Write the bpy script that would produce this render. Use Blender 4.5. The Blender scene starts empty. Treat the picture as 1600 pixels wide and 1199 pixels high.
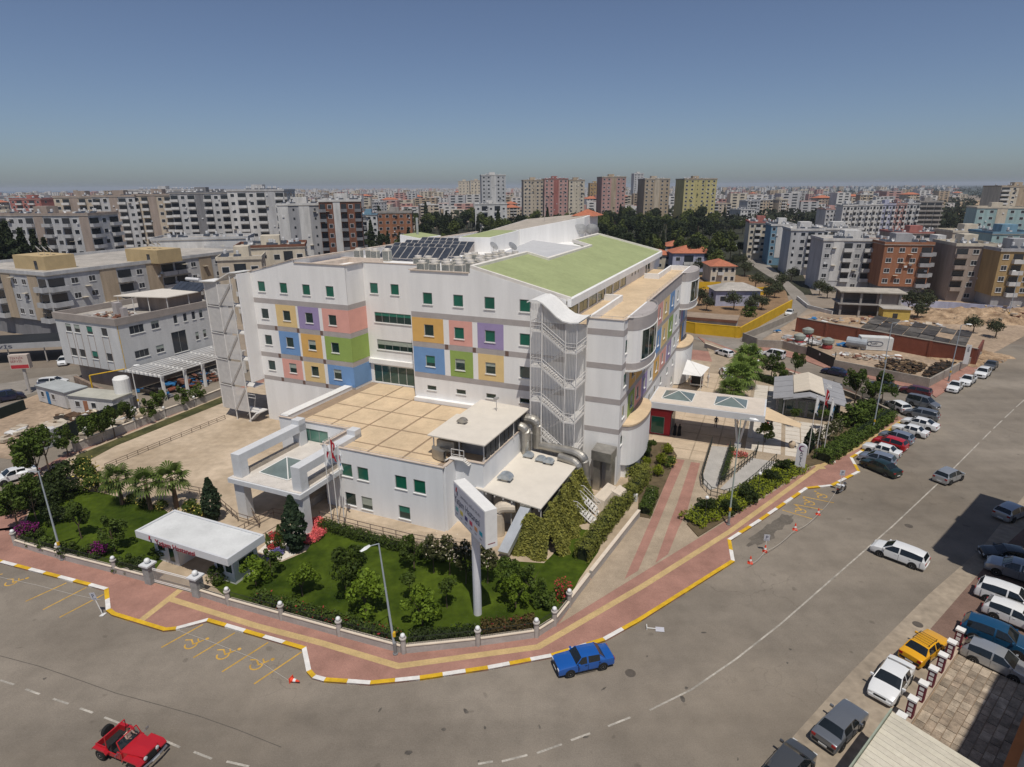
import bpy, bmesh, math, random
from mathutils import Matrix, Vector
random.seed(7)
SC = bpy.context.scene
COL = SC.collection
R = math.radians
# ---------------------------------------------------------------- camera
CAM_H = 33.0
F_PX, PITCH, ROLL = 945.0, math.atan(308 / 945.0), R(0.35)
camd = bpy.data.cameras.new('camera')
cam = bpy.data.objects.new('camera', camd)
COL.objects.link(cam)
camd.sensor_width = 36.0
camd.lens = F_PX / 1600 * 36
camd.clip_start = 0.5
camd.clip_end = 60000
_f = Vector((0, math.cos(PITCH), -math.sin(PITCH)))
_r0 = Vector((1, 0, 0)); _u0 = _r0.cross(_f)
_r = _r0 * math.cos(ROLL) - _u0 * math.sin(ROLL)
_u = _u0 * math.cos(ROLL) + _r0 * math.sin(ROLL)
m3 = Matrix((_r, _u, -_f)).transposed()
cam.matrix_world = Matrix.Translation((0, 0, CAM_H)) @ m3.to_4x4()
SC.camera = cam
# ---------------------------------------------------------------- sky and sun
SUN = Vector((0.08, -0.40, 0.912)).normalized()
world = bpy.data.worlds.new('World'); SC.world = world
world.use_nodes = True
nt = world.node_tree
bg = nt.nodes['Background']
sky = nt.nodes.new('ShaderNodeTexSky')
sky.sky_type = 'NISHITA'; sky.sun_disc = False
sky.sun_elevation = math.asin(SUN.z)
sky.sun_rotation = math.atan2(SUN.x, SUN.y)
sky.altitude = 50; sky.air_density = 0.8; sky.dust_density = 0.92; sky.ozone_density = 6.0
hsv = nt.nodes.new('ShaderNodeHueSaturation'); hsv.inputs['Saturation'].default_value = .90; hsv.inputs['Hue'].default_value = .503
nt.links.new(sky.outputs[0], hsv.inputs['Color']); nt.links.new(hsv.outputs[0], bg.inputs[0])
bg.inputs[1].default_value = 0.073
sd = bpy.data.lights.new('sun', 'SUN'); so = bpy.data.objects.new('sun', sd); COL.objects.link(so)
sd.energy = 3.5; sd.angle = R(0.53); sd.color = (1.0, 0.94, 0.85)
so.rotation_euler = SUN.to_track_quat('Z', 'Y').to_euler()
so.location = SUN * 200
SC.view_settings.view_transform = 'Standard'; SC.view_settings.look = 'None'
SC.view_settings.exposure = 0.0; SC.view_settings.gamma = 1.0
SC.view_settings.use_curve_mapping = False
# ---------------------------------------------------------------- helpers
WM = {}; KIDS = {}
def G(px, py, z=0.0):
    "survey of the photograph: the point of the plane at height z seen at a pixel"
    d = _f + _r * ((px - 800) / F_PX) - _u * ((py - 599.5) / F_PX)
    t = (z - CAM_H) / d.z
    return Vector((d.x * t, d.y * t, z))
AZ = R(23.6)
HU = Vector((math.cos(AZ), -math.sin(AZ), 0)); HV = Vector((math.sin(AZ), math.cos(AZ), 0))
HF = Matrix.Rotation(-AZ, 4, 'Z')          # frame of the hospital: x = u (right), y = v (back)
def UV(u, v, z=0.0): return HF @ Vector((u, v, z))
def FR(loc, az=0.0): return Matrix.Translation(loc) @ Matrix.Rotation(az, 4, 'Z')
class MB:
    def __init__(s, M=None): s.v = []; s.f = []; s.m = []; s.M = M
    def add(s, vs, fs, mi=0):
        o = len(s.v)
        s.v += [s.M @ Vector(p) for p in vs] if s.M else [Vector(p) for p in vs]
        s.f += [tuple(i + o for i in f) for f in fs]; s.m += [mi] * len(fs); return s
    def box(s, x0, y0, z0, x1, y1, z1, mi=0):
        if x0 > x1: x0, x1 = x1, x0
        if y0 > y1: y0, y1 = y1, y0
        if z0 > z1: z0, z1 = z1, z0
        return s.add([(x0,y0,z0),(x1,y0,z0),(x1,y1,z0),(x0,y1,z0),(x0,y0,z1),(x1,y0,z1),(x1,y1,z1),(x0,y1,z1)],
            [(3,2,1,0),(4,5,6,7),(0,1,5,4),(1,2,6,5),(2,3,7,6),(3,0,4,7)], mi)
    def prism(s, poly, z0, z1, mi=0):
        "poly counter-clockwise; z0, z1 numbers or functions of a point"
        a = sum(poly[i][0]*poly[(i+1) % len(poly)][1]-poly[(i+1) % len(poly)][0]*poly[i][1] for i in range(len(poly)))
        if a < 0: poly = poly[::-1]
        n = len(poly); g0 = z0 if callable(z0) else (lambda p: z0); g1 = z1 if callable(z1) else (lambda p: z1)
        return s.add([(p[0],p[1],g0(p)) for p in poly]+[(p[0],p[1],g1(p)) for p in poly],
            [tuple(range(n-1,-1,-1)), tuple(range(n,2*n))]+[(i,(i+1)%n,n+(i+1)%n,n+i) for i in range(n)], mi)
    def tube(s, pts, r, n=6, mi=0, caps=True, r2=None):
        pts = [Vector(p) for p in pts]; rings = []
        k = len(pts)
        for i, p in enumerate(pts):
            d = (pts[min(i+1,k-1)]-pts[max(i-1,0)]).normalized()
            a = d.orthogonal().normalized() if abs(d.z) > .95 else d.cross(Vector((0,0,1))).normalized()
            b = d.cross(a)
            rr = r if r2 is None else r+(r2-r)*i/(k-1)
            rings.append([p+(a*math.cos(2*math.pi*j/n)+b*math.sin(2*math.pi*j/n))*rr for j in range(n)])
        vs = [q for g in rings for q in g]; fs = []
        for i in range(k-1):
            for j in range(n): fs.append((i*n+j, i*n+(j+1)%n, (i+1)*n+(j+1)%n, (i+1)*n+j))
        if caps: fs += [tuple(range(n-1,-1,-1)), tuple(range((k-1)*n, k*n))]
        return s.add(vs, fs, mi)
    def lathe(s, c, prof, n=12, mi=0):
        "profile of (radius, z) turned about the vertical through c"
        vs = []; fs = []
        for r, z in prof: vs += [(c[0]+r*math.cos(2*math.pi*j/n), c[1]+r*math.sin(2*math.pi*j/n), c[2]+z) for j in range(n)]
        for i in range(len(prof)-1):
            for j in range(n): fs.append((i*n+j, i*n+(j+1)%n, (i+1)*n+(j+1)%n, (i+1)*n+j))
        fs += [tuple(range(n-1,-1,-1)), tuple(range((len(prof)-1)*n, len(prof)*n))]
        return s.add(vs, fs, mi)
    def ball(s, c, r, mi=0, n=10): 
        k = 6
        return s.lathe(c, [(max(r*math.sin(math.pi*i/k),1e-3), -r*math.cos(math.pi*i/k)) for i in range(k+1)], n, mi)
    def quad(s, a, b, c, d, mi=0): return s.add([a,b,c,d], [(0,1,2,3)], mi)
    def sheet(s, poly, z, mi=0):
        a = sum(poly[i][0]*poly[(i+1) % len(poly)][1]-poly[(i+1) % len(poly)][0]*poly[i][1] for i in range(len(poly)))
        if a < 0: poly = poly[::-1]
        return s.add([(p[0],p[1],z) for p in poly], [tuple(range(len(poly)))], mi)
    def ribbon(s, pts, w, z, mi=0, closed=False):
        L, Rr = offset(pts, -w/2, closed), offset(pts, w/2, closed); n = len(pts)
        for i in range(n if closed else n-1):
            j = (i+1) % n
            s.add([(Rr[i][0],Rr[i][1],z),(Rr[j][0],Rr[j][1],z),(L[j][0],L[j][1],z),(L[i][0],L[i][1],z)], [(0,1,2,3)], mi)
        return s
    def mesh(s, name, mats, smooth=False):
        me = bpy.data.meshes.new(name)
        me.from_pydata([tuple(p) for p in s.v], [], s.f)
        for m in (mats if isinstance(mats, (list, tuple)) else [mats]): me.materials.append(m)
        if any(s.m): me.polygons.foreach_set('material_index', s.m)
        if smooth: me.polygons.foreach_set('use_smooth', [True]*len(me.polygons))
        me.update(); return me
def offset(pts, d, closed=False):
    "polyline moved sideways by d (positive to the right of the way it runs)"
    out = []; n = len(pts)
    for i in range(n):
        p = Vector((pts[i][0], pts[i][1])); 
        a = Vector(pts[(i-1) % n][:2]) if (i or closed) else None
        b = Vector(pts[(i+1) % n][:2]) if (i < n-1 or closed) else None
        ns = []
        if a is not None and (p-a).length > 1e-6: t = (p-a).normalized(); ns.append(Vector((t.y,-t.x)))
        if b is not None and (b-p).length > 1e-6: t = (b-p).normalized(); ns.append(Vector((t.y,-t.x)))
        nn = sum(ns, Vector((0,0))); nn = nn/len(ns)
        nn = nn/max(nn.length_squared, .3)
        out.append(p+nn*d)
    return out
def link(name, data, parent=None, mw=None):
    o = bpy.data.objects.new(name, data); COL.objects.link(o)
    mw = mw or Matrix.Identity(4)
    if parent is not None:
        o.parent = parent; o.matrix_parent_inverse = WM[parent.name].inverted(); KIDS.setdefault(parent.name, []).append(o)
    o.matrix_basis = mw; WM[o.name] = mw.copy(); return o
def tag(o, label=None, cat=None, group=None, kind=None):
    if label: o['label'] = label
    if cat: o['category'] = cat
    if group: o['group'] = group
    if kind: o['kind'] = kind
    return o
def thing(name, label, cat, mw=None, group=None):
    if isinstance(mw, (Vector, tuple)): mw = Matrix.Translation(mw)
    return tag(link(name, None, None, mw), label, cat, group)
def part(name, mb, mat_, parent, smooth=False, mw=None):
    return link(name, mb.mesh(name, mat_, smooth) if isinstance(mb, MB) else mb, parent, mw)
def single(name, mb, mat_, label, cat, group=None, smooth=False, mw=None):
    return tag(link(name, mb.mesh(name, mat_, smooth) if isinstance(mb, MB) else mb, None, mw), label, cat, group)
def struct(name, mb, mat_, smooth=False): return tag(link(name, mb.mesh(name, mat_, smooth)), kind='structure')
def copy_tree(o, mw, label=None, group=None, mats=None, parent=None):
    c = o.copy(); COL.objects.link(c)
    if parent is None:
        c.matrix_basis = mw; WM[c.name] = mw.copy()
        if label: c['label'] = label
        if group: c['group'] = group
    else: c.parent = parent
    if mats and o.data:
        for i, s in enumerate(o.material_slots):
            if s.material and s.material.name in mats:
                c.material_slots[i].link = 'OBJECT'; c.material_slots[i].material = mats[s.material.name]
    for ch in KIDS.get(o.name, []):
        KIDS.setdefault(c.name, []).append(copy_tree(ch, None, mats=mats, parent=c))
    return c
def recolor(o, old, new):
    for i, s in enumerate(o.material_slots):
        if s.material and s.material.name == old: s.link = 'OBJECT'; s.material = new
    for ch in KIDS.get(o.name, []): recolor(ch, old, new)
# ---------------------------------------------------------------- materials
MATS = {}
def srgb(r, g, b):
    return tuple((c/255/12.92 if c/255 <= .04045 else ((c/255+.055)/1.055)**2.4) for c in (r, g, b))
def mat(name, col, rough=.8, var=.12, scale=.6, bump=0., metal=0., spec=.3, fine=0., alpha=None, stretch=None, col2=None, detail=5, coat=0., bscale=None):
    if name in MATS: return MATS[name]
    m = bpy.data.materials.new(name); m.use_nodes = True; t = m.node_tree; N = t.nodes; L = t.links
    b = N['Principled BSDF']; b.inputs['Roughness'].default_value = rough; b.inputs['Metallic'].default_value = metal
    b.inputs['Specular IOR Level'].default_value = spec
    if coat: b.inputs['Coat Weight'].default_value = coat; b.inputs['Coat Roughness'].default_value = .06
    MATS[name] = m
    m.diffuse_color = (*col, 1)
    if not var and not fine: b.inputs['Base Color'].default_value = (*col, 1)
    else:
        geo = N.new('ShaderNodeNewGeometry'); src = geo.outputs['Position']
        if stretch:
            mp = N.new('ShaderNodeMapping'); mp.inputs['Scale'].default_value = stretch; L.new(src, mp.inputs['Vector']); src = mp.outputs[0]
        no = N.new('ShaderNodeTexNoise'); no.inputs['Scale'].default_value = scale; no.inputs['Detail'].default_value = detail; no.inputs['Roughness'].default_value = .62
        L.new(src, no.inputs['Vector'])
        rp = N.new('ShaderNodeValToRGB'); rp.color_ramp.elements[0].position = .33; rp.color_ramp.elements[1].position = .67
        lo = tuple(c*(1-var) for c in col); hi = col2 or tuple(min(c*(1+var*.6), 1) for c in col)
        rp.color_ramp.elements[0].color = (*lo, 1); rp.color_ramp.elements[1].color = (*hi, 1)
        L.new(no.outputs[0], rp.inputs[0]); out = rp.outputs[0]
        if fine:
            n2 = N.new('ShaderNodeTexNoise'); n2.inputs['Scale'].default_value = scale*9; n2.inputs['Detail'].default_value = 3
            L.new(geo.outputs['Position'], n2.inputs['Vector'])
            mx = N.new('ShaderNodeMix'); mx.data_type = 'RGBA'; mx.blend_type = 'OVERLAY'; mx.inputs[0].default_value = fine
            L.new(out, mx.inputs[6]); L.new(n2.outputs[0], mx.inputs[7]); out = mx.outputs[2]
        L.new(out, b.inputs['Base Color'])
        if bump:
            n3 = N.new('ShaderNodeTexNoise'); n3.inputs['Scale'].default_value = bscale or scale*6; n3.inputs['Detail'].default_value = 4
            L.new(geo.outputs['Position'], n3.inputs['Vector'])
            bp = N.new('ShaderNodeBump'); bp.inputs['Strength'].default_value = bump; bp.inputs['Distance'].default_value = .05
            L.new(n3.outputs[0], bp.inputs['Height']); L.new(bp.outputs[0], b.inputs['Normal'])
    if alpha is not None: b.inputs['Alpha'].default_value = alpha
    return m
def leafmat(name, col, var=.35, hue=.06):
    if name in MATS: return MATS[name]
    m = bpy.data.materials.new(name); m.use_nodes = True; t = m.node_tree; N = t.nodes; L = t.links
    b = N['Principled BSDF']; b.inputs['Roughness'].default_value = .62; b.inputs['Specular IOR Level'].default_value = .18
    geo = N.new('ShaderNodeNewGeometry'); oi = N.new('ShaderNodeObjectInfo')
    no = N.new('ShaderNodeTexNoise'); no.inputs['Scale'].default_value = 1.7; no.inputs['Detail'].default_value = 6; L.new(geo.outputs['Position'], no.inputs['Vector'])
    rp = N.new('ShaderNodeValToRGB'); rp.color_ramp.elements[0].position = .3; rp.color_ramp.elements[1].position = .72
    rp.color_ramp.elements[0].color = (*[c*(1-var) for c in col], 1)
    rp.color_ramp.elements[1].color = (min(col[0]*(1+var)+.01,1), min(col[1]*(1+var*.8),1), col[2]*(1+var*.4), 1)
    L.new(no.outputs[0], rp.inputs[0])
    hs = N.new('ShaderNodeHueSaturation'); L.new(rp.outputs[0], hs.inputs['Color'])
    mr = N.new('ShaderNodeMapRange'); mr.inputs[3].default_value = .75; mr.inputs[4].default_value = 1.25; L.new(oi.outputs['Random'], mr.inputs[0]); L.new(mr.outputs[0], hs.inputs['Value'])
    L.new(hs.outputs[0], b.inputs['Base Color'])
    tr = N.new('ShaderNodeBsdfTranslucent'); L.new(hs.outputs[0], tr.inputs[0])
    mx = N.new('ShaderNodeMixShader'); mx.inputs[0].default_value = .22
    L.new(b.outputs[0], mx.inputs[1]); L.new(tr.outputs[0], mx.inputs[2]); L.new(mx.outputs[0], N['Material Output'].inputs[0])
    MATS[name] = m; return m
def glassmat(name, col, rough=.06, alpha=1.0):
    if name in MATS: return MATS[name]
    m = mat(name, col, rough, var=.25, scale=.35, spec=.7)
    if alpha < 1: m.node_tree.nodes['Principled BSDF'].inputs['Alpha'].default_value = alpha
    return m
def paver(name, c1, c2, scale=3.0, mortar=(.2,.16,.14), bump=.25, rot=0., bw=.5, bh=.25):
    if name in MATS: return MATS[name]
    m = bpy.data.materials.new(name); m.use_nodes = True; t = m.node_tree; N = t.nodes; L = t.links
    b = N['Principled BSDF']; b.inputs['Roughness'].default_value = .85; b.inputs['Specular IOR Level'].default_value = .2
    geo = N.new('ShaderNodeNewGeometry'); mp = N.new('ShaderNodeMapping'); mp.inputs['Rotation'].default_value = (0,0,rot)
    L.new(geo.outputs['Position'], mp.inputs[0])
    br = N.new('ShaderNodeTexBrick'); L.new(mp.outputs[0], br.inputs[0])
    br.inputs['Color1'].default_value = (*c1,1); br.inputs['Color2'].default_value = (*c2,1); br.inputs['Mortar'].default_value = (*mortar,1)
    br.inputs['Scale'].default_value = scale; br.inputs['Mortar Size'].default_value = .015; br.inputs['Brick Width'].default_value = bw; br.inputs['Row Height'].default_value = bh
    no = N.new('ShaderNodeTexNoise'); no.inputs['Scale'].default_value = .35; no.inputs['Detail'].default_value = 7; no.inputs['Roughness'].default_value = .7; L.new(geo.outputs['Position'], no.inputs['Vector'])
    mr = N.new('ShaderNodeMapRange'); mr.inputs[1].default_value = .3; mr.inputs[2].default_value = .7; mr.inputs[3].default_value = .72; mr.inputs[4].default_value = 1.15; L.new(no.outputs[0], mr.inputs[0])
    mx = N.new('ShaderNodeMix'); mx.data_type = 'RGBA'; mx.blend_type = 'MULTIPLY'; mx.inputs[0].default_value = 1
    L.new(br.outputs[0], mx.inputs[6]); L.new(mr.outputs[0], mx.inputs[7]); L.new(mx.outputs[2], b.inputs['Base Color'])
    bp = N.new('ShaderNodeBump'); bp.inputs['Strength'].default_value = bump; bp.inputs['Distance'].default_value = .02; bp.invert = True
    L.new(br.outputs[1], bp.inputs['Height']); L.new(bp.outputs[0], b.inputs['Normal'])
    MATS[name] = m; return m
def asphalt():
    m = bpy.data.materials.new('asphalt'); m.use_nodes = True; t = m.node_tree; N = t.nodes; L = t.links
    b = N['Principled BSDF']; b.inputs['Roughness'].default_value = .9; b.inputs['Specular IOR Level'].default_value = .2
    geo = N.new('ShaderNodeNewGeometry')
    def noise(sc, det, rough=.6, strc=None, rot=0):
        src = geo.outputs['Position']
        if strc:
            mp = N.new('ShaderNodeMapping'); mp.inputs['Rotation'].default_value = (0,0,rot); mp.inputs['Scale'].default_value = strc; L.new(src, mp.inputs[0]); src = mp.outputs[0]
        n = N.new('ShaderNodeTexNoise'); n.inputs['Scale'].default_value = sc; n.inputs['Detail'].default_value = det; n.inputs['Roughness'].default_value = rough; L.new(src, n.inputs['Vector']); return n.outputs[0]
    def ramp(src, *st):
        r = N.new('ShaderNodeValToRGB'); e = r.color_ramp.elements
        for i, (p, c) in enumerate(st):
            x = e[i] if i < 2 else e.new(p); x.position = p; x.color = (*c, 1) if isinstance(c, tuple) else (c,c,c,1)
        L.new(src, r.inputs[0]); return r.outputs[0]
    def mul(a, bb, f=1., mode='MULTIPLY'):
        x = N.new('ShaderNodeMix'); x.data_type = 'RGBA'; x.blend_type = mode; x.inputs[0].default_value = f; L.new(a, x.inputs[6]); L.new(bb, x.inputs[7]); return x.outputs[2]
    base = ramp(noise(.055, 6, .6), (.33, (.175,.150,.121)), (.68, (.262,.228,.186)))
    # worn wheel tracks along the right-hand street
    tr = ramp(noise(.16, 4, .55, (.07,1.,1.), R(-40)), (.35, .80), (.65, 1.1))
    c = mul(base, tr)
    patch = ramp(noise(.5, 5, .7), (.3, .86), (.6, 1.05))
    c = mul(c, patch)
    grain = ramp(noise(11., 3, .7), (.25, .8), (.75, 1.18)); c = mul(c, grain)
    spots = ramp(noise(.9, 2, .4), (.24, .55), (.29, 1.)); c = mul(c, spots, .55)
    # cracks: edges of large cells, broken up by noise
    vo = N.new('ShaderNodeTexVoronoi'); vo.feature = 'DISTANCE_TO_EDGE'; vo.inputs['Scale'].default_value = .16
    wv = N.new('ShaderNodeVectorMath'); wv.operation = 'ADD'; nz = N.new('ShaderNodeTexNoise'); nz.inputs['Scale'].default_value = .5; nz.inputs['Detail'].default_value = 4
    L.new(geo.outputs['Position'], nz.inputs['Vector']); L.new(geo.outputs['Position'], wv.inputs[0]); sc_ = N.new('ShaderNodeVectorMath'); sc_.operation = 'SCALE'; sc_.inputs['Scale'].default_value = 2.5; L.new(nz.outputs[1], sc_.inputs[0]); L.new(sc_.outputs[0], wv.inputs[1]); L.new(wv.outputs[0], vo.inputs['Vector'])
    crack = ramp(vo.outputs['Distance'], (.0, .72), (.008, 1.)); gate = ramp(noise(.07, 2), (.54, 0.), (.64, 1.))
    x = N.new('ShaderNodeMix'); x.data_type = 'RGBA'; x.blend_type = 'MULTIPLY'; L.new(gate, x.inputs[0]); L.new(c, x.inputs[6]); L.new(crack, x.inputs[7]); c = x.outputs[2]
    dust = ramp(noise(.035, 5, .6), (.48, .0), (.75, .6)); x = N.new('ShaderNodeMix'); x.data_type = 'RGBA'; L.new(dust, x.inputs[0]); L.new(c, x.inputs[6]); x.inputs[7].default_value = (.30,.25,.19,1); c = x.outputs[2]
    L.new(c, b.inputs['Base Color'])
    bp = N.new('ShaderNodeBump'); bp.inputs['Strength'].default_value = .2; bp.inputs['Distance'].default_value = .02
    L.new(noise(14., 3), bp.inputs['Height']); L.new(bp.outputs[0], b.inputs['Normal'])
    MATS['asphalt'] = m; return m
# ================================================================ ground, roads, pavement
A_ = asphalt()
M_ground = mat('dusty_ground', (.23,.19,.15), .95, .35, .02, fine=.3, col2=(.33,.27,.21))
M_dirt = mat('dirt', (.36,.27,.19), .95, .25, .15, fine=.5, bump=.4)
M_red = paver('red_paver', (.40,.215,.165), (.34,.18,.14), 5.0, (.26,.16,.13), rot=R(40))
M_beigepav = paver('beige_paver', (.42,.34,.25), (.36,.29,.21), 4.0, (.27,.21,.15), rot=R(-50))
M_tact = mat('tactile_yellow', (.50,.36,.17), .85, .15, .8, fine=.3)
M_yel = mat('yellow_paint', (.62,.38,.02), .7, .22, 1.5, fine=.25)
M_wht = mat('white_paint', (.72,.70,.66), .7, .15, 1.5, fine=.25)
M_wornwht = mat('worn_white_paint', (.40,.37,.32), .85, .4, .9, fine=.5)
M_wornyel = mat('worn_yellow_paint', (.52,.31,.06), .8, .3, 1.2, fine=.4)
M_lawn = mat('lawn', (.036,.066,.006), .9, .38, .22, fine=.45, col2=(.074,.108,.010), bump=.5, bscale=9, spec=.1)
M_yard = mat('yard_concrete', (.46,.36,.25), .95, .24, .12, fine=.3, col2=(.52,.42,.31))
M_walk = mat('walk_concrete', (.47,.38,.28), .9, .16, .5, fine=.25)
M_sea = mat('sea_water', (.03,.07,.12), .25, .1, .001, spec=.5)
M_far = mat('far_land', (.055,.07,.055), .95, .4, .004)
g = MB(); g.sheet([(-16000,-300),(16000,-300),(16000,15000),(-16000,15000)], -.05); struct('ground', g, M_ground)
g = MB(); g.sheet([(-150,4),(140,4),(140,95),(100,135),(70,135),(30,128),(-20,128),(-150,100)], 0.0); struct('road', g, A_)
KERB_PX = [(-140,846),(0,881),(138,917),(163,924),(166,956),(175,963),(256,988),(275,986),(323,973),(472,1017),(479,1052),(488,1062),(506,1067),(578,1072),(656,1064),(763,1048),(863,1029),(946,1003),(1003,971),(1148,879),(1142,846),(1190,815),(1262,765),(1301,761),(1344,739),(1332,717),(1348,707),(1415,657)]
KP = [G(*p) for p in KERB_PX]
BACK = [G(1395,648), G(1330,612), G(1240,580), G(1150,549), G(1090,527), UV(-10,128), UV(-80,128)]
LEFT = [G(350,615), G(115,705), G(60,735), G(0,775), G(-140,850)]
block = [tuple(p[:2]) for p in KP+BACK+LEFT]
g = MB(); g.prism(block, -.04, .13); struct('pavement', g, M_red)
WALL_A = [(25,852),(95,873),(181,895),(237,910)]
WALL_B = [(311,930),(358,945),(441,968),(531,993),(631,1020),(747,1008),(838,995),(866,977),(889,948)]
WALL_C = [(889,948),(921,906),(999,806)]
INNER = [G(*p, .13) for p in WALL_A+WALL_B]+[G(*p, .13) for p in WALL_C[1:]]
plot = [tuple(p[:2]) for p in INNER]+[tuple(UV(-9.6,70)[:2]),tuple(UV(-9.6,120)[:2]),tuple(UV(-76,122)[:2])]+[tuple(p[:2]) for p in offset([G(350,617),G(117,709),G(62,738)], -.4)]
g = MB(); g.sheet(plot, .138); struct('yard', g, M_yard)
# plaza and driveway on the right of the hospital
plaza = [G(*p, .13) for p in [(872,976),(921,908),(999,806)]]+[UV(-9.6,70,.13),UV(-9.6,120,.13)]+[G(*p,.13) for p in [(1100,531),(1150,551),(1240,582),(1330,614),(1385,645),(1335,688),(1259,737),(1090,842)]]
g = MB(); g.sheet([tuple(p[:2]) for p in plaza], .136); struct('driveway', g, M_beigepav)
for pts in ([(948,908),(980,888),(1042,735),(1054,720),(1070,720),(1030,815),(1018,830),(1004,860)][:0], [(976,905),(997,892),(1028,820),(1041,788),(1070,719),(1055,717),(1020,805),(1008,832)], [(1024,880),(1044,866),(1060,826),(1074,798),(1094,724),(1080,722),(1057,790),(1047,815)]):
    if pts:
        g = MB(); g.sheet([tuple(G(*p,.14)[:2]) for p in pts], .1405); struct('drive_stripe', g, M_red)
# tactile strip
for pl, w in (([(-60,845)][:0], 0), ([(266,936),(400,978),(499,1004),(622,1041),(841,1011),(1006,915),(1140,831),(1278,731),(1340,699),(1410,657)], .55), ([(283,921),(220,970)], .6), ([(1270,722),(1286,733)], .9)):
    if pl:
        g = MB(); g.ribbon([G(*p,.13) for p in pl], w, {.55:.135,.6:.1365,.9:.138}[w]); struct('tactile_strip', g, M_tact)
# painted kerb stones
kb = MB(); pts = [Vector(p[:2]) for p in KP]
kroot = tag(link('kerb', None, None, Matrix.Translation(KP[0])), kind='structure')
allyel = {5,6,18}; s_i = 0
M_kerbside = mat('kerb_concrete', (.42,.39,.35), .9, .2, 1.0, fine=.3)
inn = offset(pts, -.34)
for i in range(len(pts)-1):
    a, b = pts[i], pts[i+1]; ia, ib = inn[i], inn[i+1]
    L_ = (b-a).length; n = max(1, round(L_/1.75))
    for k in range(n):
        p0, p1 = a.lerp(b, k/n+.004/L_), a.lerp(b, (k+1)/n-.004/L_); q0, q1 = ia.lerp(ib, k/n), ia.lerp(ib, (k+1)/n)
        g = MB(); g.prism([tuple(p0),tuple(p1),tuple(q1),tuple(q0)], -.02, .15+random.uniform(-.004,.004))
        yel = (i in allyel) or (s_i % 2 == 0)
        if i not in allyel: s_i += 1
        part('kerb_stone', g, M_yel if yel else M_wht, kroot)
# road markings
def mark(name, pl, w, m=M_wornwht, z=.005):
    g = MB(); g.ribbon([G(*p) for p in pl], w, z); return struct(name, g, m)
for a, b in [((0,1063),(22,1070)),((40,1077),(62,1085)),((83,1092),(107,1100)),((125,1107),(145,1114)),((163,1121),(186,1130)),((254,1156),(281,1168)),((303,1175),(331,1186)),((354,1190),(389,1198)),((410,1206),(440,1212)),((747,1194),(770,1190)),((784,1190),(824,1180)),((839,1177),(878,1163)),((892,1157),(922,1146)),((950,1135),(985,1121))]:
    mark('lane_dash', [a, b], .14)
mark('lane_line', [(1015,1110),(1080,1078),(1150,1030),(1220,975),(1300,905),(1395,822),(1480,742),(1530,692)], .13)
for a, b in [((1535,687),(1548,674)),((1552,670),(1566,657)),((1570,653),(1584,640)),((1588,636),(1604,622))]: mark('lane_dash', [a, b], .14)
for a, b in [((104,911),(40,940)),((135,918),(67,953)),((162,929),(93,965)),((317,976),(252,1012)),((367,989),(302,1028)),((419,1004),(347,1050)),((471,1019),(397,1069)),((1222,797),(1269,811)),((1240,788),(1287,797)),((1254,776),(1303,786)),((0,898),(4,897))]:
    mark('bay_line', [a, b], .13, M_wornyel)
def wheelchair(c, ax):
    "painted wheelchair symbol, c centre, ax the direction of its head"
    T = FR((c.x, c.y, 0), ax); g = MB(T); n = 18
    ring = [(-.35+.42*math.cos(R(140+i*13)), .42*math.sin(R(140+i*13))-.05) for i in range(n)]
    g.ribbon(ring, .12, .006)
    g.ribbon([(-.2,-.1),(.55,-.1)], .14, .0075); g.ribbon([(-.2,-.15),(-.2,.5),(-.6,.75)], .12, .0085); g.ribbon([(.2,-.1),(.2,.35)], .11, .0092)
    g.sheet([(.78+.15*math.cos(R(k*45)), -.1+.15*math.sin(R(k*45))) for k in range(8)], .0065)
    struct('wheelchair_marking', g, M_wornyel)
for p, d in [((306,1004),(18,-7)),((356,1020),(18,-7)),((408,1036),(18,-7)),((25,908),(20,-6)),((1249,796),(-8,-8)),((1262,784),(-8,-6)),((1281,773),(-10,-6))]:
    c = G(*p); q = G(p[0]+d[0], p[1]+d[1]); wheelchair(c, math.atan2(q.y-c.y, q.x-c.x))
# manholes and shoulder
M_iron = mat('cast_iron', (.10,.085,.07), .7, .2, 3.)
for p in [(1434,976),(1420,822),(985,1052)]:
    c = G(*p); g = MB(); g.lathe((c.x,c.y,0), [(.38,-.01),(.38,.008),(.3,.012),(.01,.012)], 16); single('manhole_cover', g, M_iron, {1434:'round manhole cover beside the yellow car on the road',1420:'small round manhole cover on the road near the white estate car',985:'round manhole cover in the road right of the blue car'}[p[0]], 'manhole')
M_should = mat('dusty_shoulder', (.315,.262,.20), .95, .22, .18, fine=.4)
g = MB(); g.sheet([tuple(G(*p)[:2]) for p in [(1120,1260),(1240,1150),(1330,1050),(1450,930),(1530,860),(1600,775),(1700,690),(1800,760),(1700,1000),(1500,1300)]], .004); struct('road_shoulder', g, M_should)
M_brownpav = paver('brown_paver', (.22,.14,.11), (.18,.115,.09), 4., (.12,.09,.07), rot=R(40))
g = MB(); g.sheet([tuple(G(*p)[:2]) for p in [(1452,985),(1500,930),(1560,862),(1640,790),(1800,900),(1640,1060),(1500,1020)]], .008); struct('parking_pavement', g, M_brownpav)
# tarmac patches, cracks
for pl, w in [([(0,1025),(60,1041),(110,1058),(180,1083),(250,1102),(310,1119),(370,1140),(440,1168)], .05)]:
    g = MB(); g.ribbon([G(*p) for p in pl], w, .0055); struct('tar_seam', g, mat('tar', (.10,.088,.075), .8, .2, 2.))
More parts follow.
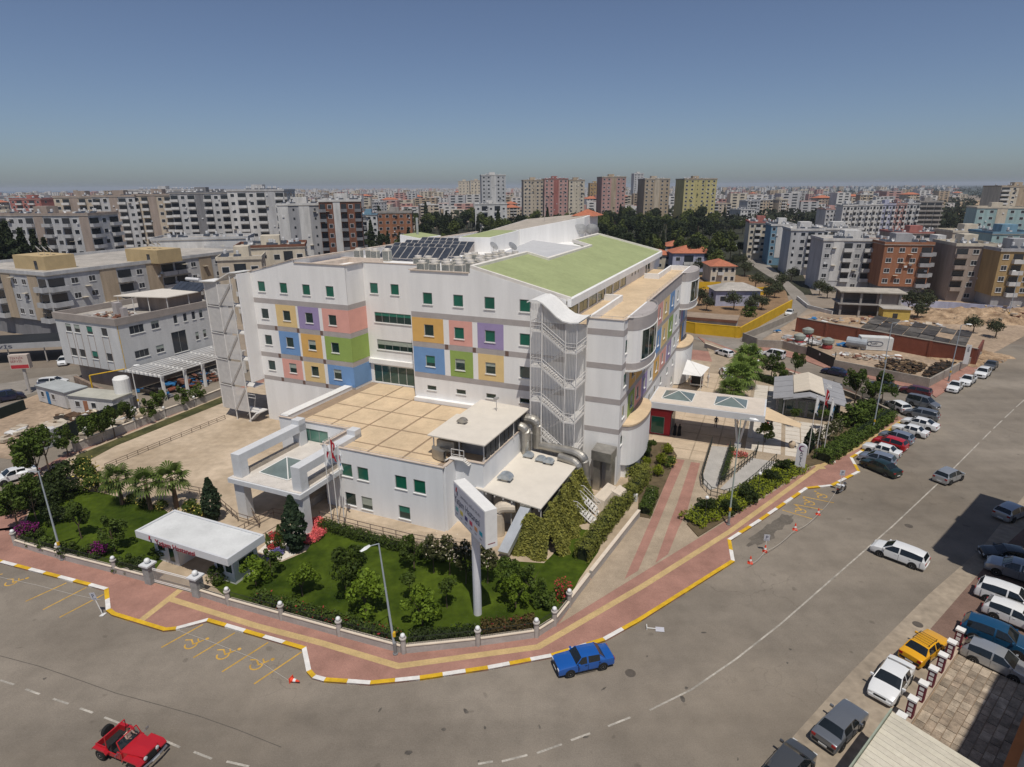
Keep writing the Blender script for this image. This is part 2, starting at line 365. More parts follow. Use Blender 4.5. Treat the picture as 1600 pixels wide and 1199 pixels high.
# lawns
def lawn(name, px, z=.17, m=M_lawn, h=.05):
    g = MB(); g.prism([tuple((G(*p,z) if len(p) == 2 else UV(*p[1:]))[:2]) for p in px], z-h, z); return struct(name, g, m)
lawn('lawn', [(28,848),(95,869),(181,891),(232,905),(250,880),(300,835),(250,790),(215,785),(160,770),(110,765),(95,725),(70,738)])
lawn('lawn', [(330,912),(362,941),(441,963),(533,989),(631,1015),(747,1003),(836,990),(862,972),(884,946),(905,905),(935,862),(935,832),(905,826),(880,850),(850,880),(770,875),(700,868),(640,858),(560,838),(512,822),(495,838),(478,862),(440,878),(400,870)])
lawn('lawn', [(118,712),(350,619),(357,626),(180,697),(126,726)], m=mat('dry_lawn', (.050,.060,.018), .95, .4, .4, fine=.5, col2=(.10,.095,.035)))
lawn('planting_bed', [(1073,818),(1091,838),(1255,735),(1248,722),(1190,750),(1140,780),(1100,795)], z=.25, m=mat('bed_soil', (.12,.09,.05), .95, .3, 1.), h=.25)
lawn('planting_bed', [(996,806),(1016,810),(1058,712),(1045,692),(1010,690),(990,720),(1000,745)], z=.2, m=MATS['bed_soil'], h=.2)
lawn('planting_bed', [(1240,735),(1290,722),(1395,652),(1370,630),(1330,640),(1316,668),(1262,700)], z=.2, m=MATS['bed_soil'], h=.2)
# white gravel flower bed by the path
M_gravel = mat('white_gravel', (.72,.66,.58), .9, .2, 6., fine=.4, bump=.4)
lawn('gravel_bed', [(402,862),(420,868),(440,876),(462,866),(468,858),(500,838),(498,826),(470,822),(440,834),(425,842)], z=.19, m=M_gravel, h=.04)
# far land and sea
g = MB(); g.sheet([(-14000,3800),(-2350,3800),(-1750,9000),(-3200,14500),(-14000,14500)], -.02); struct('sea', g, M_sea)
g = MB(); g.sheet([(1500,1500),(14000,1500),(14000,14500),(-1000,14500),(500,4000)], -.03); struct('terrain', g, M_far)

# worn patches and stains on the carriageway
rp = random.Random(31)
M_patch = mat('patched_tarmac', (.115,.10,.085), .92, .3, .5, fine=.5); M_patch2 = mat('pale_tarmac', (.25,.215,.17), .95, .25, .4, fine=.5); M_stain = mat('oil_stain', (.11,.097,.082), .7, .4, 2., fine=.4)
def blob(c, rx, ry, a, z, m, name, n=14):
    P_ = []
    for k in range(n):
        t = 2*math.pi*k/n; r_ = 1+rp.uniform(-.28,.28); x, y = rx*r_*math.cos(t), ry*r_*math.sin(t); P_.append((c.x+x*math.cos(a)-y*math.sin(a), c.y+x*math.sin(a)+y*math.cos(a)))
    g = MB(); g.sheet(P_, z); struct(name, g, m)
for px, rx, ry, a in (((1195,835),3.0,.8,42),((1222,815),2.0,.7,42)): blob(G(*px), rx, ry, R(a), .0062+.0001*rx, mat('wet_tarmac', (.14,.122,.10), .8, .3, .5, fine=.4), 'tarmac_patch', 20)
for k in range(26):
    px = (rp.uniform(20,1500), rp.uniform(940,1190))
    if px[1] < 1075+(abs(px[0]-560)*-.16 if px[0] < 900 else (px[0]-900)*-.55): continue
    blob(G(*px), rp.uniform(.06,.3), rp.uniform(.05,.16), rp.uniform(0,3), .0075, M_stain, 'road_stain', 9)
# ================================================================ the hospital
M_white = mat('white_render', (.80,.79,.77), .85, .075, .5, stretch=(1.3,1.3,.14), fine=.08)
M_band = mat('grey_band', (.40,.365,.35), .85, .08, .8, fine=.1)
M_brown = mat('brown_tile', (.16,.10,.08), .8, .1, 2.)
M_copes = mat('coping_stone', (.56,.47,.39), .8, .15, 1.2, fine=.2)
M_green_roof = mat('green_membrane', (.32,.36,.175), .9, .10, .25, fine=.18)
M_beige = mat('beige_screed', (.60,.46,.30), .9, .15, .35, fine=.15)
M_joint = mat('joint_strip', (.30,.22,.15), .9, .15, 1.)
M_roofgrey = mat('roof_deck', (.42,.37,.31), .9, .2, .5, fine=.3)
M_winframe = mat('window_frame', (.30,.31,.30), .5, .0, spec=.4)
M_sill = mat('window_sill', (.74,.73,.70), .6, .05, 2.)
G_teal = glassmat('teal_glass', (.006,.115,.075), .12)
G_dark = glassmat('dark_glass', (.012,.035,.032), .06)
G_green = glassmat('green_curtain_glass', (.10,.12,.035), .08)
M_steel = mat('white_steel', (.66,.64,.61), .55, .1, 1.5)
M_bar = mat('grey_steel', (.45,.42,.39), .55, .1, 1.5)
PAN = {'yellow': mat('panel_yellow', (.72,.53,.25), .85, .06, .8, fine=.08), 'orange': mat('panel_orange', (.68,.41,.13), .85, .06, .8, fine=.08),
 'purple': mat('panel_purple', (.33,.265,.45), .85, .06, .8, fine=.08), 'pink': mat('panel_pink', (.72,.37,.31), .85, .06, .8, fine=.08),
 'blue': mat('panel_blue', (.17,.31,.55), .85, .06, .8, fine=.08), 'green': mat('panel_green', (.275,.385,.10), .85, .06, .8, fine=.08)}
def slab(g, x0, x1, z0, z1, holes=(), yf=-.12, yb=.0, mi=0):
    "wall slab in the x-z plane facing -y, with real openings"
    hs = [h for h in holes if h[0] < x1 and h[1] > x0 and h[2] < z1 and h[3] > z0]
    hs = [(max(a,x0),min(b,x1),max(c,z0),min(d,z1)) for a,b,c,d in hs]
    xs = sorted({x0,x1,*[h[0] for h in hs],*[h[1] for h in hs]}); zs = sorted({z0,z1,*[h[2] for h in hs],*[h[3] for h in hs]})
    ins = lambda x, z: any(a < x < b and c < z < d for a,b,c,d in hs)
    for i in range(len(xs)-1):
        for j in range(len(zs)-1):
            a, b, c, d = xs[i], xs[i+1], zs[j], zs[j+1]
            if not ins((a+b)/2, (c+d)/2): g.add([(a,yf,c),(b,yf,c),(b,yf,d),(a,yf,d)], [(0,1,2,3)], mi)
    for a, b, c, d in list(hs):
        for q in ([(a,yf,c),(a,yb,c),(b,yb,c),(b,yf,c)], [(a,yf,d),(b,yf,d),(b,yb,d),(a,yb,d)], [(a,yf,c),(a,yf,d),(a,yb,d),(a,yb,c)], [(b,yf,c),(b,yb,c),(b,yb,d),(b,yf,d)]): g.add(q, [(0,1,2,3)], mi)
    for q in ([(x0,yf,z1),(x1,yf,z1),(x1,yb,z1),(x0,yb,z1)], [(x0,yb,z0),(x1,yb,z0),(x1,yf,z0),(x0,yf,z0)], [(x0,yb,z0),(x0,yf,z0),(x0,yf,z1),(x0,yb,z1)], [(x1,yf,z0),(x1,yb,z0),(x1,yb,z1),(x1,yf,z1)]): g.add(q, [(0,1,2,3)], mi)
    return g
_WC = {}; WR = random.Random(5)
def window(parent, M, x, z, w=1.28, h=1.42, y=-.02, glass=None, sill=True, frame=None, bars=1, proud=-.14):
    "window unit: frame, pane and sill; x, z its lower left corner on the facade"
    glass = glass or G_dark; frame = frame or M_winframe
    key = (round(w,2), round(h,2), glass.name, sill, frame.name, bars, proud)
    if key not in _WC:
        t = .07; g = MB()
        for a in ((0,t),(w-t,w)): g.box(a[0], -.05, 0, a[1], .0, h)
        g.box(t, -.05, 0, w-t, 0, t); g.box(t, -.05, h-t, w-t, 0, h)
        for k in range(1, bars): xx = w*k/bars; g.box(xx-.025, -.045, t, xx+.025, 0, h-t)
        p = MB(); p.box(t, -.025, t, w-t, -.005, h-t)
        s = MB(); s.box(-.08, proud-.06, -.09, w+.08, .0, -.005)
        _WC[key] = (g.mesh('window', frame), p.mesh('pane', glass), s.mesh('sill', M_sill) if sill else None)
    a, b, c = _WC[key]; mw = M @ Matrix.Translation((x, y, z))
    o = link('window', a, parent, mw); link('pane', b, o, mw)
    if c: link('sill', c, o, mw)
    if sill and frame is M_winframe and glass is not G_teal and h > 1 and WR.random() < .45:
        k2 = ('blind', round(w,2), round(h*WR.choice((.3,.45,.62)),2))
        if k2 not in _WC: q = MB(); q.box(.08,-.034,h-.07-k2[2],w-.08,-.027,h-.07); _WC[k2] = q.mesh('blind', WR.choice((mat('blind_pale',(.34,.38,.33),.8,.1,3.),mat('blind_green',(.03,.17,.12),.7,.15,3.))))
        link('blind', _WC[k2], o, mw)
    return o
hosp = thing('hospital_building', 'white multi-storey hospital with coloured square panels and green sloping roof', 'building', UV(-42,63))
# solid core
b = MB(HF)
b.prism([(-67.2,63.12),(-50.92,63.12),(-50.92,66.9),(-41.0,66.9),(-41.0,62.97),(-32.6,62.97),(-32.6,118),(-67.2,118)], .1, 21.9)
b.prism([(-32.6,62.97),(-20.9,62.97),(-20.9,117),(-32.6,117)], .1, 20.6)
b.prism([(-59.3,63.3),(-50.92,63.3),(-50.92,67.2),(-41.0,67.2),(-41.0,63.2),(-32.6,63.2),(-32.6,118),(-59.3,118)], 21.9, 22.6)
b.add([(-67.2,63.12,21.9),(-59.3,63.12,21.9),(-59.3,63.12,23.85),(-67.2,118,21.9),(-59.3,118,21.9),(-59.3,118,23.85)], [(0,1,2),(5,4,3),(0,2,5,3),(1,4,5,2)])
b.prism([(-20.88,62.62),(-18.3,62.62),(-18.3,62.42),(-14.32,62.42),(-14.32,112.4),(-20.88,112.4)], .1, 18.5)
part('core', b, M_white, hosp)
# ---- left wing front (v = 63)
ZW = [19.32, 15.5, 11.72, 7.95]       # window sills of the four storeys
BANDS = [(17.72,18.4),(13.95,14.6),(9.95,10.6),(6.45,7.05)]
F1 = HF @ Matrix.Translation((0,63.12,0))
ux = [-65.95+3.93*k for k in range(4)]
holes = [(x,x+1.28,z,z+1.42) for x in ux for z in ZW]
g = MB(F1); slab(g, -67.2, -50.8, .1, 21.9, holes); part('wall', g, M_white, hosp)
g = MB(F1); g.add([(-67.2,-.12,21.9),(-59.2,-.12,21.9),(-59.2,-.12,23.9),(-67.2,.1,21.9),(-59.2,.1,21.9),(-59.2,.1,23.9)], [(0,1,2),(5,4,3),(0,2,5,3)]); g.box(-59.2,-.12,21.9,-50.8,.12,23.5); part('parapet', g, M_white, hosp)
for i, z in enumerate(ZW):
    for k, x in enumerate(ux): window(hosp, F1, x, z, glass=G_teal if i == 0 else G_dark)
def panel(M, col, x0, x1, z0, z1, holes, name='colour_panel'):
    g = MB(M); slab(g, x0, x1, z0, z1, holes, -.145, -.118); part(name, g, PAN[col], hosp)
def band(M, x0, x1, z0, z1, y=-.135):
    g = MB(M); g.box(x0, y, z0, x1, -.1, z1); part('band', g, M_band, hosp)
rows = [('','yellow','purple','pink'),('','blue','orange','green'),('','pink','yellow','blue')]
cx = [x+.64 for x in ux]
for r_, row in enumerate(rows):
    z0, z1 = BANDS[r_+1][1]+.03, BANDS[r_][0]-.03
    for k, c in enumerate(row):
        if c:
            x0 = cx[k]-1.85 if k < 3 else cx[k]-1.65; x1 = cx[k]+1.7 if k < 3 else -50.78
            panel(F1, c, x0, x1, z0, z1, holes)
for i, (z0, z1) in enumerate(BANDS):
    band(F1, -67.05, -50.77, z0, z1)
    if i:
        for k in (1,2,3):
            xx = cx[k]-(2.14 if k < 3 else 2.0)
            g = MB(F1); g.box(xx-.28, -.15, z0+.02, xx+.16, -.1, z1-.02); part('brown_tile', g, M_brown, hosp)
# side of the left wing, panels wrap round (u = -50.8, facing +u)
S1 = HF @ Matrix.Translation((-50.92,63.12,0)) @ Matrix.Rotation(R(90),4,'Z')
g = MB(S1); slab(g, -.1, 3.8, .1, 23.5, (), -.12, 0); part('wall', g, M_white, hosp)
for r_, c in enumerate(('pink','green','blue')): panel(S1, c, -.1, 3.75, BANDS[r_+1][1]+.03, BANDS[r_][0]-.03, ())
for z0, z1 in BANDS[:3]: band(S1, -.1, 3.76, z0, z1)
# ---- recess (v = 66.9)
F2 = HF @ Matrix.Translation((0,66.9,0))
hr = [(-49.9,-48.62,19.45,20.87),(-46.6,-45.32,19.45,20.87),(-49.5,-43.6,15.55,16.95),(-49.4,-43.3,11.75,13.15),(-50.3,-42.3,6.95,9.5)]
g = MB(F2); slab(g, -50.8, -41.0, .1, 23.5, hr); g.box(-50.75,-.5,9.75,-41.05,-.12,10.4); part('wall', g, M_white, hosp)
for a,bq,c,d in hr[:2]: window(hosp, F2, a, c, glass=G_teal)
for a,bq,c,d in hr[2:4]: window(hosp, F2, a, c, bq-a, d-c, bars=5, glass=G_dark)
window(hosp, F2, -50.3, 6.95, 8.0, 2.55, bars=6, glass=glassmat('terrace_glass',(.03,.075,.065),.05), sill=False, frame=M_sill)
# ---- right wing front (v = 62.97)
F3 = HF @ Matrix.Translation((0,62.97,0))
wx = [-39.26,-35.05,-30.92,-26.47]
ZW3 = [19.4, 15.45, 11.5]
h3 = [(x,x+1.33,z,z+1.43) for x in wx for z in ZW3]+[(x,x+1.33,8.38,8.98) for x in wx]
g = MB(F3); slab(g, -41.0, -20.9, .1, 20.85, h3); part('wall', g, M_white, hosp)
for x in wx:
    for i, z in enumerate(ZW3): window(hosp, F3, x, z, 1.33, 1.43, glass=G_teal if (i == 0 or (i == 1 and x > -36)) else G_dark)
    window(hosp, F3, x, 8.38, 1.33, .6, glass=G_dark)
for i, (z0, z1) in enumerate(BANDS[:3]):
    band(F3, -41.02, -20.95, z0, z1)
    if i == 1:
        for xx in (-36.1,-32.3,-28.0): g = MB(F3); g.box(xx-.3,-.15,z0+.02,xx+.14,-.1,z1-.02); part('brown_tile', g, M_brown, hosp)
for r_, row in enumerate((('orange','pink','purple'),('blue','green','yellow'))):
    for (x0, x1), c in zip(((-41.0,-36.55),(-35.75,-32.6),(-31.9,-28.5)), row): panel(F3, c, x0, x1, BANDS[r_+1][1]+.03, BANDS[r_][0]-.03, h3)
S3 = HF @ Matrix.Translation((-41.0,62.97,0)) @ Matrix.Rotation(R(-90),4,'Z')   # left cheek of the right wing
g = MB(S3); slab(g, -3.9, .12, 7.0, 23.4, (), -.12, 0); part('wall', g, M_white, hosp)
# upper front wall with the sloping top under the green roof
zr = lambda u: 24.05-(u+32.7)*.243
g = MB(F3)
g.box(-41.0,-.12,20.85,-32.7,.15,23.4)
g.add([(u,y,z) for y in (-.12,.2) for u,z in ((-32.7,20.85),(-20.9,20.85),(-20.9,zr(-20.9)-.05),(-32.7,zr(-32.7)-.05))], [(0,1,2,3),(7,6,5,4),(3,2,6,7),(0,4,5,1),(1,5,6,2),(0,3,7,4)]); part('parapet', g, M_white, hosp)
# ---- copings
def coping(pts, w=.42, t=.1, name='coping'):
    g = MB(HF)
    for a, b_ in zip(pts, pts[1:]):
        a, b_ = Vector(a), Vector(b_); d = (b_-a); hd = Vector((d.x,d.y,0)).normalized(); s_ = Vector((hd.y,-hd.x,0))*w/2
        a2, b2 = a-hd*.0, b_+hd*.0; up = Vector((0,0,t))
        g.add([a2-s_,b2-s_,b2+s_,a2+s_,a2-s_+up,b2-s_+up,b2+s_+up,a2+s_+up], [(3,2,1,0),(4,5,6,7),(0,1,5,4),(1,2,6,5),(2,3,7,6),(3,0,4,7)])
    return part(name, g, M_copes, hosp)
coping([(-67.3,63.1,22.0),(-59.2,63.1,23.92)]); coping([(-59.3,63.0,23.9),(-59.3,118,23.9)], .5); coping([(-67.25,63,21.98),(-67.25,118,21.98)], .4)
coping([(-59.0,63.1,23.52),(-50.7,63.1,23.52)]); coping([(-50.8,63.3,23.53),(-50.8,66.7,23.53)]); coping([(-50.6,66.95,23.5),(-41.2,66.95,23.5)]); coping([(-41.0,66.8,23.42),(-41.0,63.0,23.42)]); coping([(-40.8,62.95,23.42),(-32.9,62.95,23.42)])
# ---- green mono-pitch roof with upstand rim
GP = [(-32.5,63.05),(-20.6,63.05),(-20.6,117.5),(-32.5,116.6),(-32.5,101),(-29.4,101),(-29.4,80),(-32.5,80)]
g = MB(HF); g.prism(GP, lambda p: zr(p[0])-.35, lambda p: zr(p[0])+.02); part('green_roof', g, M_green_roof, hosp)
g = MB(HF)
for k in range(22): v = 65.4+k*2.35; a_ = -29.2 if 79.8 < v < 101.2 else -32.2; g.add([(a_,v-.025,zr(a_)+.024),(-20.8,v-.025,zr(-20.8)+.024),(-20.8,v+.025,zr(-20.8)+.024),(a_,v+.025,zr(a_)+.024)], [(0,1,2,3)])
tag(part('membrane_seams', g, mat('membrane_seam', (.27,.31,.145), .9, .1, 1.), hosp), kind='stuff')
g = MB(HF); ring = GP+[GP[0]]
M_rim = mat('rim_white', (.72,.68,.62), .7, .1, 1.2, fine=.15)
for i in (0,2,3,4,5,6,7):
    a, b_ = ring[i], ring[i+1]; d = Vector((b_[0]-a[0], b_[1]-a[1])).normalized(); n_ = Vector((d.y,-d.x))*.18; e_ = d*.17
    q = [(a[0]-n_.x-e_.x,a[1]-n_.y-e_.y),(b_[0]-n_.x+e_.x,b_[1]-n_.y+e_.y),(b_[0]+n_.x+e_.x,b_[1]+n_.y+e_.y),(a[0]+n_.x-e_.x,a[1]+n_.y-e_.y)]
    g = MB(HF); k = .001*i; g.prism(q, lambda p: zr(p[0])-.2, lambda p: zr(p[0])+.33+k); part('roof_rim', g, M_rim, hosp)
g = MB(HF); g.box(-20.75,62.8,20.35,-20.3,117.6,21.22); part('fascia', g, M_white, hosp)
# upper storey wall under the fascia, green glazing towards the roof terrace
S4 = HF @ Matrix.Translation((-20.9,62.9,0)) @ Matrix.Rotation(R(90),4,'Z')
gl = [(.6+3.95*k, 4.1+3.95*k) for k in range(7)]
h4 = [(a,b_,18.75,20.4) for a,b_ in gl]+[(31.5+2.2*k,32.3+2.2*k,19.5,20.2) for k in range(3)]+[(42,43.4,18.6,20.3),(44,46,18.6,20.3)]
g = MB(S4); slab(g, -.1, 55, 18.45, 20.5, h4, -.12, 0); part('wall', g, M_white, hosp)
for a,b_,c,d in h4: window(hosp, S4, a, c, b_-a, d-c, bars=2 if b_-a > 3 else 1, glass=G_green if b_-a > 3 else G_dark, sill=False)
# ---- right block
F5 = HF @ Matrix.Translation((0,62.42,0))
g = MB(F5); slab(g, -18.3, -14.2, .1, 18.5, ()); g.box(-18.3,-.12,18.5,-14.2,.1,19.4); part('wall', g, M_white, hosp)
for z0, z1 in BANDS: band(F5, -18.3, -14.18, z0-.05, z1-.05)
S5 = HF @ Matrix.Translation((-14.32,62.42,0)) @ Matrix.Rotation(R(90),4,'Z')   # long right-hand side, x runs back
vx = lambda v: v-62.42
sw = [63.2,67.2,70.6,74.6,79.0,82.9,87.6,93.2,98.5,102.6]
hs5 = [(vx(v)+.25,vx(v)+1.45,z,z+1.5) for v in sw for z in (15.5,11.6,7.85) if not (z > 15 and 65 < v < 78)]+[(vx(v)+.25,vx(v)+1.35,4.6,5.7) for v in sw if not 64 < v < 76]+[(vx(v)+.25,vx(v)+1.35,1.4,2.6) for v in (87.6,93.2,98.5)]
g = MB(S5); slab(g, -.1, 49.9, .1, 18.5, hs5); g.box(-.1,-.12,18.5,49.9,.1,19.4); part('wall', g, M_white, hosp)
for a,b_,c,d in hs5: window(hosp, S5, a, c, b_-a, d-c, glass=glassmat('pale_green_glass',(.07,.14,.11),.08) if a < 3 else G_dark)
for z0, z1 in BANDS: band(S5, -.12, 49.9, z0-.05, z1-.05)
g = MB(S5); g.box(3.0,-.14,17.67,49.9,-.1,19.38); part('band', g, M_band, hosp)
for r_, row in enumerate((('pink','yellow','blue'),('blue','yellow','green'),('orange','pink','purple'))):
    for (v0, v1), c in zip(((81.5,85.8),(86.3,91.2),(91.8,95.9)), row): panel(S5, c, vx(v0), vx(v1), BANDS[r_+1][1]-.02, BANDS[r_][0]-.08, hs5)
for r_, row in ((1,('orange','orange')),(2,('green','pink'))):
    for (v0, v1), c in zip(((66.2,69.6),(69.9,73.5)), row): panel(S5, c, vx(v0), vx(v1), BANDS[r_+1][1]-.02, BANDS[r_][0]-.08, hs5)
panel(S5, 'purple', vx(73.8), vx(77.2), BANDS[3][1]-.02, BANDS[2][0]-.08, hs5)
for v0, c, r_ in ((104.6,'purple',1),(107.0,'blue',1),(104.6,'orange',2),(107.0,'blue',2)): panel(S5, c, vx(v0), vx(v0)+2.2, BANDS[r_+1][1]-.02, BANDS[r_][0]-.08, ())
# curved bays
def bayplan(v0, n=14, a=5.15, bu=1.95, grow=0.):
    P_ = []
    for i in range(n+1):
        t = math.pi*i/n; P_.append((-14.2+(bu+grow)*math.sin(t)**.75, v0-(a+grow)*math.cos(t)))
    return P_
for v0 in (69.2, 107.4):
    P_ = bayplan(v0)
    g = MB(HF); g.prism(P_, 13.55, 18.02); part('bay', g, M_white, hosp)
    g = MB(HF); g.prism(bayplan(v0, grow=.03), 18.02, 19.42); part('bay_band', g, M_band, hosp)
    g = MB(HF); g.prism(bayplan(v0, grow=.05), 13.5, 14.3); part('bay_band', g, M_band, hosp)
    g = MB(HF); g.prism(bayplan(v0, grow=.14), 13.32, 13.5); part('bay_lip', g, M_sill, hosp)
    P2 = bayplan(v0, grow=.035); g = MB(HF); f_ = MB(HF)
    for i in range(3, 9):
        a, c = P2[i], P2[i+1]; g.quad((a[0],a[1],14.55),(c[0],c[1],14.55),(c[0],c[1],17.85),(a[0],a[1],17.85))
    part('bay_glazing', g, G_dark, hosp)
    for i in (3,9,10):
        for r_ in (0,): f_.tube([(P2[i][0]+.01,P2[i][1],14.5),(P2[i][0]+.01,P2[i][1],17.9)], .07, 5)
    f_.tube([(p[0],p[1],14.5) for p in P2[3:11]], .07, 5); f_.tube([(p[0],p[1],17.9) for p in P2[3:11]], .06, 5)
    for i in (5,7): f_.tube([(P2[i][0],P2[i][1],14.55),(P2[i][0],P2[i][1],17.85)], .03, 4)
    part('bay_frame', f_, M_sill, hosp)
    g = MB(HF); P3 = bayplan(v0, grow=.1); 
    g.tube([(p[0]-.15,p[1],19.72) for p in P3], .025, 5); g.tube([(p[0]-.15,p[1],19.42) for p in P3], .05, 4)
    for p in P3[1:-1:2]: g.tube([(p[0]-.15,p[1],19.4),(p[0]-.15,p[1],19.72)], .02, 4)
    part('bay_rail', g, M_bar, hosp)
    g = MB(HF); g.prism(bayplan(v0, grow=-.02), 1.9 if v0 < 80 else .3, 6.3); part('drum', g, M_white, hosp)
    g = MB(HF); g.prism(bayplan(v0, grow=.0), 6.3, 6.75); part('drum_band', g, M_band, hosp)
    g = MB(HF); g.prism(bayplan(v0, grow=.05), 6.75, 6.95); part('drum_roof', g, M_beige, hosp)
g = MB(HF); g.prism(bayplan(69.2, grow=-.45), .1, 1.9); part('plinth', g, M_white, hosp)
# roof terrace on the right block
g = MB(HF); g.box(-20.8,62.9,18.4,-14.5,112.2,18.56); part('terrace_floor', g, M_beige, hosp)
for q in ((-18.5,63.1,-18.2,78.2),(-20.7,77.9,-18.5,78.2),(-19.9,99.8,-17.5,100.1),(-17.8,100.1,-17.5,112.1),(-17.5,111.9,-14.5,112.3)):
    g = MB(HF); g.box(q[0],q[1],18.5,q[2],q[3],19.38); part('terrace_wall', g, M_white, hosp)
coping([(-18.2,62.4,19.42),(-14.2,62.4,19.42)], .35, .06); coping([(-14.25,62.6,19.4),(-14.25,64.0,19.4)], .35, .06); coping([(-14.25,74.4,19.4),(-14.25,102.2,19.4)], .35, .06)
g = MB(HF)
g.tube([(-14.35,74.5,19.75),(-14.35,102,19.75)], .025, 5); g.tube([(-18.1,62.5,19.75),(-14.3,62.5,19.75),(-14.3,64,19.75)], .025, 5)
for k in range(14): g.tube([(-14.35,74.6+2.1*k,19.4),(-14.35,74.6+2.1*k,19.75)], .02, 4)
for k in range(4): g.tube([(-18+1.2*k,62.5,19.4),(-18+1.2*k,62.5,19.75)], .02, 4)
tag(part('terrace_rail', g, M_bar, hosp), kind='stuff')
# ---- right fire stair (front plane v = 58.6)
fs = part('fire_stair', MB(HF).box(-23.4,58.7,.1,-23.3,58.8,.12), M_steel, hosp)
def bar(pts, r=.05, name='post', m=M_steel): g = MB(HF); g.tube(pts, r, 6); return part(name, g, m, fs)
U0, U1, U2, U3 = -23.4, -22.12, -19.47, -18.24; V0, V1 = 58.6, 62.5
for u, v, z in ((U0,V0,21.4),(U1,V0,21.4),(U2,V0,19.5),(U3,V0,19.45),(U3,V1-.3,19.4),(U0,V1-.2,21.4)): bar([(u,v,.1),(u,v,z)], .07)
for fl in range(5):
    z = 18.4-3.93*fl
    g = MB(HF); g.box(-23.5,V0,z-.16,U1,V1-.1,z); part('landing', g, M_steel, fs)
    zl = z-1.98
    if zl > .3:
        g = MB(HF); g.box(U2,V0,zl-.2,U3,V1-.2,zl); part('landing', g, M_steel, fs)
        for v, za, zb in ((V0+.05,z,zl),(V1-1.6,z-3.93,zl)):
            if za < .2: za = .2
            g = MB(HF); w = 1.25; n = 11
            for s_ in (v, v+w):
                g.add([(U1,s_-.03,za-.25),(U2,s_-.03,zb-.25),(U2,s_-.03,zb),(U1,s_-.03,za),(U1,s_+.03,za-.25),(U2,s_+.03,zb-.25),(U2,s_+.03,zb),(U1,s_+.03,za)], [(0,1,2,3),(7,6,5,4),(3,2,6,7),(0,4,5,1)])
            for k in range(n):
                t = (k+.5)/n; uu = U1+(U2-U1)*t; zz = za+(zb-za)*t; g.box(uu-.14,v+.03,zz-.03,uu+.14,v+w-.03,zz+.02)
            part('flight', g, M_steel, fs)
        g = MB(HF)
        for dz in (.55,.95):
            g.tube([(U0,V1-.3,z+dz),(U0,V0,z+dz),(U1,V0,z+dz),(U2,V0,zl+dz),(U3,V0,zl+dz),(U3,V1-.2,zl+dz)], .035, 5)
        part('handrail', g, M_steel, fs)
g = MB(HF)
for k in range(31):
    u = -23.4+k*.17; zt = 21.3 if u < U1 else (21.3-(u-U1)/(U2-U1)*1.9 if u < U2 else 19.4); g.box(u-.02,V0+.02,.2,u+.02,V0+.05,zt)
for k in range(14):
    v = V0+.15+k*.27; g.box(U3-.01,v-.01,.2,U3+.01,v+.01,19.3)
tag(part('screen_bars', g, M_steel, fs), kind='stuff')
pts = [(-23.7,21.4),(-23.2,21.6),(-22.6,21.62),(-22.0,21.38),(-21.2,20.75),(-20.4,20.05),(-19.7,19.65),(-18.9,19.52),(-17.95,19.62)]
g = MB(HF)
for (a, za), (c, zc) in zip(pts, pts[1:]):
    g.add([(a,V0-.35,za),(c,V0-.35,zc),(c,V1+.05,zc),(a,V1+.05,za),(a,V0-.35,za+.14),(c,V0-.35,zc+.14),(c,V1+.05,zc+.14),(a,V1+.05,za+.14)], [(3,2,1,0),(4,5,6,7),(0,1,5,4),(2,3,7,6)])
part('wave_roof', g, M_sill, fs)
# ---- left fire stair with perforated screens
fl_ = part('fire_stair', MB(HF).box(-71,60.9,.1,-70.9,61,.12), M_steel, hosp)
M_perf = mat('perforated_mesh', (.62,.60,.57), .7, .1, 1.5, alpha=.86)
for u, v in ((-74.2,61.2),(-71.4,60.9),(-68.75,60.9)):
    g = MB(HF); g.tube([(u,v,.1 if u > -74 else 1.6),(u,v,20.4 if u < -72 else (20.6 if u < -70 else 21.8))], .09, 6); part('post', g, M_steel, fl_)
for k, (z0, z1) in enumerate(((1.6,5.6),(5.6,9.5),(9.5,13.4),(13.4,17.3),(17.3,20.6))):
    for (a, c) in (((-74.2,61.2),(-72.8,61.05)),((-72.8,61.05),(-71.4,60.9)),((-71.4,60.9),(-70.1,60.9)),((-70.1,60.9),(-68.75,60.9)),((-74.2,61.2),(-74.0,63.6))):
        g = MB(HF); g.quad((a[0],a[1],z0+.05),(c[0],c[1],z0+.05),(c[0],c[1],z1-.25),(a[0],a[1],z1-.25)); part('mesh_screen', g, M_perf, fl_)
    g = MB(HF); g.tube([(-71.4,60.82,z0-.1),(-68.75,60.82,z1-.3)], .06, 5); g.tube([(-71.4,60.82,z0+.2),(-68.75,60.82,z1)], .05, 5); g.tube([(-74.2,61.15,z1-.2),(-71.4,60.85,z1-.2)], .05, 5); part('brace', g, M_steel, fl_)
    g = MB(HF); g.box(-74.0,61.3,z0-.1,-67.3,63.0,z0+.05); part('landing', g, M_steel, fl_)
g = MB(HF); g.add([(-74.5,60.7,20.5),(-71.5,60.7,20.6),(-68.6,60.7,21.95),(-67.2,60.7,22.05),(-74.5,63.4,20.5),(-71.5,63.4,20.6),(-68.6,63.4,21.95),(-67.2,63.4,22.05)]+[(u,v,z+.12) for u,v,z in [(-74.5,60.7,20.5),(-71.5,60.7,20.6),(-68.6,60.7,21.95),(-67.2,60.7,22.05),(-74.5,63.4,20.5),(-71.5,63.4,20.6),(-68.6,63.4,21.95),(-67.2,63.4,22.05)]],
 [(0,4,5,1),(1,5,6,2),(2,6,7,3),(8,9,13,12),(9,10,14,13),(10,11,15,14),(0,1,9,8),(1,2,10,9),(2,3,11,10),(3,7,15,11)]); part('stair_roof', g, M_sill, fl_)
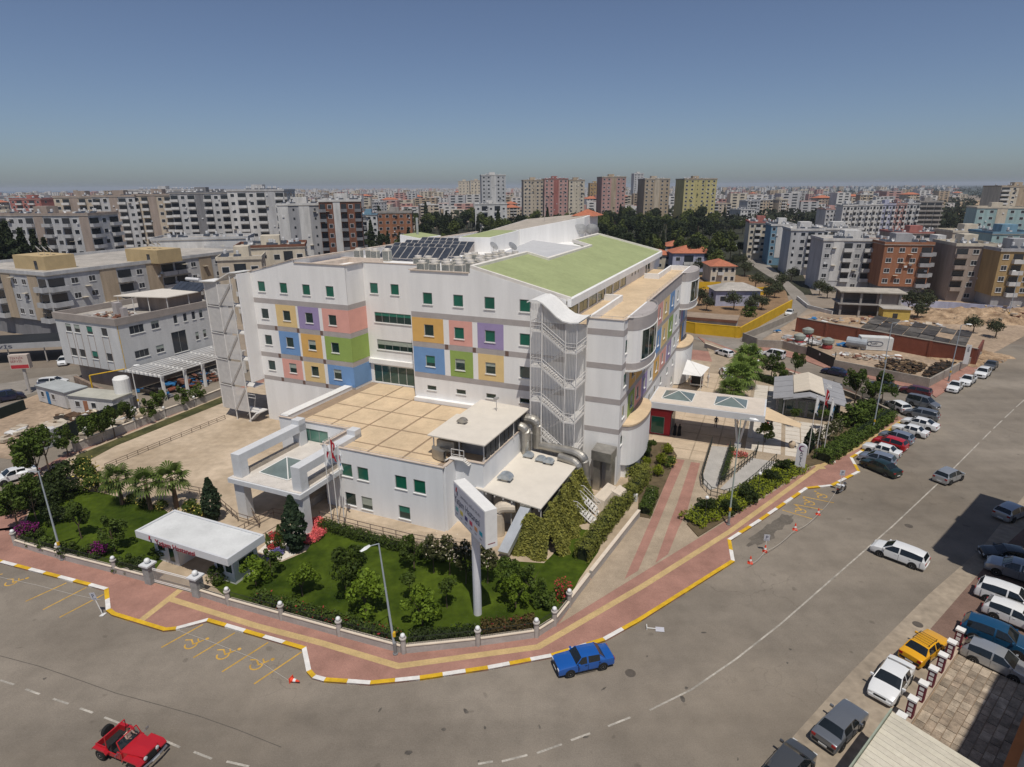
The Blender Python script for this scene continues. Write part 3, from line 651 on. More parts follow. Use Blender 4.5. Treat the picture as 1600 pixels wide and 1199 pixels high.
g = MB(HF); g.box(-67.35,60.75,6.5,-67.1,63.0,21.9); part('cheek_wall', g, M_white, fl_)
g = MB(HF)
for k in range(8): g.box(-69.2+k*.22,60.9,.15+.2*k,-68.9+k*.22,61.9,.2+.2*k)
g.tube([(-69.3,60.95,1.1),(-67.6,60.95,2.7),(-67.2,60.95,4.3)], .03, 5); g.tube([(-68.6,60.95,4.0),(-67.2,60.95,4.0)], .04, 5); g.tube([(-68.6,60.95,4.5),(-67.2,60.95,4.5)], .04, 5)
part('flight', g, M_steel, fl_)
# ---- roof buildings
def roofhouse(poly, z0, ztop, green=True, zf=None):
    g = MB(HF); g.prism(poly, z0, ztop); rh = part('roof_house', g, M_white, hosp)
    if green:
        cx_, cy_ = sum(p[0] for p in poly)/len(poly), sum(p[1] for p in poly)/len(poly)
        sh = [(cx_+(p[0]-cx_)*.9, cy_+(p[1]-cy_)*.93) for p in poly]; f_ = ztop if callable(ztop) else (lambda p: ztop)
        g = MB(HF); g.prism(sh, lambda p: f_(p)-.1, lambda p: f_(p)+.05); part('house_roof', g, M_green_roof, rh)
    return rh
rh = roofhouse([(-49.3,91),(-43.9,92),(-43.9,104),(-49.3,104)], 22.5, lambda p: 25.0+(p[1]-91)*.03)
g = MB(HF); g.box(-48.5,90.85,22.6,-46.4,91.05,24.4); part('shutter_door', g, M_band, rh)
roofhouse([(-65.5,98),(-60.2,96.5),(-60.2,104),(-65.5,105)], 22.5, lambda p: 24.5+(p[0]+65)*-.08)
rh = roofhouse([(-52,104.2),(-43.8,104.2),(-36,118.5),(-36,128),(-52,128)], 21.0, lambda p: 25.5+(p[1]-104)*.06+(p[0]+43.8)*.10, green=False)
g = MB(HF); g.prism([(-51.6,104.6),(-44.2,104.6),(-36.5,118.6),(-36.5,127.6),(-51.6,127.6)], 21.0, lambda p: 25.54+(p[1]-104)*.06+(p[0]+43.8)*.10); part('deck', g, M_roofgrey, rh)
g = MB(HF); z = 27.2
g.add([(-40,122,z),(-35,122,z),(-35,129,z),(-40,129,z),(-37.5,125.5,z+1.3)], [(0,1,4),(1,2,4),(2,3,4),(3,0,4),(3,2,1,0)]); part('tile_roof', g, mat('roof_tile_red', (.42,.15,.085), .85, .2, 1.5, fine=.3), rh)
g = MB(HF); g.add([(-40.5,84.5,22.7),(-29.6,80.2,23.05),(-29.6,100.8,23.05),(-40.5,102.5,23.9),(-40.5,84.5,22.5),(-29.6,80.2,22.4)], [(0,1,2,3),(4,5,1,0)]); part('sloping_wall', g, mat('grey_cladding',(.5,.5,.5),.8,.06,.8), hosp)
g = MB(HF); g.tube([(-63.5,101,24),(-63.5,101,27.5)], .22, 10); part('flue', g, mat('steel_flue',(.6,.6,.58),.35,.1,2.,metal=.7), hosp)
g = MB(HF); g.box(-58.9,72.5,22.6,-52,73.2,23.3); g.box(-58.9,66.0,22.6,-57.5,72.5,23.2); part('roof_kerb', g, M_copes, hosp)
# ---- rooftop machines
def condenser():
    t = thing('air_conditioner', 'x', 'air conditioner')
    g = MB(); g.box(-.55,-.42,.08,.55,.42,1.55); part('casing', g, mat('ac_casing',(.62,.57,.48),.6,.08,2.), t)
    g = MB()
    for k in range(7): x = -.5+k*.165; g.box(x-.012,-.45,.15,x+.012,-.425,1.45)
    for k in range(5): y = -.36+k*.18; g.box(.555,y-.012,.15,.58,y+.012,1.45)
    tag(part('coil_bars', g, M_sill, t), kind='stuff')
    g = MB(); g.box(-.48,-.424,.15,.48,-.4215,1.45); g.box(.5515,-.36,.15,.5535,.36,1.45); part('coil', g, mat('coil_dark',(.10,.11,.10),.6,.2,3.), t)
    g = MB(); g.lathe((0,0,1.55), [(.44,0),(.46,.28),(.40,.28),(.38,.1),(.02,.1)], 14); part('fan_cowl', g, M_rim, t)
    g = MB(); g.box(-.5,-.4,0,-.3,.4,.08); g.box(.3,-.4,0,.5,.4,.08); part('foot', g, M_bar, t)
    return t
ac0 = condenser(); first = True; nac = 0
spots = [(-40.2+1.75*k, 64.6, 'front row') for k in range(4)]+[(-43.6+1.5*k, 69.2, 'second row') for k in range(2)]+[(-39.8+1.7*k, 67.0, 'second row') for k in range(4)]+[(-38.2+1.6*k, 70.0, 'third row') for k in range(3)]+[(-33.9, 68.5+2.1*k, 'row along the green roof') for k in range(6)]+[(-36.2, 72.8+2.2*k, 'inner row') for k in range(4)]+[(-38.6, 73.6+2.2*k, 'inner row') for k in range(2)]
for i, (u, v, n_) in enumerate(spots):
    mw = HF @ FR((u, v, 22.6), R(random.uniform(-2,2)))
    lb = 'beige rooftop condenser unit with round fan, %s behind the right front parapet' % n_ if n_ != 'row along the green roof' else 'beige rooftop condenser unit beside the left edge of the green roof'
    if i == 0: ac0.matrix_basis = mw; ac0['label'] = lb; ac0['group'] = 'roof condensers, '+n_
    else: copy_tree(ac0, mw, lb, 'roof condensers, '+n_)
for k in range(4): copy_tree(ac0, HF @ FR((-57.6+1.5*k, 75.0+.8*(k % 2), 22.6)), 'beige rooftop condenser unit left of the solar collectors', 'roof condensers by the solar collectors')
def solar():
    t = thing('solar_collector', 'x', 'solar panel'); T = Matrix.Rotation(R(32),4,'X')
    g = MB(T); g.box(-.62,0,.3,.62,2.9,.38); part('frame', g, M_bar, t)
    g = MB(T); g.box(-.57,.05,.38,.57,2.85,.386); part('glazing', g, mat('collector_glass',(.045,.052,.066),.25,.3,.8,spec=.5), t)
    g = MB(); g.tube([(-.5,1.8,0),(-.5,1.8,1.3)], .03, 5); g.tube([(.5,1.8,0),(.5,1.8,1.3)], .03, 5); part('stand', g, M_bar, t)
    return t
so0 = solar(); i = 0
for r_, (u0, v0, n_) in enumerate(((-54.6,76.5,9),(-56.4,81.5,10),(-57.6,86.8,10),(-58.0,92.5,8))):
    for k in range(n_):
        mw = HF @ FR((u0+k*1.3, v0, 22.7)); lb = 'dark solar collector in the %s row on the hospital roof' % ('first','second','third','last')[r_]
        if i == 0: so0.matrix_basis = mw; so0['label'] = lb; so0['group'] = 'solar collectors, row %s' % 'first'
        else: copy_tree(so0, mw, lb, 'solar collectors, row %s' % ('first','second','third','last')[r_])
        i += 1
def dish(mw, label, r=.9):
    t = thing('satellite_dish', label, 'satellite dish', mw, 'satellite dishes on roofs'); T = mw @ Matrix.Translation((0,0,1.4)) @ Matrix.Rotation(R(-55),4,'X')
    g = MB(T); g.lathe((0,0,0), [(.05*r,0),(.5*r,.06*r),(r,.26*r),(r*.98,.29*r),(.48*r,.1*r),(.03,.04*r)], 16); part('reflector', g, mat('dish_grey',(.55,.55,.54),.5,.1,2.), t)
    g = MB(mw); g.tube([(0,0,0),(0,0,1.4)], .04, 6); part('mast', g, M_bar, t)
    g = MB(T); g.tube([(0,-.6*r,.15),(0,0,.75*r)], .02, 5); g.ball((0,0,.78*r), .07); part('feed_arm', g, M_bar, t)
dish(HF @ FR((-36.5,117,23.2), R(30)), 'larger satellite dish behind the green roof', 1.5); dish(HF @ FR((-34.6,119,23.2), R(10)), 'satellite dish behind the green roof, right one', 1.4)
dish(HF @ FR((-41.5,88,22.6), R(-20)), 'grey satellite dish on the hospital roof near the white wall', .8); dish(HF @ FR((-38.5,88.5,22.6), R(-20)), 'grey satellite dish beside the green roof corner', .8)
g = MB(HF); g.tube([(-44.2,118,25),(-44.2,118,31)], .05, 5); single('antenna_mast', g, M_bar, 'thin antenna mast on the white roof block', 'antenna')
# ================================================================ annex, portico, plant sheds, gatehouse, sign, walls
annex = thing('annex_building', 'two-storey white annex with beige panelled roof terrace in front of the hospital', 'building', UV(-38,46))
M_annex = mat('annex_render', (.76,.77,.78), .85, .08, .5, stretch=(1,1,.15), fine=.08)
FOOT = [(-52.2,50.6),(-42.0,50.6),(-42.0,46.0),(-27.5,46.0),(-27.5,48.3),(-24.3,48.3),(-24.3,62.8),(-40.9,62.8),(-40.9,66.7),(-50.7,66.7),(-50.7,62.9),(-52.2,62.9)]
g = MB(HF); g.prism(FOOT, .1, 6.75); part('core', g, M_annex, annex)
A1 = HF @ Matrix.Translation((0,46.0,0))
aw = [(-39.75,4.0),(-37.7,3.95),(-33.05,3.9),(-30.85,3.85),(-39.6,.62),(-37.5,.55),(-32.85,.5)]
ah = [(x,x+1.38,z,z+1.48) for x,z in aw]
g = MB(A1); slab(g, -42.05, -27.45, .1, 7.15, ah, -.14, 0); part('front_wall', g, M_annex, annex)
for x, z in aw: window(annex, A1, x, z, 1.38, 1.48, glass=G_teal if z > 3 else G_dark)
A2 = HF @ Matrix.Translation((0,50.6,0))
g = MB(A2); slab(g, -52.3, -42.0, .1, 7.15, [(-50.6,-45.2,4.6,6.3),(-49.5,-43.0,.15,3.2)], -.14, 0); part('front_wall', g, M_annex, annex)
window(annex, A2, -50.6, 4.6, 5.4, 1.7, bars=4, glass=glassmat('pale_glass', (.11,.24,.19), .08), sill=False); window(annex, A2, -49.5, .15, 6.5, 3.05, bars=5, glass=G_dark, sill=False)
for q in ((-42.15,46.1,-41.9,50.6),(-27.5,46.1,-27.25,48.4),(-27.4,48.15,-24.2,48.4),(-24.42,48.4,-24.18,62.7),(-52.3,50.7,-51.2,62.9)):
    g = MB(HF); g.box(q[0],q[1],.1,q[2],q[3],7.15 if q[0] > -50 else 7.3); part('parapet', g, M_annex, annex)
def cope2(root, pts, w=.36, t=.08, m=M_copes, M=HF):
    for a, b_ in zip(pts, pts[1:]):
        g = MB(M); a, b_ = Vector(a), Vector(b_); d = (b_-a).normalized(); s_ = Vector((d.y,-d.x,0)).normalized()*w/2; up = Vector((0,0,t))
        g.add([a-s_,b_-s_,b_+s_,a+s_,a-s_+up,b_-s_+up,b_+s_+up,a+s_+up], [(3,2,1,0),(4,5,6,7),(0,1,5,4),(1,2,6,5),(2,3,7,6),(3,0,4,7)]); part('coping', g, m, root)
cope2(annex, [(-52.3,50.55,7.152),(-41.85,50.55,7.152)]); cope2(annex, [(-42.02,50.35,7.154),(-42.02,46.15,7.154)]); cope2(annex, [(-42.2,45.97,7.156),(-27.3,45.97,7.156)]); cope2(annex, [(-27.42,46.2,7.158),(-27.42,48.1,7.158)]); cope2(annex, [(-27.6,48.27,7.161),(-24.1,48.27,7.161)]); cope2(annex, [(-24.3,48.5,7.163),(-24.3,62.6,7.163)])
cope2(annex, [(-51.75,50.8,7.302),(-51.75,62.8,7.302)], 1.2, .05, M_sill)
g = MB(HF)   # rail along the parapet
for a, b_ in (((-52.2,50.6),(-42,50.6)),((-42,50.4),(-42,46.1)),((-42,46),(-27.5,46)),((-24.3,48.3),(-24.3,58))):
    g.tube([(a[0],a[1],7.5),(b_[0],b_[1],7.5)], .02, 4); n = 6
    for k in range(n+1): t = k/n; x, y = a[0]+(b_[0]-a[0])*t, a[1]+(b_[1]-a[1])*t; g.tube([(x,y,7.2),(x,y,7.5)], .015, 4)
tag(part('roof_rail', g, M_bar, annex), kind='stuff')
# terrace panels with recessed joints
g = MB(HF); g.prism(FOOT, 6.75, 6.82); part('terrace_bed', g, M_joint, annex)
us = [-51.1,-49.55,-45.4,-41.2,-36.85,-32.65,-28.4,-24.5]; vs = [46.3,48.45,53.0,57.45,62.1,66.6]
for i in range(len(us)-1):
    for j in range(len(vs)-1):
        a, b_, c, d = us[i]+.13, us[i+1]-.13, vs[j]+.13, vs[j+1]-.13
        if i == 0: continue
        if b_ < -41.5 and d < 51: continue
        if b_ < -41 and c < 51: c = 50.9
        if d > 62.6 and not (b_ < -40.9): continue
        if a > -28.5 and c < 48.6: c = 48.7
        if d-c < .6: continue
        g = MB(HF); g.prism([(a,c),(b_,c),(b_,d),(a,d)], 6.8, 6.88+random.uniform(0,.006)); part('terrace_panel', g, M_beige, annex)
g = MB(HF); g.box(-40.9,62.2,6.85,-28.5,62.85,7.35); part('skirting', g, M_white, annex)
# ---- roof-top plant shelter on the annex
M_sheet = mat('cream_sheet_metal', (.66,.61,.53), .6, .06, .8, stretch=(1,1,1), fine=.06)
M_duct = mat('galvanised_duct', (.42,.40,.36), .42, .25, .9, metal=.75, bump=.15)
shel = thing('plant_shelter', 'flat cream sheet roof on posts over the machines on the annex roof', 'shelter', UV(-27,54,6.9))
g = MB(HF); g.prism([(-30.4,48.2),(-23.9,48.0),(-23.75,59.2),(-30.1,59.8),(-30.1,54.6),(-30.5,54.6)], lambda p: 9.15, lambda p: 9.27); part('roof', g, M_sheet, shel)
for u, v in ((-30,48.7),(-27,48.6),(-24.3,48.6),(-24.2,52),(-24.1,55.5),(-24,58.8),(-29.8,59)):
    g = MB(HF); g.box(u-.05,v-.05,6.85,u+.05,v+.05,9.14); part('post', g, M_steel, shel)
g = MB(HF)
for k in range(9): g.box(-24.25,49.0+k*1.1,7.4,-24.2,49.9+k*1.1,8.9)
tag(part('louvres', g, mat('louvre_dark',(.06,.065,.07),.6,.2,2.), shel), kind='stuff')
def blockthing(name, label, cat, boxes, m, M=HF, group=None, names=None):
    t = thing(name, label, cat, M @ Vector((boxes[0][0], boxes[0][1], boxes[0][2])), group)
    for k, q in enumerate(boxes): g = MB(M); g.box(*q); part(names[k] if names else 'casing', g, m, t)
    return t
blockthing('air_handling_unit', 'large grey air handling unit under the cream shelter', 'machine', [(-29.4,50.5,6.9,-25.2,53.2,8.7),(-29.2,54,6.9,-25.5,57.5,8.6)], mat('machine_grey',(.30,.31,.32),.55,.2,1.5))
t = thing('elbow_duct', 'big curved galvanised duct lying at the front corner of the annex roof', 'duct', UV(-29.5,48,6.9))
g = MB(HF)
prev = None
for k in range(9):
    a = R(180-k*11.25); P_ = [(-28.2+1.9*math.cos(a)*r_, 48.6-1.0*math.sin(a)*r_*1.1) for r_ in (.55,1.)]
    sec = [(P_[0][0],P_[0][1],7.0),(P_[1][0],P_[1][1],7.0),(P_[1][0],P_[1][1],8.0),(P_[0][0],P_[0][1],8.0)]
    if prev:
        for i in range(4): g.quad(prev[i], prev[(i+1)%4], sec[(i+1)%4], sec[i])
    prev = sec
part('bend', g, M_duct, t); g = MB(HF); g.box(-29.6,48.6,7.6,-27.6,50.2,8.7); part('box_duct', g, M_duct, t)
def cowl(u, v, z, label, s=.8, m=None):
    t = thing('roof_vent', label, 'vent', UV(u,v,z)); g = MB(HF)
    g.box(u-.35*s,v-.3*s,z,u+.35*s,v+.3*s,z+.35*s); part('neck', g, M_duct, t)
    g = MB(HF); n = 8; prof = [(u-.75*s*math.cos(math.pi*k/n), z+.3*s+.55*s*math.sin(math.pi*k/n)) for k in range(n+1)]
    for (a, za), (c, zc) in zip(prof, prof[1:]): g.quad((a,v-.5*s,za),(c,v-.5*s,zc),(c,v+.5*s,zc),(a,v+.5*s,za))
    g.add([(x,v-.5*s,z_) for x,z_ in prof], [tuple(range(n,-1,-1))]); g.add([(x,v+.5*s,z_) for x,z_ in prof], [tuple(range(n+1))])
    part('hood', g, m or mat('zinc_blue',(.42,.47,.52),.3,.15,2.,metal=.6), t)
cowl(-28.6,52.3,9.27, 'small curved steel vent on the cream shelter roof', .7, M_duct)
dish(HF @ FR((-26.8,57,9.27), R(40)), 'small dish aerial on the cream shelter roof', .35)
g = MB(HF)
for x in (-27.6,-26.2): g.tube([(x,48.0,7.1),(x,48.0,8.3)], .035, 5)
g.tube([(-27.6,48,8.3),(-26.2,48,8.3)], .035, 5); g.tube([(-27.6,48,7.75),(-26.2,48,7.75)], .03, 5); g.box(-27.7,47.6,7.35,-26.1,48.3,7.42)
for s_ in (-1,1):
    for k in range(4): g.box(-26.9+s_*(.85+.16*k)-.1,47.65,7.3-.12*k,-26.9+s_*(.85+.16*k)+.1,48.25,7.34-.12*k)
single('step_bridge', g, M_steel, 'small white steel step bridge over the annex parapet', 'steps')
# ---- lower plant room with climbing plant
pr = thing('plant_room', 'low plant room with cream sheet roof and climbing plants beside the annex', 'building', UV(-21,52))
g = MB(HF); g.prism([(-25.0,47.9),(-17.6,46.8),(-17.3,57.6),(-24.6,58.6)], lambda p: 4.45+(p[0]+25)*-.02, lambda p: 4.57+(p[0]+25)*-.02); part('roof', g, M_sheet, pr)
g = MB(HF); g.box(-23.9,49.8,.1,-18.6,57.2,4.25); part('room_wall', g, mat('plant_wall',(.45,.42,.37),.9,.15,1.), pr)
for k in range(8):
    t = k/7; g = MB(HF); x = -24.7+6.9*t; y = 47.95-1.0*t; g.box(x-.05,y-.1,4.2-.14*t,x+.05,y+6,4.38-.14*t); part('rafter', g, M_steel, pr)
for u, v in ((-17.7,47.1),(-17.6,52),(-17.5,57.2),(-24.5,48.3),(-21,47.7)):
    g = MB(HF); g.tube([(u,v,.1),(u,v,4.3)], .06, 6); part('post', g, M_steel, pr)
cowl(-22.9,50.6,4.53, 'blue-grey barrel vent near the front of the plant room roof', 1.0)
for k, (u, v) in enumerate(((-22.8,56.6),(-21.2,56.2),(-20.2,56.0))): 
    cowl(u, v, 4.5, 'square zinc vent hood, %s of the three at the back of the plant room roof' % ('leftmost','middle','rightmost')[k], .75)
# ---- big ducts
def rduct(name, label, pts, r, m=M_duct, seg=6):
    "round duct through points with rounded bends"
    P_ = [Vector(p) for p in pts]; out = [P_[0]]
    for a, b_, c in zip(P_, P_[1:], P_[2:]):
        rr = min((a-b_).length, (c-b_).length)*.45; rr = min(rr, 1.0)
        s0, s1 = b_+(a-b_).normalized()*rr, b_+(c-b_).normalized()*rr
        for k in range(seg+1): t = k/seg; out.append(s0.lerp(b_, t).lerp(b_.lerp(s1, t), t))
    out.append(P_[-1]); t = thing(name, label, 'duct', HF @ P_[-1])
    g = MB(HF); g.tube(out, r, 14); part('pipe', g, m, t, smooth=False)
    for k in range(1, len(P_)-1):
        g = MB(HF); mid = (P_[k]+P_[k+1])/2; d = (P_[k+1]-P_[k]).normalized()*.04; g.tube([mid-d, mid+d], r+.04, 14); part('flange', g, m, t)
    return t
rduct('round_duct', 'thick grey duct arching from under the cream shelter down behind the plant room roof', [(-25.5,58.6,8.2),(-22.6,58.9,8.2),(-22.6,58.9,4.9)], .62)
rduct('round_duct', 'second grey duct arch beside the white stair, nearer to the camera', [(-25.5,57.2,7.8),(-23.4,57.4,7.8),(-23.4,57.4,4.6)], .5)
rduct('round_duct', 'long grey duct running below the fire stair and dropping to the ground', [(-22.6,58.9,5.2),(-18.0,58.4,5.2),(-17.0,58.2,4.9),(-16.3,58.0,.2)], .55)
rduct('round_duct', 'short grey duct dropping from the corner of the plant room roof', [(-19.5,57.4,4.9),(-17.1,57.0,4.7),(-17.1,56.9,2.2)], .45)
t = thing('box_duct', 'large angular grey duct against the right-hand foot of the hospital', 'duct', UV(-15,60.5))
g = MB(HF); g.prism([(-16.6,59.9),(-14.3,59.6),(-14.2,61.9),(-16.6,62.2)], 4.0, 5.1); part('head', g, M_duct, t)
for q in ((-16.4,60.2,-15.6,61.6),(-14.9,60.0,-14.25,61.6)): g = MB(HF); g.box(q[0],q[1],.1,q[2],q[3],4.0); part('leg', g, M_duct, t)
g = MB(HF); g.box(-15.6,61.0,.1,-14.9,61.8,4.0); part('back_panel', g, M_bar, t)
t = thing('vent_hood', 'cream angular intake hood on the ground beside the hedge', 'duct', UV(-13.6,58.5))
g = MB(HF); g.add([(-15.3,56.2,.1),(-13.9,55.6,.1),(-13.0,58.4,.1),(-14.4,59.0,.1),(-15.2,56.6,1.3),(-13.9,56.0,1.3),(-13.2,58.2,2.1),(-14.3,58.8,2.1)], [(3,2,1,0),(4,5,6,7),(0,1,5,4),(1,2,6,5),(2,3,7,6),(3,0,4,7)]); part('hood', g, mat('cream_metal',(.60,.52,.42),.6,.1,1.5), t)
g = MB(HF); g.add([(-13.6,57.4,.8),(-12.4,57.0,.9),(-12.0,58.8,1.0),(-13.0,59.2,1.0),(-13.6,57.5,1.9),(-12.6,57.2,1.7),(-12.2,58.6,1.8),(-13.0,59.0,2.0)], [(3,2,1,0),(4,5,6,7),(0,1,5,4),(1,2,6,5),(2,3,7,6),(3,0,4,7)]); part('mouth', g, MATS['cream_metal'], t)
t = thing('inclined_duct', 'pale slanting square duct in front of the ivy', 'duct', UV(-19.5,45))
g = MB(HF); a, b_ = Vector((-20.2,44.2,.4)), Vector((-19.2,47.2,3.7)); d = Vector((.5,0,0)); up = Vector((0,-.35,.5))
g.add([a-d,a+d,b_+d,b_-d,a-d+up,a+d+up,b_+d+up,b_-d+up], [(3,2,1,0),(4,5,6,7),(0,1,5,4),(1,2,6,5),(2,3,7,6),(3,0,4,7)]); part('shaft', g, mat('pale_steel',(.52,.54,.56),.4,.12,1.,metal=.4), t)
g = MB(HF); g.box(-19.75,46.9,3.75,-18.65,47.9,4.3); part('collar', g, M_duct, t)
rduct('round_duct', 'tall cream duct under the eaves behind the hoarding sign', [(-22.3,47.6,.2),(-22.3,47.4,3.3),(-20.6,47.9,3.4)], .6, mat('cream_metal',(.60,.52,.42)))
def stairset(label, u0, u1, v, w, zt, M=HF, down=1):
    t = thing('steel_stairs', label, 'stairs', M @ Vector((u1,v,0))); n = 6
    g = MB(M); g.box(u0-1.6,v,zt-.1,u0,v+w,zt); part('platform', g, M_steel, t)
    for k in range(n): tt = (k+.5)/n; x = u0+(u1-u0)*tt; z = zt*(1-tt); g = MB(M); g.box(x-.14,v,z-.03,x+.14,v+w,z+.02); part('step', g, M_steel, t)
    for y in (v, v+w):
        g = MB(M); g.tube([(u0-1.6,y,zt+.9),(u0,y,zt+.9),(u1,y,.95)], .035, 5); g.tube([(u0-1.6,y,zt+.5),(u0,y,zt+.5),(u1,y,.5)], .025, 5); g.tube([(u0-1.6,y,zt-.05),(u0,y,zt-.05),(u1,y,.1)], .07, 5)
        for x, z in ((u0-1.6,zt),(u0-.8,zt),(u0,zt),((u0+u1)/2,zt/2),(u1,.1)): g.tube([(x,y,.1),(x,y,z+.92)], .03, 5)
        tag(part('railing', g, M_steel, t), kind='stuff')
stairset('white steel stairs nearer to the ivy, below the plant room', -15.9, -14.2, 52.9, 1.3, 1.5); stairset('white steel stairs beside the cream intake hood', -16.2, -14.3, 54.9, 1.2, 1.7)
t = thing('split_unit', 'white outdoor air conditioner at the end of the hedge', 'air conditioner', UV(-11.6,59.6))
g = MB(HF); g.box(-12.1,59.2,.2,-11.1,59.6,1.0); part('casing', g, M_sill, t); g = MB(HF @ Matrix.Translation((-11.75,59.18,.6)) @ Matrix.Rotation(R(90),4,'X')); g.lathe((0,0,0), [(.28,0),(.28,.03),(.05,.03)], 14); part('fan', g, M_bar, t)
# ---- entrance portico
por = thing('entrance_portico', 'white entrance portico with glass pyramid skylight and two open frames on top', 'canopy', UV(-44.5,43))
M_pan = mat('alu_panel', (.60,.61,.62), .45, .06, 1.)
M_portop = mat('canopy_top', (.58,.54,.49), .85, .12, .8, fine=.15)
g = MB(HF); g.box(-49.2,39.6,4.25,-39.7,50.4,4.75); part('slab', g, M_pan, por)
g = MB(HF); g.box(-49.0,39.8,4.75,-39.9,50.4,4.8); part('deck', g, M_portop, por)
for u in (-48.9,-41.1):
    for k in range(3): g = MB(HF); g.box(u,40.0,.1+1.38*k,u+1.3,40.9,.1+1.38*(k+1)-.012); part('column', g, M_pan, por)
    for k in range(2): g = MB(HF); g.box(u+.1,40.1,4.8+.85*k,u+1.2,41.1,4.8+.85*(k+1)-.012); part('frame_leg', g, M_pan, por)
    for k in range(9): g = MB(HF); g.box(u+.1,40.1+1.08*k,6.5,u+1.2,40.1+1.08*(k+1)-.012,7.35); part('frame_beam', g, M_pan, por)
    g = MB(HF); g.box(u+.1,48.75,4.8,u+1.2,49.8,7.9); part('frame_leg', g, M_pan, por)
    g = MB(HF); g.box(u+.4,41.2,4.8,u+.9,48.7,5.25); part('upstand', g, M_roofgrey, por)
ap = (-44.95,43.7,6.5); base = [(-47.0,41.7),(-42.9,41.5),(-42.9,45.7),(-47.0,45.8)]
G_sky = glassmat('skylight_glass', (.16,.20,.19), .08)
for k in range(4):
    a, b_ = base[k], base[(k+1)%4]; g = MB(HF); g.add([(*a,4.85),(*b_,4.85),(ap[0],ap[1],6.1)], [(0,1,2)]); part('skylight_pane', g, G_sky, por)
    g = MB(HF); g.tube([(*a,4.88),(ap[0],ap[1],6.14)], .06, 5); g.tube([(*a,4.86),(*b_,4.86)], .06, 5); part('skylight_bar', g, M_sill, por)
g = MB(HF); g.box(-43.5,40.6,.1,-43.2,50.3,.9); part('ramp_wall', g, M_roofgrey, por)
# ---- gatehouse
gh = thing('gatehouse', 'small white gatehouse with flat overhanging roof above the garden gate', 'building', UV(-45,32))
M_ghr = mat('gatehouse_roof', (.60,.61,.60), .8, .12, .5, fine=.12)
g = MB(HF); g.box(-50.8,30.4,2.75,-39.4,34.5,3.3); part('roof_slab', g, M_pan, gh)
g = MB(HF); g.box(-50.6,30.6,3.3,-39.6,34.3,3.32); part('roof_deck', g, M_ghr, gh)
for q in ((-50.8,30.4,-50.6,34.5),(-39.6,30.4,-39.4,34.5),(-50.6,30.4,-39.6,30.6),(-50.6,34.3,-39.6,34.5)): g = MB(HF); g.box(q[0],q[1],3.3,q[2],q[3],3.45); part('upstand', g, M_pan, gh)
for u0, u1, wins in ((-49.9,-46.9,((-49.6,1.2,1.1,1.2),(-48.2,.3,.8,2.2))),(-42.3,-40.0,((-42.1,1.1,.9,1.3),(-41.1,1.1,.9,1.3)))):
    T = HF @ Matrix.Translation((0,31.4,0)); hh = [(x,x+w,z,z+h) for x,z,w,h in wins]
    g = MB(HF); g.box(u0,31.4,.1,u1,34,2.74); part('cabin', g, M_sill, gh)
    g = MB(T); slab(g, u0, u1, .1, 2.74, hh, -.1, 0); part('cabin_wall', g, M_pan, gh)
    for x, z, w, h in wins: window(gh, T, x, z, w, h, glass=G_dark, frame=M_sill, sill=False)
    T = HF @ Matrix.Translation((u1 if u0 < -45 else u0, 32.7,0)) @ Matrix.Rotation(R(90 if u0 < -45 else -90),4,'Z'); window(gh, T, -.8, 1.0, 1.6, 1.3, glass=G_dark, frame=M_sill, sill=False)
T = HF @ Matrix.Translation((-40.0,32.7,0)) @ Matrix.Rotation(R(90),4,'Z'); window(gh, T, -.9, 1.0, 1.8, 1.3, glass=G_dark, frame=M_sill, sill=False, bars=2)
_TX = []
def text(root, name, s, size, M, m, extr=.01, align='LEFT'):
    c = bpy.data.curves.new('text', 'FONT'); c.body = s; c.size = size; c.extrude = extr; c.align_x = align
    o = bpy.data.objects.new('text', c); COL.objects.link(o)
    dg = bpy.context.evaluated_depsgraph_get(); me = bpy.data.meshes.new_from_object(o.evaluated_get(dg)); 
    bpy.data.objects.remove(o); bpy.data.curves.remove(c)
    me.name = name; me.materials.clear(); me.materials.append(m); return link(name, me, root, M)
STAND = Matrix.Rotation(R(90),4,'X')
M_ink = mat('ink_navy', (.03,.035,.07), .6, 0); M_redink = mat('ink_red', (.45,.03,.05), .6, 0); M_grink = mat('ink_grey', (.16,.16,.19), .6, 0)
M_dkred = mat('letter_maroon', (.22,.05,.06), .6, 0)
text(gh, 'lettering', 'Yaşam Hastanesi', .72, HF @ Matrix.Translation((-48.2,30.37,2.72)) @ STAND, M_dkred, .03)
def logo(root, M, s):
    g = MB(M); g.add([(-.1*s,0,0),(.12*s,0,-.1*s),(.3*s,0,.45*s),(.05*s,0,.5*s)], [(0,1,2,3)]); part('emblem', g, M_redink, root)
    g = MB(M); g.add([(.14*s,0,-.35*s),(.4*s,0,-.35*s),(.4*s,0,.1*s),(.22*s,0,.12*s)], [(0,1,2,3)]); part('emblem', g, M_ink, root)
logo(gh, HF @ Matrix.Translation((-49.0,30.38,3.0)), .8)
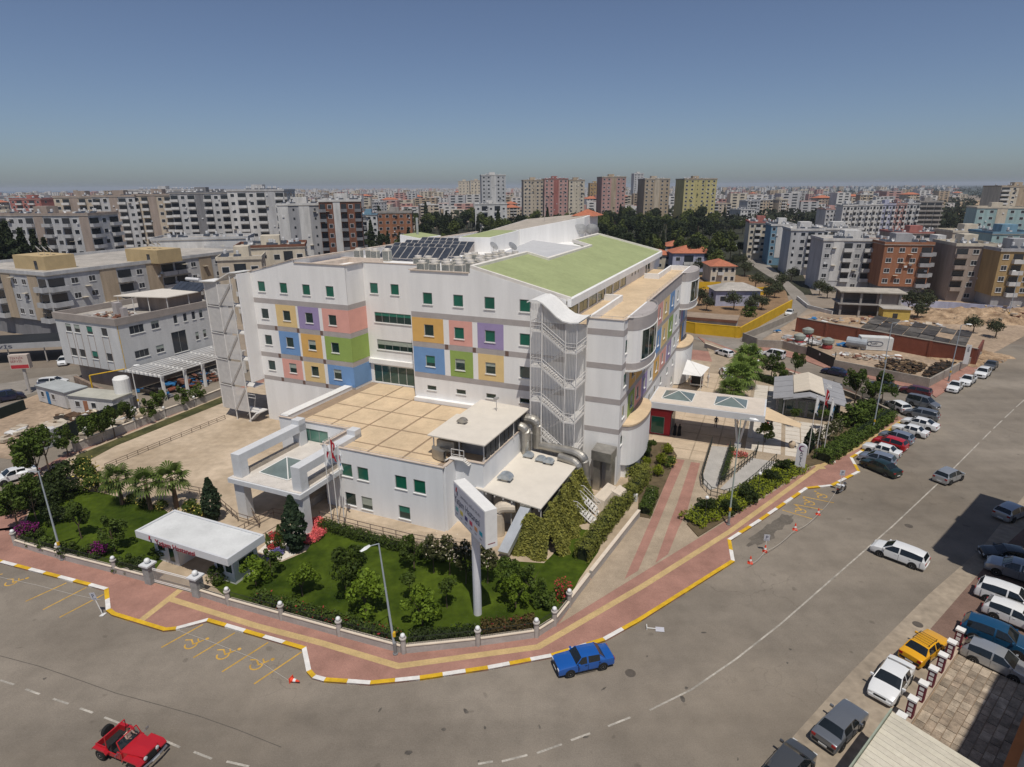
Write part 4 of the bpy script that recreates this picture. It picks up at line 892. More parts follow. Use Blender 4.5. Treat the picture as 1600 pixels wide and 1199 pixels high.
# ---- pylon sign on its pole
sg_ = thing('pylon_sign', 'large white box sign with dark lettering on a thick pole above the lawn', 'sign', G(747,965))
SM = FR((-3.32, 40.5, 0), R(-61))        # local x along the face, front -y
g = MB(SM); g.tube([(0,.5,.1),(0,.5,7.95)], .34, 14); part('pole', g, mat('pole_white',(.66,.66,.68),.5,.06,1.), sg_)
g = MB(SM); g.box(-2.75,0,7.9,2.75,.97,11.0); part('box', g, M_sill, sg_)
M_face = mat('sign_face', (.56,.56,.62), .5, .04, .5)
g = MB(SM); g.box(-2.65,-.015,8.0,2.65,-.002,10.9); part('face', g, M_face, sg_)
TF = SM @ Matrix.Translation((0,-.022,0))
text(sg_, 'lettering', 'Yaşam Hastanesi', .78, TF @ Matrix.Translation((-2.6,0,9.3)) @ Matrix.Diagonal((.84,1,1.1,1)) @ STAND, M_ink, .004)
text(sg_, 'lettering', 'UNIVERSAL SAĞLIK GRUBU', .29, TF @ Matrix.Translation((-1.5,0,10.15)) @ STAND, M_grink, .004)
logo(sg_, TF @ Matrix.Translation((-2.3,0,10.3)), .8)
for k, c in enumerate(((.16,.38,.40),(.55,.45,.10),(.06,.05,.16),(.50,.07,.12),(.58,.28,.14),(.02,.30,.42))):
    g = MB(TF); x = -2.45+.85*k; g.box(x, -.004, 8.6+(.04 if k % 2 else 0), x+.5, 0, 8.95+(.04 if k % 2 else 0)); part('colour_tag', g, mat('tag%d' % k, c, .5, 0), sg_)
    text(sg_, 'lettering', 'sağlık', .16, TF @ Matrix.Translation((x,0,8.3)) @ STAND, M_grink, .003)
E2 = SM @ Matrix.Translation((2.752,.48,0)) @ Matrix.Rotation(R(90),4,'Z')
g = MB(E2); g.box(-.28,-.004,8.2,.3,0,8.28); part('maker_mark', g, M_dkred, sg_)
# ---- garden wall with lamp posts
M_wallg = mat('garden_wall', (.40,.37,.34), .9, .15, .6, fine=.2)
M_cope_c = mat('cream_coping', (.66,.57,.46), .85, .1, 1.)
M_globe = mat('lamp_globe', (.72,.73,.72), .35, 0)
M_fence = mat('dark_fence', (.03,.035,.03), .6, 0)
def gwall(px, label, posts=True, h=.62, fence=True, hz=.13, skip=()):
    P_ = [G(*p, hz) for p in px]; t = thing('garden_wall', label, 'wall', P_[0])
    for i in range(len(P_)-1):
        a, b_ = P_[i], P_[i+1]; d = b_-a; L_ = d.length; M = FR(a, math.atan2(d.y, d.x))
        g = MB(M); g.box(.2,-.12,0,L_-.2,.12,h); part('panel', g, M_wallg, t)
        g = MB(M); g.box(.2,-.17,h,L_-.2,.17,h+.07); part('coping', g, M_cope_c, t)
        if fence:
            g = MB(M); n = int(L_/.14)
            for k in range(n): x = .25+(L_-.5)*k/n; g.box(x-.008,-.008,h+.07,x+.008,.008,h+.75)
            for zz in (h+.15,h+.68): g.box(.2,-.012,zz,L_-.2,.012,zz+.025)
            tag(part('fence_bars', g, M_fence, t), kind='stuff')
    if posts:
        for i, p in enumerate(P_):
            if i in skip: continue
            g = MB(FR(p)); g.lathe((0,0,0), [(.2,0),(.2,1.25),(.27,1.28),(.27,1.36),(.1,1.4)], 12); po = part('post', g, M_wallg, t)
            g = MB(FR(p)); g.ball((0,0,1.55), .19, n=12); part('globe', g, M_globe, po, smooth=True)
    return t
gwall(WALL_A, 'low grey garden wall with globe posts left of the gatehouse gate', skip=(3,)); gwall(WALL_B, 'long low garden wall with globe posts round the corner lawn', skip=(0,))
gwall(WALL_C, 'pale low wall between the hedge and the driveway', posts=False, h=.75, fence=False)
gt = thing('garden_gate', 'wide metal sliding gate between two stone pillars at the gatehouse', 'gate', G(274,920,.13))
a, b_ = G(237,910,.13), G(311,930,.13); d = b_-a; L_ = d.length; M = FR(a, math.atan2(d.y,d.x))
for x in (0, L_):
    for k in range(4): g = MB(M); w = .36; g.box(x-w,-w,.45*k,x+w,w,.45*k+.43); part('pillar_stone', g, mat('pillar_stone',(.30,.30,.29),.9,.2,1.2,fine=.3), gt)
    g = MB(M); g.box(x-.5,-.5,1.8,x+.5,.5,1.95); part('pillar_cap', g, M_pan, gt)
    g = MB(M); g.ball((x,0,2.2), .25, n=12); part('globe', g, M_globe, gt, smooth=True)
g = MB(M)
for zz in (.15,.3,1.35,1.5): g.box(.4,-.02,zz,L_-.4,.02,zz+.06)
part('gate_rail', g, M_sill, gt); g = MB(M)
for k in range(46): x = .45+k*(L_-.9)/45; g.box(x-.012,-.012,.2,x+.012,.012,1.35)
tag(part('gate_bars', g, M_bar, gt), kind='stuff')
# railings along the ramp and path
M_rail = mat('brown_rail', (.16,.12,.095), .6, .1, 2.)
def railing(px, label, h=1.0, z=.15, n_=None, m=M_rail, posts_only=False, step=1.6):
    P_ = [G(*p, z) if len(p) == 2 else UV(p[0],p[1],z) for p in px]; t = thing('railing', label, 'railing', P_[0])
    for a, b_ in zip(P_, P_[1:]):
        L_ = (b_-a).length; n = max(1, round(L_/step))
        for zz in (h, h*.55): g = MB(); g.tube([a+Vector((0,0,zz)), b_+Vector((0,0,zz))], .04, 5); part('rail', g, m, t)
        for k in range(n+(b_ is P_[-1])): p = a.lerp(b_, k/n); g = MB(); g.tube([p, p+Vector((0,0,h))], .04, 5); part('post', g, m, t)
railing([(150,748),(200,752),(330,778),(372,815),(405,825),(385,790)], 'thin grey railing along the front edge of the beige yard')
railing([(392,862),(440,832),(470,815),(428,808),(360,845)], 'grey railing on the ramp behind the gatehouse')
railing([(500,812),(560,828),(640,848),(720,862)], 'grey railing along the footpath in front of the annex')
railing([(165,732),(232,704),(300,676),(352,655)], 'low line of thin posts along the far side of the yard', h=.6)
g = MB(); g.sheet([tuple(G(*p,.15)[:2]) for p in [(505,812),(560,832),(660,850),(770,868),(770,850),(690,836),(560,812),(525,800)]], .158); struct('footpath', g, paver('path_slab',(.50,.40,.29),(.44,.35,.25),1.6,(.3,.22,.15),rot=R(25)))
# boundary wall left
gwall([(118,706),(165,688),(212,670),(258,652),(305,635),(350,617)], 'pale boundary wall with lamp posts along the left side of the yard', h=1.2, fence=False)
# street lamps
def street_lamp(px, h, lean, label, hd, m=None, double=False):
    p = G(*px, .13); t = thing('street_lamp', label, 'street lamp', p); m = m or mat('lamp_steel',(.36,.40,.43),.5,.12,1.5)
    g = MB(FR(p)); top_ = Vector((lean[0],lean[1],h)); g.tube([(0,0,0),top_*.33,top_*.66,top_], .10, 8, r2=.05); part('pole', g, m, t)
    g = MB(FR(p)); g.lathe((0,0,0), [(.2,0),(.2,.1),(.13,.12),(.13,1.0),(.10,1.05)], 10); part('base', g, mat('lamp_base',(.2,.2,.2),.7,.1,2.), t)
    g = MB(FR(p)); g.lathe((0,0,1.6), [(.13,0),(.13,.35)], 10); part('yellow_band', g, M_yel, t)
    for s_ in ((1,-1) if double else (1,)):
        e = top_+Vector((hd[0]*s_,hd[1]*s_,.25)); g = MB(FR(p)); g.tube([top_, e], .035, 6); part('arm', g, m, t)
        d = Vector((hd[0]*s_,hd[1]*s_,0)).normalized(); n_ = Vector((-d.y,d.x,0)); g = MB(FR(p))
        for w, q in ((.13,0),): g.add([e-n_*.08-d*.1,e+n_*.08-d*.1,e+n_*.17+d*.35,e-n_*.17+d*.35,e-n_*.1+d*.75,e+n_*.1+d*.75,e-d*.05+Vector((0,0,.12)),e+d*.4+Vector((0,0,.16)),e+d*.7+Vector((0,0,.06))], [(0,1,2,3),(3,2,5,4),(0,6,1),(1,6,7,2),(0,3,7,6),(2,7,8,5),(3,4,8,7),(4,5,8)])
        part('lamp_head', g, M_globe, t)
street_lamp((618,1022), 9.4, (-.55,0), 'tall street lamp on the pavement in front of the corner lawn', (-.5,-.7))
street_lamp((98,875), 9.1, (0,0), 'tall street lamp beside the left garden wall', (-.6,-.5))
street_lamp((1138,820), 11.5, (0,0), 'tall pale green street lamp on the pavement by the driveway', (.7,-.5), mat('lamp_green',(.34,.40,.36),.5,.1,1.))
street_lamp((1363,676), 11.0, (0,0), 'tall street lamp behind the row of angled parked cars', (.8,-.4))
street_lamp((219,642), 7.0, (0,0), 'slim white lamp post by the left boundary wall', (.4,.2), M_steel)
street_lamp((1482,596), 10.0, (0,0), 'grey street lamp by the construction yard wall near the white pickups', (.6,-.4)); street_lamp((1574,500), 12., (0,0), 'leaning street lamp at the far right of the demolition ground', (-.8,.2)); street_lamp((1381,574), 8.5, (0,0), 'thin lamp post with long arm over the construction yard wall', (2.4,.2))
def garden_lamp(px, label, h=2.6):
    p = G(*px,.15); t = thing('garden_lamp', label, 'lamp', p); g = MB(FR(p)); g.tube([(0,0,0),(0,0,h)], .04, 6); part('pole', g, M_fence, t); g = MB(FR(p)); g.ball((0,0,h+.15), .2, n=12); part('globe', g, M_globe, t, smooth=True)
garden_lamp((1101,815), 'globe garden lamp in the planting bed by the driveway'); garden_lamp((1183,775), 'globe garden lamp in the bed below the ramp'); garden_lamp((1180,600), 'globe lamp beside the palm at the plaza edge', 4.)
# ================================================================ vehicles
def paint(name, col, metal=.0, rough=.32):
    return mat('paint_'+name, col, rough, .03, .8, metal=metal, spec=.5, coat=.7)
P_base = paint('base', (.7,.7,.7))
PT = dict(white=paint('white',(.72,.73,.73)), silver=paint('silver',(.42,.44,.46),.55), grey=paint('grey',(.20,.215,.235),.5), dgrey=paint('dark_grey',(.085,.09,.095),.4), black=paint('black',(.010,.014,.014)),
 blue=paint('blue',(.008,.085,.34)), navy=paint('navy',(.008,.012,.04)), red=paint('red',(.42,.012,.018)), yellow=paint('yellow',(.72,.36,.008)), maroon=paint('maroon',(.085,.014,.020)), pblue=paint('petrol_blue',(.008,.075,.17),.3), sblue=paint('silver_blue',(.27,.31,.38),.5), green=paint('dark_green',(.006,.020,.016)))
C_glass = glassmat('car_glass', (.012,.016,.018), .04)
C_tyre = mat('tyre', (.014,.014,.014), .85, .1, 5.); C_rim = mat('wheel_rim', (.38,.39,.40), .35, .1, 4., metal=.7)
C_trim = mat('black_trim', (.02,.02,.02), .6, .1, 3.); C_lamp = mat('head_lamp', (.62,.64,.65), .12, .05, 3., spec=.7); C_tail = mat('tail_lamp', (.32,.012,.012), .2, .05, 3., spec=.6)
C_plate = mat('number_plate', (.7,.7,.68), .5, .05, 3.); C_chrome = mat('chrome', (.6,.6,.6), .2, .05, 3., metal=.9)
KINDS = {
 'sedan': dict(L=4.5, W=1.78, st=[(-.5,.60,.80),(-.488,.92,.89),(-.46,1.0,.94),(-.345,1.05,.98),(-.20,1.39,1),(-.025,1.45,1),(.0,1.45,1),(.115,1.42,1),(.255,1.0,.99),(.42,.88,.95),(.485,.72,.87),(.5,.52,.78)], belt=.95, rw=3, ws=7, bp=(5,)),
 'boxy': dict(L=4.25, W=1.66, st=[(-.5,.55,.92),(-.495,.88,.95),(-.48,.92,.97),(-.34,.95,.98),(-.235,1.34,.98),(-.03,1.38,.98),(.0,1.38,.98),(.09,1.36,.98),(.19,.95,.98),(.44,.88,.97),(.492,.80,.95),(.5,.5,.92)], belt=.90, rw=3, ws=7, bp=(5,)),
 'hatch': dict(L=4.0, W=1.74, st=[(-.5,.60,.84),(-.492,.92,.92),(-.475,1.02,.95),(-.40,1.40,.96),(-.25,1.47,.98),(-.06,1.50,1),(-.035,1.5,1),(.10,1.46,1),(.27,1.0,.99),(.43,.88,.94),(.487,.72,.86),(.5,.52,.76)], belt=.96, rw=2, ws=7, bp=(5,)),
 'wagon': dict(L=4.5, W=1.78, st=[(-.5,.60,.86),(-.492,.95,.93),(-.478,1.02,.95),(-.43,1.42,.96),(-.25,1.50,.98),(-.04,1.52,1),(-.015,1.52,1),(.12,1.48,1),(.275,1.02,.99),(.43,.9,.95),(.487,.74,.87),(.5,.52,.78)], belt=.98, rw=2, ws=7, bp=(5,)),
 'suv': dict(L=4.45, W=1.84, st=[(-.5,.65,.88),(-.492,1.05,.94),(-.478,1.12,.96),(-.42,1.56,.96),(-.25,1.66,.98),(-.05,1.68,1),(-.025,1.68,1),(.11,1.63,1),(.25,1.14,.99),(.43,1.03,.96),(.487,.84,.88),(.5,.58,.80)], belt=1.08, rw=2, ws=7, bp=(5,)),
 'van': dict(L=4.4, W=1.80, st=[(-.5,.65,.90),(-.495,1.05,.95),(-.49,1.12,.96),(-.472,1.72,.95),(-.25,1.82,.97),(-.03,1.83,.98),(-.005,1.83,.98),(.15,1.76,.98),(.29,1.18,.98),(.43,1.0,.95),(.487,.80,.88),(.5,.58,.8)], belt=1.08, rw=2, ws=7, bp=(5,)),
 'pickup': dict(L=4.9, W=1.76, st=[(-.5,.62,.95),(-.495,1.0,.97),(-.49,1.02,.97),(-.13,1.02,.97),(-.10,1.58,.96),(.03,1.64,.97),(.05,1.64,.97),(.13,1.60,.97),(.235,1.08,.98),(.43,.98,.95),(.487,.80,.9),(.5,.55,.85)], belt=1.0, rw=3, ws=7, bp=(5,)),
}
def make_car(kind):
    K = KINDS[kind]; L_, W = K['L'], K['W']; st = K['st']; t = thing('parked_car', 'x', 'car'); rings = []
    for i, (xf, zt, wf) in enumerate(st):
        x = xf*L_; w = W/2*wf; zb = min(K['belt'], zt-.05); end = i in (0, len(st)-1)
        zc = .30 if end else .21
        cab = zt-zb > .12
        wt = (.96*w-(zt-zb)*.36) if cab else .93*w
        rings.append([Vector(p) for p in ((x,0,zc),(x,.86*w,zc),(x,w,zc+.14),(x,w*1.0,min(.64,zb-.06)),(x,.97*w,zb),(x,wt,zt-.035),(x,wt*.62,zt),(x,0,zt+.012))])
    groups = {'body': MB()}
    def put(nm, q): groups.setdefault(nm, MB()).add(q, [tuple(range(len(q)))])
    nst = len(st); names = {}
    for i in range(nst-1):
        A, B = rings[i], rings[i+1]
        for j in range(7):
            for s_ in (1,-1):
                q = [A[j], B[j], B[j+1], A[j+1]]; q = [Vector((p.x, p.y*s_, p.z)) for p in q]
                if s_ < 0: q = q[::-1]
                nm = 'body'
                if i == K['ws'] and j >= 5: nm = 'windscreen'
                elif i == K['rw'] and j >= 5: nm = 'rear_window'
                elif j == 4 and K['rw'] < i <= K['ws'] and i not in K['bp']: nm = 'side_window' + ('F' if i > K['bp'][-1] else 'R') + ('L' if s_ > 0 else 'R')
                put(nm, q)
    for k in (0, nst-1):
        A = rings[k]; q = A+[Vector((p.x,-p.y,p.z)) for p in A[::-1]][1:-1]
        put('body', q if k else q[::-1])
    for nm, mb in groups.items():
        sm = nm == 'body'
        # weld so that shading is smooth
        me = mb.mesh(nm.rstrip('FLR') if nm != 'body' else 'body', P_base if nm == 'body' else C_glass)
        bm = bmesh.new(); bm.from_mesh(me); bmesh.ops.remove_doubles(bm, verts=bm.verts, dist=.002); bmesh.ops.recalc_face_normals(bm, faces=bm.faces) if nm == 'body' else None
        if nm == 'body':
            for f in bm.faces: f.smooth = True
            for e in bm.edges:
                if len(e.link_faces) == 2 and e.calc_face_angle() > R(40): e.smooth = False
        bm.to_mesh(me); bm.free(); o_ = link(nm[:-2] if nm.startswith('side') else nm, me, t)
        if nm == 'body': bv = o_.modifiers.new('bevel', 'BEVEL'); bv.width = .045; bv.segments = 2; bv.limit_method = 'ANGLE'; bv.angle_limit = R(18)
    # pillars
    for s_ in (1,-1):
        for i, nm in ((K['ws'],'front_pillar'),(K['rw'],'rear_pillar')):
            a, b_ = rings[i][5], rings[i+1][5]; g = MB(); g.tube([(a.x,a.y*s_,a.z),(b_.x,b_.y*s_,b_.z)], .035, 5); part(nm, g, P_base, t)
    wb = L_*.30; r_ = .31 if kind not in ('suv','pickup','van') else .34; w = W/2
    for x in (wb, -wb*.95):
        for s_ in (1,-1):
            T = Matrix.Translation((x,s_*w,r_)) @ Matrix.Rotation(R(-90*s_),4,'X')
            g = MB(T); g.lathe((0,0,0), [(r_+.07,-.02),(r_+.07,.006),(.02,.006)], 16); part('wheel_arch', g, C_trim, t)
            g = MB(T); g.lathe((0,0,0), [(r_*.55,-.2),(r_,-.18),(r_,0),(r_*.94,.022),(r_*.62,.022)], 18); wh = part('wheel', g, C_tyre, t)
            g = MB(T); g.lathe((0,0,0), [(r_*.62,.0),(r_*.62,.024),(r_*.5,.016),(r_*.2,.018),(.02,.026)], 12); part('rim', g, C_rim, wh)
    hx = L_*.5; zt = st[-2][1]
    for s_ in (1,-1):
        g = MB(); x0 = st[-2][0]*L_; g.box(x0-.10,s_*w*.55,zt-.17,x0+.045,s_*w*.86,zt-.03); part('headlight', g, C_lamp, t)
        xr = st[1][0]*L_; z1 = st[1][1]; g = MB(); g.box(xr-.05,s_*w*.60,z1-.22,xr+.10,s_*w*.90,z1-.05); part('tail_light', g, C_tail, t)
        xm = st[K['ws']+1][0]*L_-.18; g = MB(); g.box(xm-.06,s_*(w*.97),K['belt']+.0,xm+.07,s_*(w+.19),K['belt']+.14); part('mirror', g, P_base, t)
        for xx in (.02, -.23): g = MB(); g.box(xx*L_-.08,s_*(w*.985),K['belt']-.14,xx*L_+.08,s_*(w+.012),K['belt']-.11); part('door_handle', g, C_trim if kind in ('boxy','van','pickup') else P_base, t)
        for xx in (K['st'][K['bp'][-1]][0]+.012, K['st'][K['ws']+1][0]-.035, K['st'][K['rw']+1][0]+.02):
            g = MB(); g.box(xx*L_-.008,s_*(w*.97),.34,xx*L_+.008,s_*(w+.004),K['belt']-.05); part('door_seam', g, C_trim, t)
        g = MB(); g.box(-wb*.55,s_*(w*.99),.22,wb*.62,s_*(w+.006),.30); part('sill_trim', g, C_trim, t)
    g = MB(); g.box(hx-.10,-w*.76,.34,hx+.03,w*.76,.50); part('front_bumper', g, C_trim if kind == 'boxy' else P_base, t)
    g = MB(); g.box(-hx-.03,-w*.80,.36,-hx+.10,w*.80,.54); part('rear_bumper', g, C_trim if kind in ('boxy','van') else P_base, t)
    g = MB(); g.box(hx-.03,-w*.42,.52,hx+.012,w*.42,zt-.08); part('grille', g, C_trim, t)
    for x, nm in ((hx+.031,'number_plate'),(-hx-.031,'number_plate')): g = MB(); g.box(x-.012,-.26,.38,x+.012,.26,.49); part(nm, g, C_plate, t)
    if kind == 'pickup':
        g = MB(); g.box(-.485*L_,-w*.84,1.02,-.145*L_,w*.84,1.034); part('bed', g, C_trim, t)
    return t
CARS = {k: make_car(k) for k in KINDS}; USED = set()
def place_car(kind, nose, tail, col, label, group=None, z=0.0, cat='car', name=None):
    a, b_ = G(*nose, z) if len(nose) == 2 else Vector(nose), G(*tail, z) if len(tail) == 2 else Vector(tail)
    c = (a+b_)/2; mw = FR((c.x,c.y,z), math.atan2(a.y-b_.y, a.x-b_.x)); P0 = CARS[kind]
    if kind in USED: o = copy_tree(P0, mw, label, group, {'paint_base': PT[col]})
    else:
        USED.add(kind); o = P0; o.matrix_basis = mw; o['label'] = label; DEFER.append((o, PT[col]))
    if group: o['group'] = group
    if cat != 'car': o['category'] = cat
    return o
DEFER = []
pc = place_car
ANG = 'cars parked at an angle along the kerb'
pc('boxy', (868,1050), (952,1031), 'blue', 'bright blue old saloon car parked at the kerb corner')
pc('wagon', (1372,862), (1436,886), 'white', 'white estate car driving on the street towards the left')
pc('hatch', (1497,744), (1465,757), 'silver', 'silver hatchback driving away along the street')
pc('sedan', (1349,726), (1401,748), 'green', 'very dark green saloon, nearest of the angled parked cars', ANG)
pc('hatch', (1344,717), (1396,731), 'sblue', 'silver-blue hatchback parked second in the angled row', ANG)
pc('boxy', (1351,702), (1404,717), 'white', 'white old saloon parked between the silver-blue hatchback and the red car', ANG)
pc('hatch', (1362,691), (1418,707), 'red', 'red hatchback in the angled row', ANG)
pc('hatch', (1373,682), (1427,697), 'sblue', 'grey-blue hatchback parked just behind the red one', ANG)
pc('boxy', (1394,671), (1450,686), 'white', 'white old saloon between the grey-blue hatchback and the white modern saloon', ANG)
pc('sedan', (1409,661), (1465,675), 'white', 'white modern saloon near the far end of the angled row', ANG)
pc('wagon', (1415,648), (1462,658), 'grey', 'grey estate car at the far end of the angled row', ANG)
pc('van', (1466,643), (1417,630), 'grey', 'tall grey minivan facing the street at the corner', ANG)
pc('hatch', (1392,636), (1411,645), 'white', 'white car half hidden behind the fence at the street corner')
pc('wagon', (1408,612), (1452,621), 'maroon', 'dark maroon estate car at the mouth of the side street')
pc('sedan', (1357,604), (1401,612), 'black', 'black saloon parked along the side street')
pc('sedan', (1284,582), (1324,590), 'navy', 'dark navy saloon parked by the yard gate in the side street')
pc('van', (1192,556), (1224,562), 'white', 'white van with side windows parked in the side street')
pc('sedan', (1155,550), (1190,557), 'white', 'white saloon parked in front of the white van in the side street')
pc('hatch', (1120,553), (1143,560), 'white', 'white car mostly hidden behind the plaza wall')
pc('suv', (1128,578), (1140,600), 'white', 'white car parked beside the palms on the plaza')
pc('pickup', (1480,620), (1502,600), 'white', 'white van-like pickup nearest on the far kerb')
pc('pickup', (1500,608), (1521,592), 'white', 'white pickup with open bed, second on the far kerb')
pc('suv', (1523,597), (1545,580), 'white', 'white off-roader third on the far kerb')
pc('sedan', (1538,584), (1556,567), 'dgrey', 'dark grey saloon last on the far kerb')
pc('hatch', (1228,497), (1238,488), 'white', 'white car at the bend beside the long yellow wall')
R_ = 'cars parked nose-in on the right'
pc('hatch', (1596,800), (1560,815), 'silver', 'silver hatchback at the upper edge of the shadow on the right')
pc('sedan', (1545,872), (1606,882), 'black', 'black saloon standing in the shadow at the right edge')
pc('suv', (1556,892), (1618,912), 'silver', 'silver off-roader just below the black saloon', R_)
pc('suv', (1610,958), (1540,932), 'white', 'white car with dark rear window, upper of two at the right', R_)
pc('hatch', (1620,988), (1548,958), 'white', 'white hatchback squeezed above the petrol blue car', R_)
pc('suv', (1600,1024), (1513,989), 'pblue', 'petrol blue car with dark roof at the right edge', R_)
pc('hatch', (1600,1064), (1510,1022), 'silver', 'silver hatchback beside the stone terrace wall', R_)
pc('boxy', (1461,1007), (1422,1037), 'yellow', 'yellow old saloon with a roof rack')
pc('sedan', (1373,1098), (1407,1048), 'white', 'white saloon facing the camera behind the yellow car')
pc('boxy', (1338,1115), (1281,1174), 'grey', 'grey saloon seen from behind near the sheet roof')
pc('hatch', (1255,1180), (1203,1240), 'dgrey', 'dark grey car cut off at the bottom edge')
pc('sedan', (-2,757), (53,741), 'white', 'white saloon parked at the left edge beside the garden shrubs')
pc('wagon', (103,601), (66,603), 'white', 'white hatchback passing in front of the white office block')
pc('hatch', (96,575), (106,563), 'white', 'white car parked behind the white office block')
pc('van', (35,622), (-8,630), 'navy', 'dark van with light window frames at the left edge')
for i, (x, y) in enumerate(((1146,386),(1137,377),(1480,462),(1580,478))):
    pc('van' if i == 2 else 'sedan', (x-9,y+1), (x+9,y-1), 'white', ('white car on the far street among the trees','white car farther up the far street','white camper by the grey wall on the right','white saloon at the far right behind the grey wall')[i])
for o, m in DEFER: recolor(o, 'paint_base', m)
# roof rack on the yellow car
yc = G(1441,1022); a = G(1461,1007)-G(1422,1037); T = FR((yc.x,yc.y,0), math.atan2(a.y,a.x))
rk = thing('roof_rack', 'black roof rack on the yellow saloon', 'roof rack', T @ Vector((0,0,1.4)))
for k in range(5): g = MB(T); x = -.75+k*.28; g.tube([(x,-.55,1.5),(x,.55,1.5)], .018, 5); part('crossbar', g, C_trim, rk)
for y in (-.55,.55):
    g = MB(T); g.tube([(-.8,y,1.5),(.42,y,1.5)], .02, 5); part('side_rail', g, C_trim, rk)
    for x in (-.7,.3): g = MB(T); g.tube([(x,y,1.36),(x,y,1.5)], .02, 5); part('foot', g, C_trim, rk)
# ---- ambulance
def ambulance():
    T = FR(G(1092,590,.14), math.atan2(-1,-.25)+R(0)); c = G(1089,598,.14); d = G(1096,570,.14)-G(1090,602,.14); T = FR((c.x,c.y,.14), math.atan2(d.y,d.x))
    t = thing('ambulance', 'white ambulance with its rear doors open under the white sail', 'ambulance', T)
    P_ = [(-2.8,.35),(-2.8,2.55),(-.1,2.55),(1.0,2.35),(1.75,1.5),(2.65,1.2),(2.75,.45)]
    g = MB(T); n = len(P_)
    g.add([(x,-1,z) for x,z in P_]+[(x,1,z) for x,z in P_], [tuple(range(n-1,-1,-1)),tuple(range(n,2*n))]+[(i,(i+1)%n,n+(i+1)%n,n+i) for i in range(n)]); part('body', g, PT['white'], t)
    g = MB(T); g.add([(1.06,-.9,2.3),(1.72,-.9,1.58),(1.72,.9,1.58),(1.06,.9,2.3)], [(0,1,2,3)]); part('windscreen', g, C_glass, t)
    g = MB(T); g.box(-2.82,-.85,.6,-2.802,.85,2.35); part('rear_opening', g, C_trim, t)
    for s_ in (1,-1):
        g = MB(T); g.box(-3.6,s_*1.0,.6,-2.8,s_*1.05,2.4); part('rear_door', g, PT['white'], t)
        g = MB(T); g.box(.1,s_*1.003,1.5,1.2,s_*1.01,2.15); part('side_window', g, C_glass, t)
        g = MB(T); g.box(-2.7,s_*1.003,1.0,1.9,s_*1.01,1.2); part('red_stripe', g, C_tail, t)
        for x in (1.8,-1.9): g = MB(T @ Matrix.Translation((x,s_*1.0,.35)) @ Matrix.Rotation(R(-90*s_),4,'X')); g.lathe((0,0,0), [(.2,-.2),(.35,-.18),(.35,.0),(.2,.02)], 16); part('wheel', g, C_tyre, t)
        g = MB(T); g.box(-2.83,s_*.86,.7,-2.78,s_*.97,1.3); part('tail_light', g, C_tail, t)
    g = MB(T); g.box(.2,-.7,2.56,.6,.7,2.72); part('light_bar', g, mat('blue_lamp',(.02,.05,.5),.2,0), t); g = MB(T); g.box(-2.7,-.7,2.56,-2.5,.7,2.70); part('light_bar', g, MATS['blue_lamp'], t)
ambulance()
# ---- people
SKIN = mat('skin', (.42,.25,.18), .6, .05, 4.); HAIR = mat('dark_hair', (.02,.015,.012), .7, .1, 5.)
def skin_mesh(verts, edges, rad, matf, mats, root=0):
    me = bpy.data.meshes.new('person'); me.from_pydata(verts, edges, [])
    o = bpy.data.objects.new('tmp', me); COL.objects.link(o)
    m = o.modifiers.new('s', 'SKIN'); m.use_smooth_shade = True
    sv = me.skin_vertices[0].data
    for i, r_ in enumerate(rad): sv[i].radius = (r_, r_) if not isinstance(r_, tuple) else r_
    sv[root].use_root = True
    s2 = o.modifiers.new('d', 'SUBSURF'); s2.levels = 2; s2.render_levels = 2
    dg = bpy.context.evaluated_depsgraph_get(); out = bpy.data.meshes.new_from_object(o.evaluated_get(dg))
    bpy.data.objects.remove(o)
    out.materials.clear()
    for q in mats: out.materials.append(q)
    for p in out.polygons: p.material_index = matf(p.center)
    return out
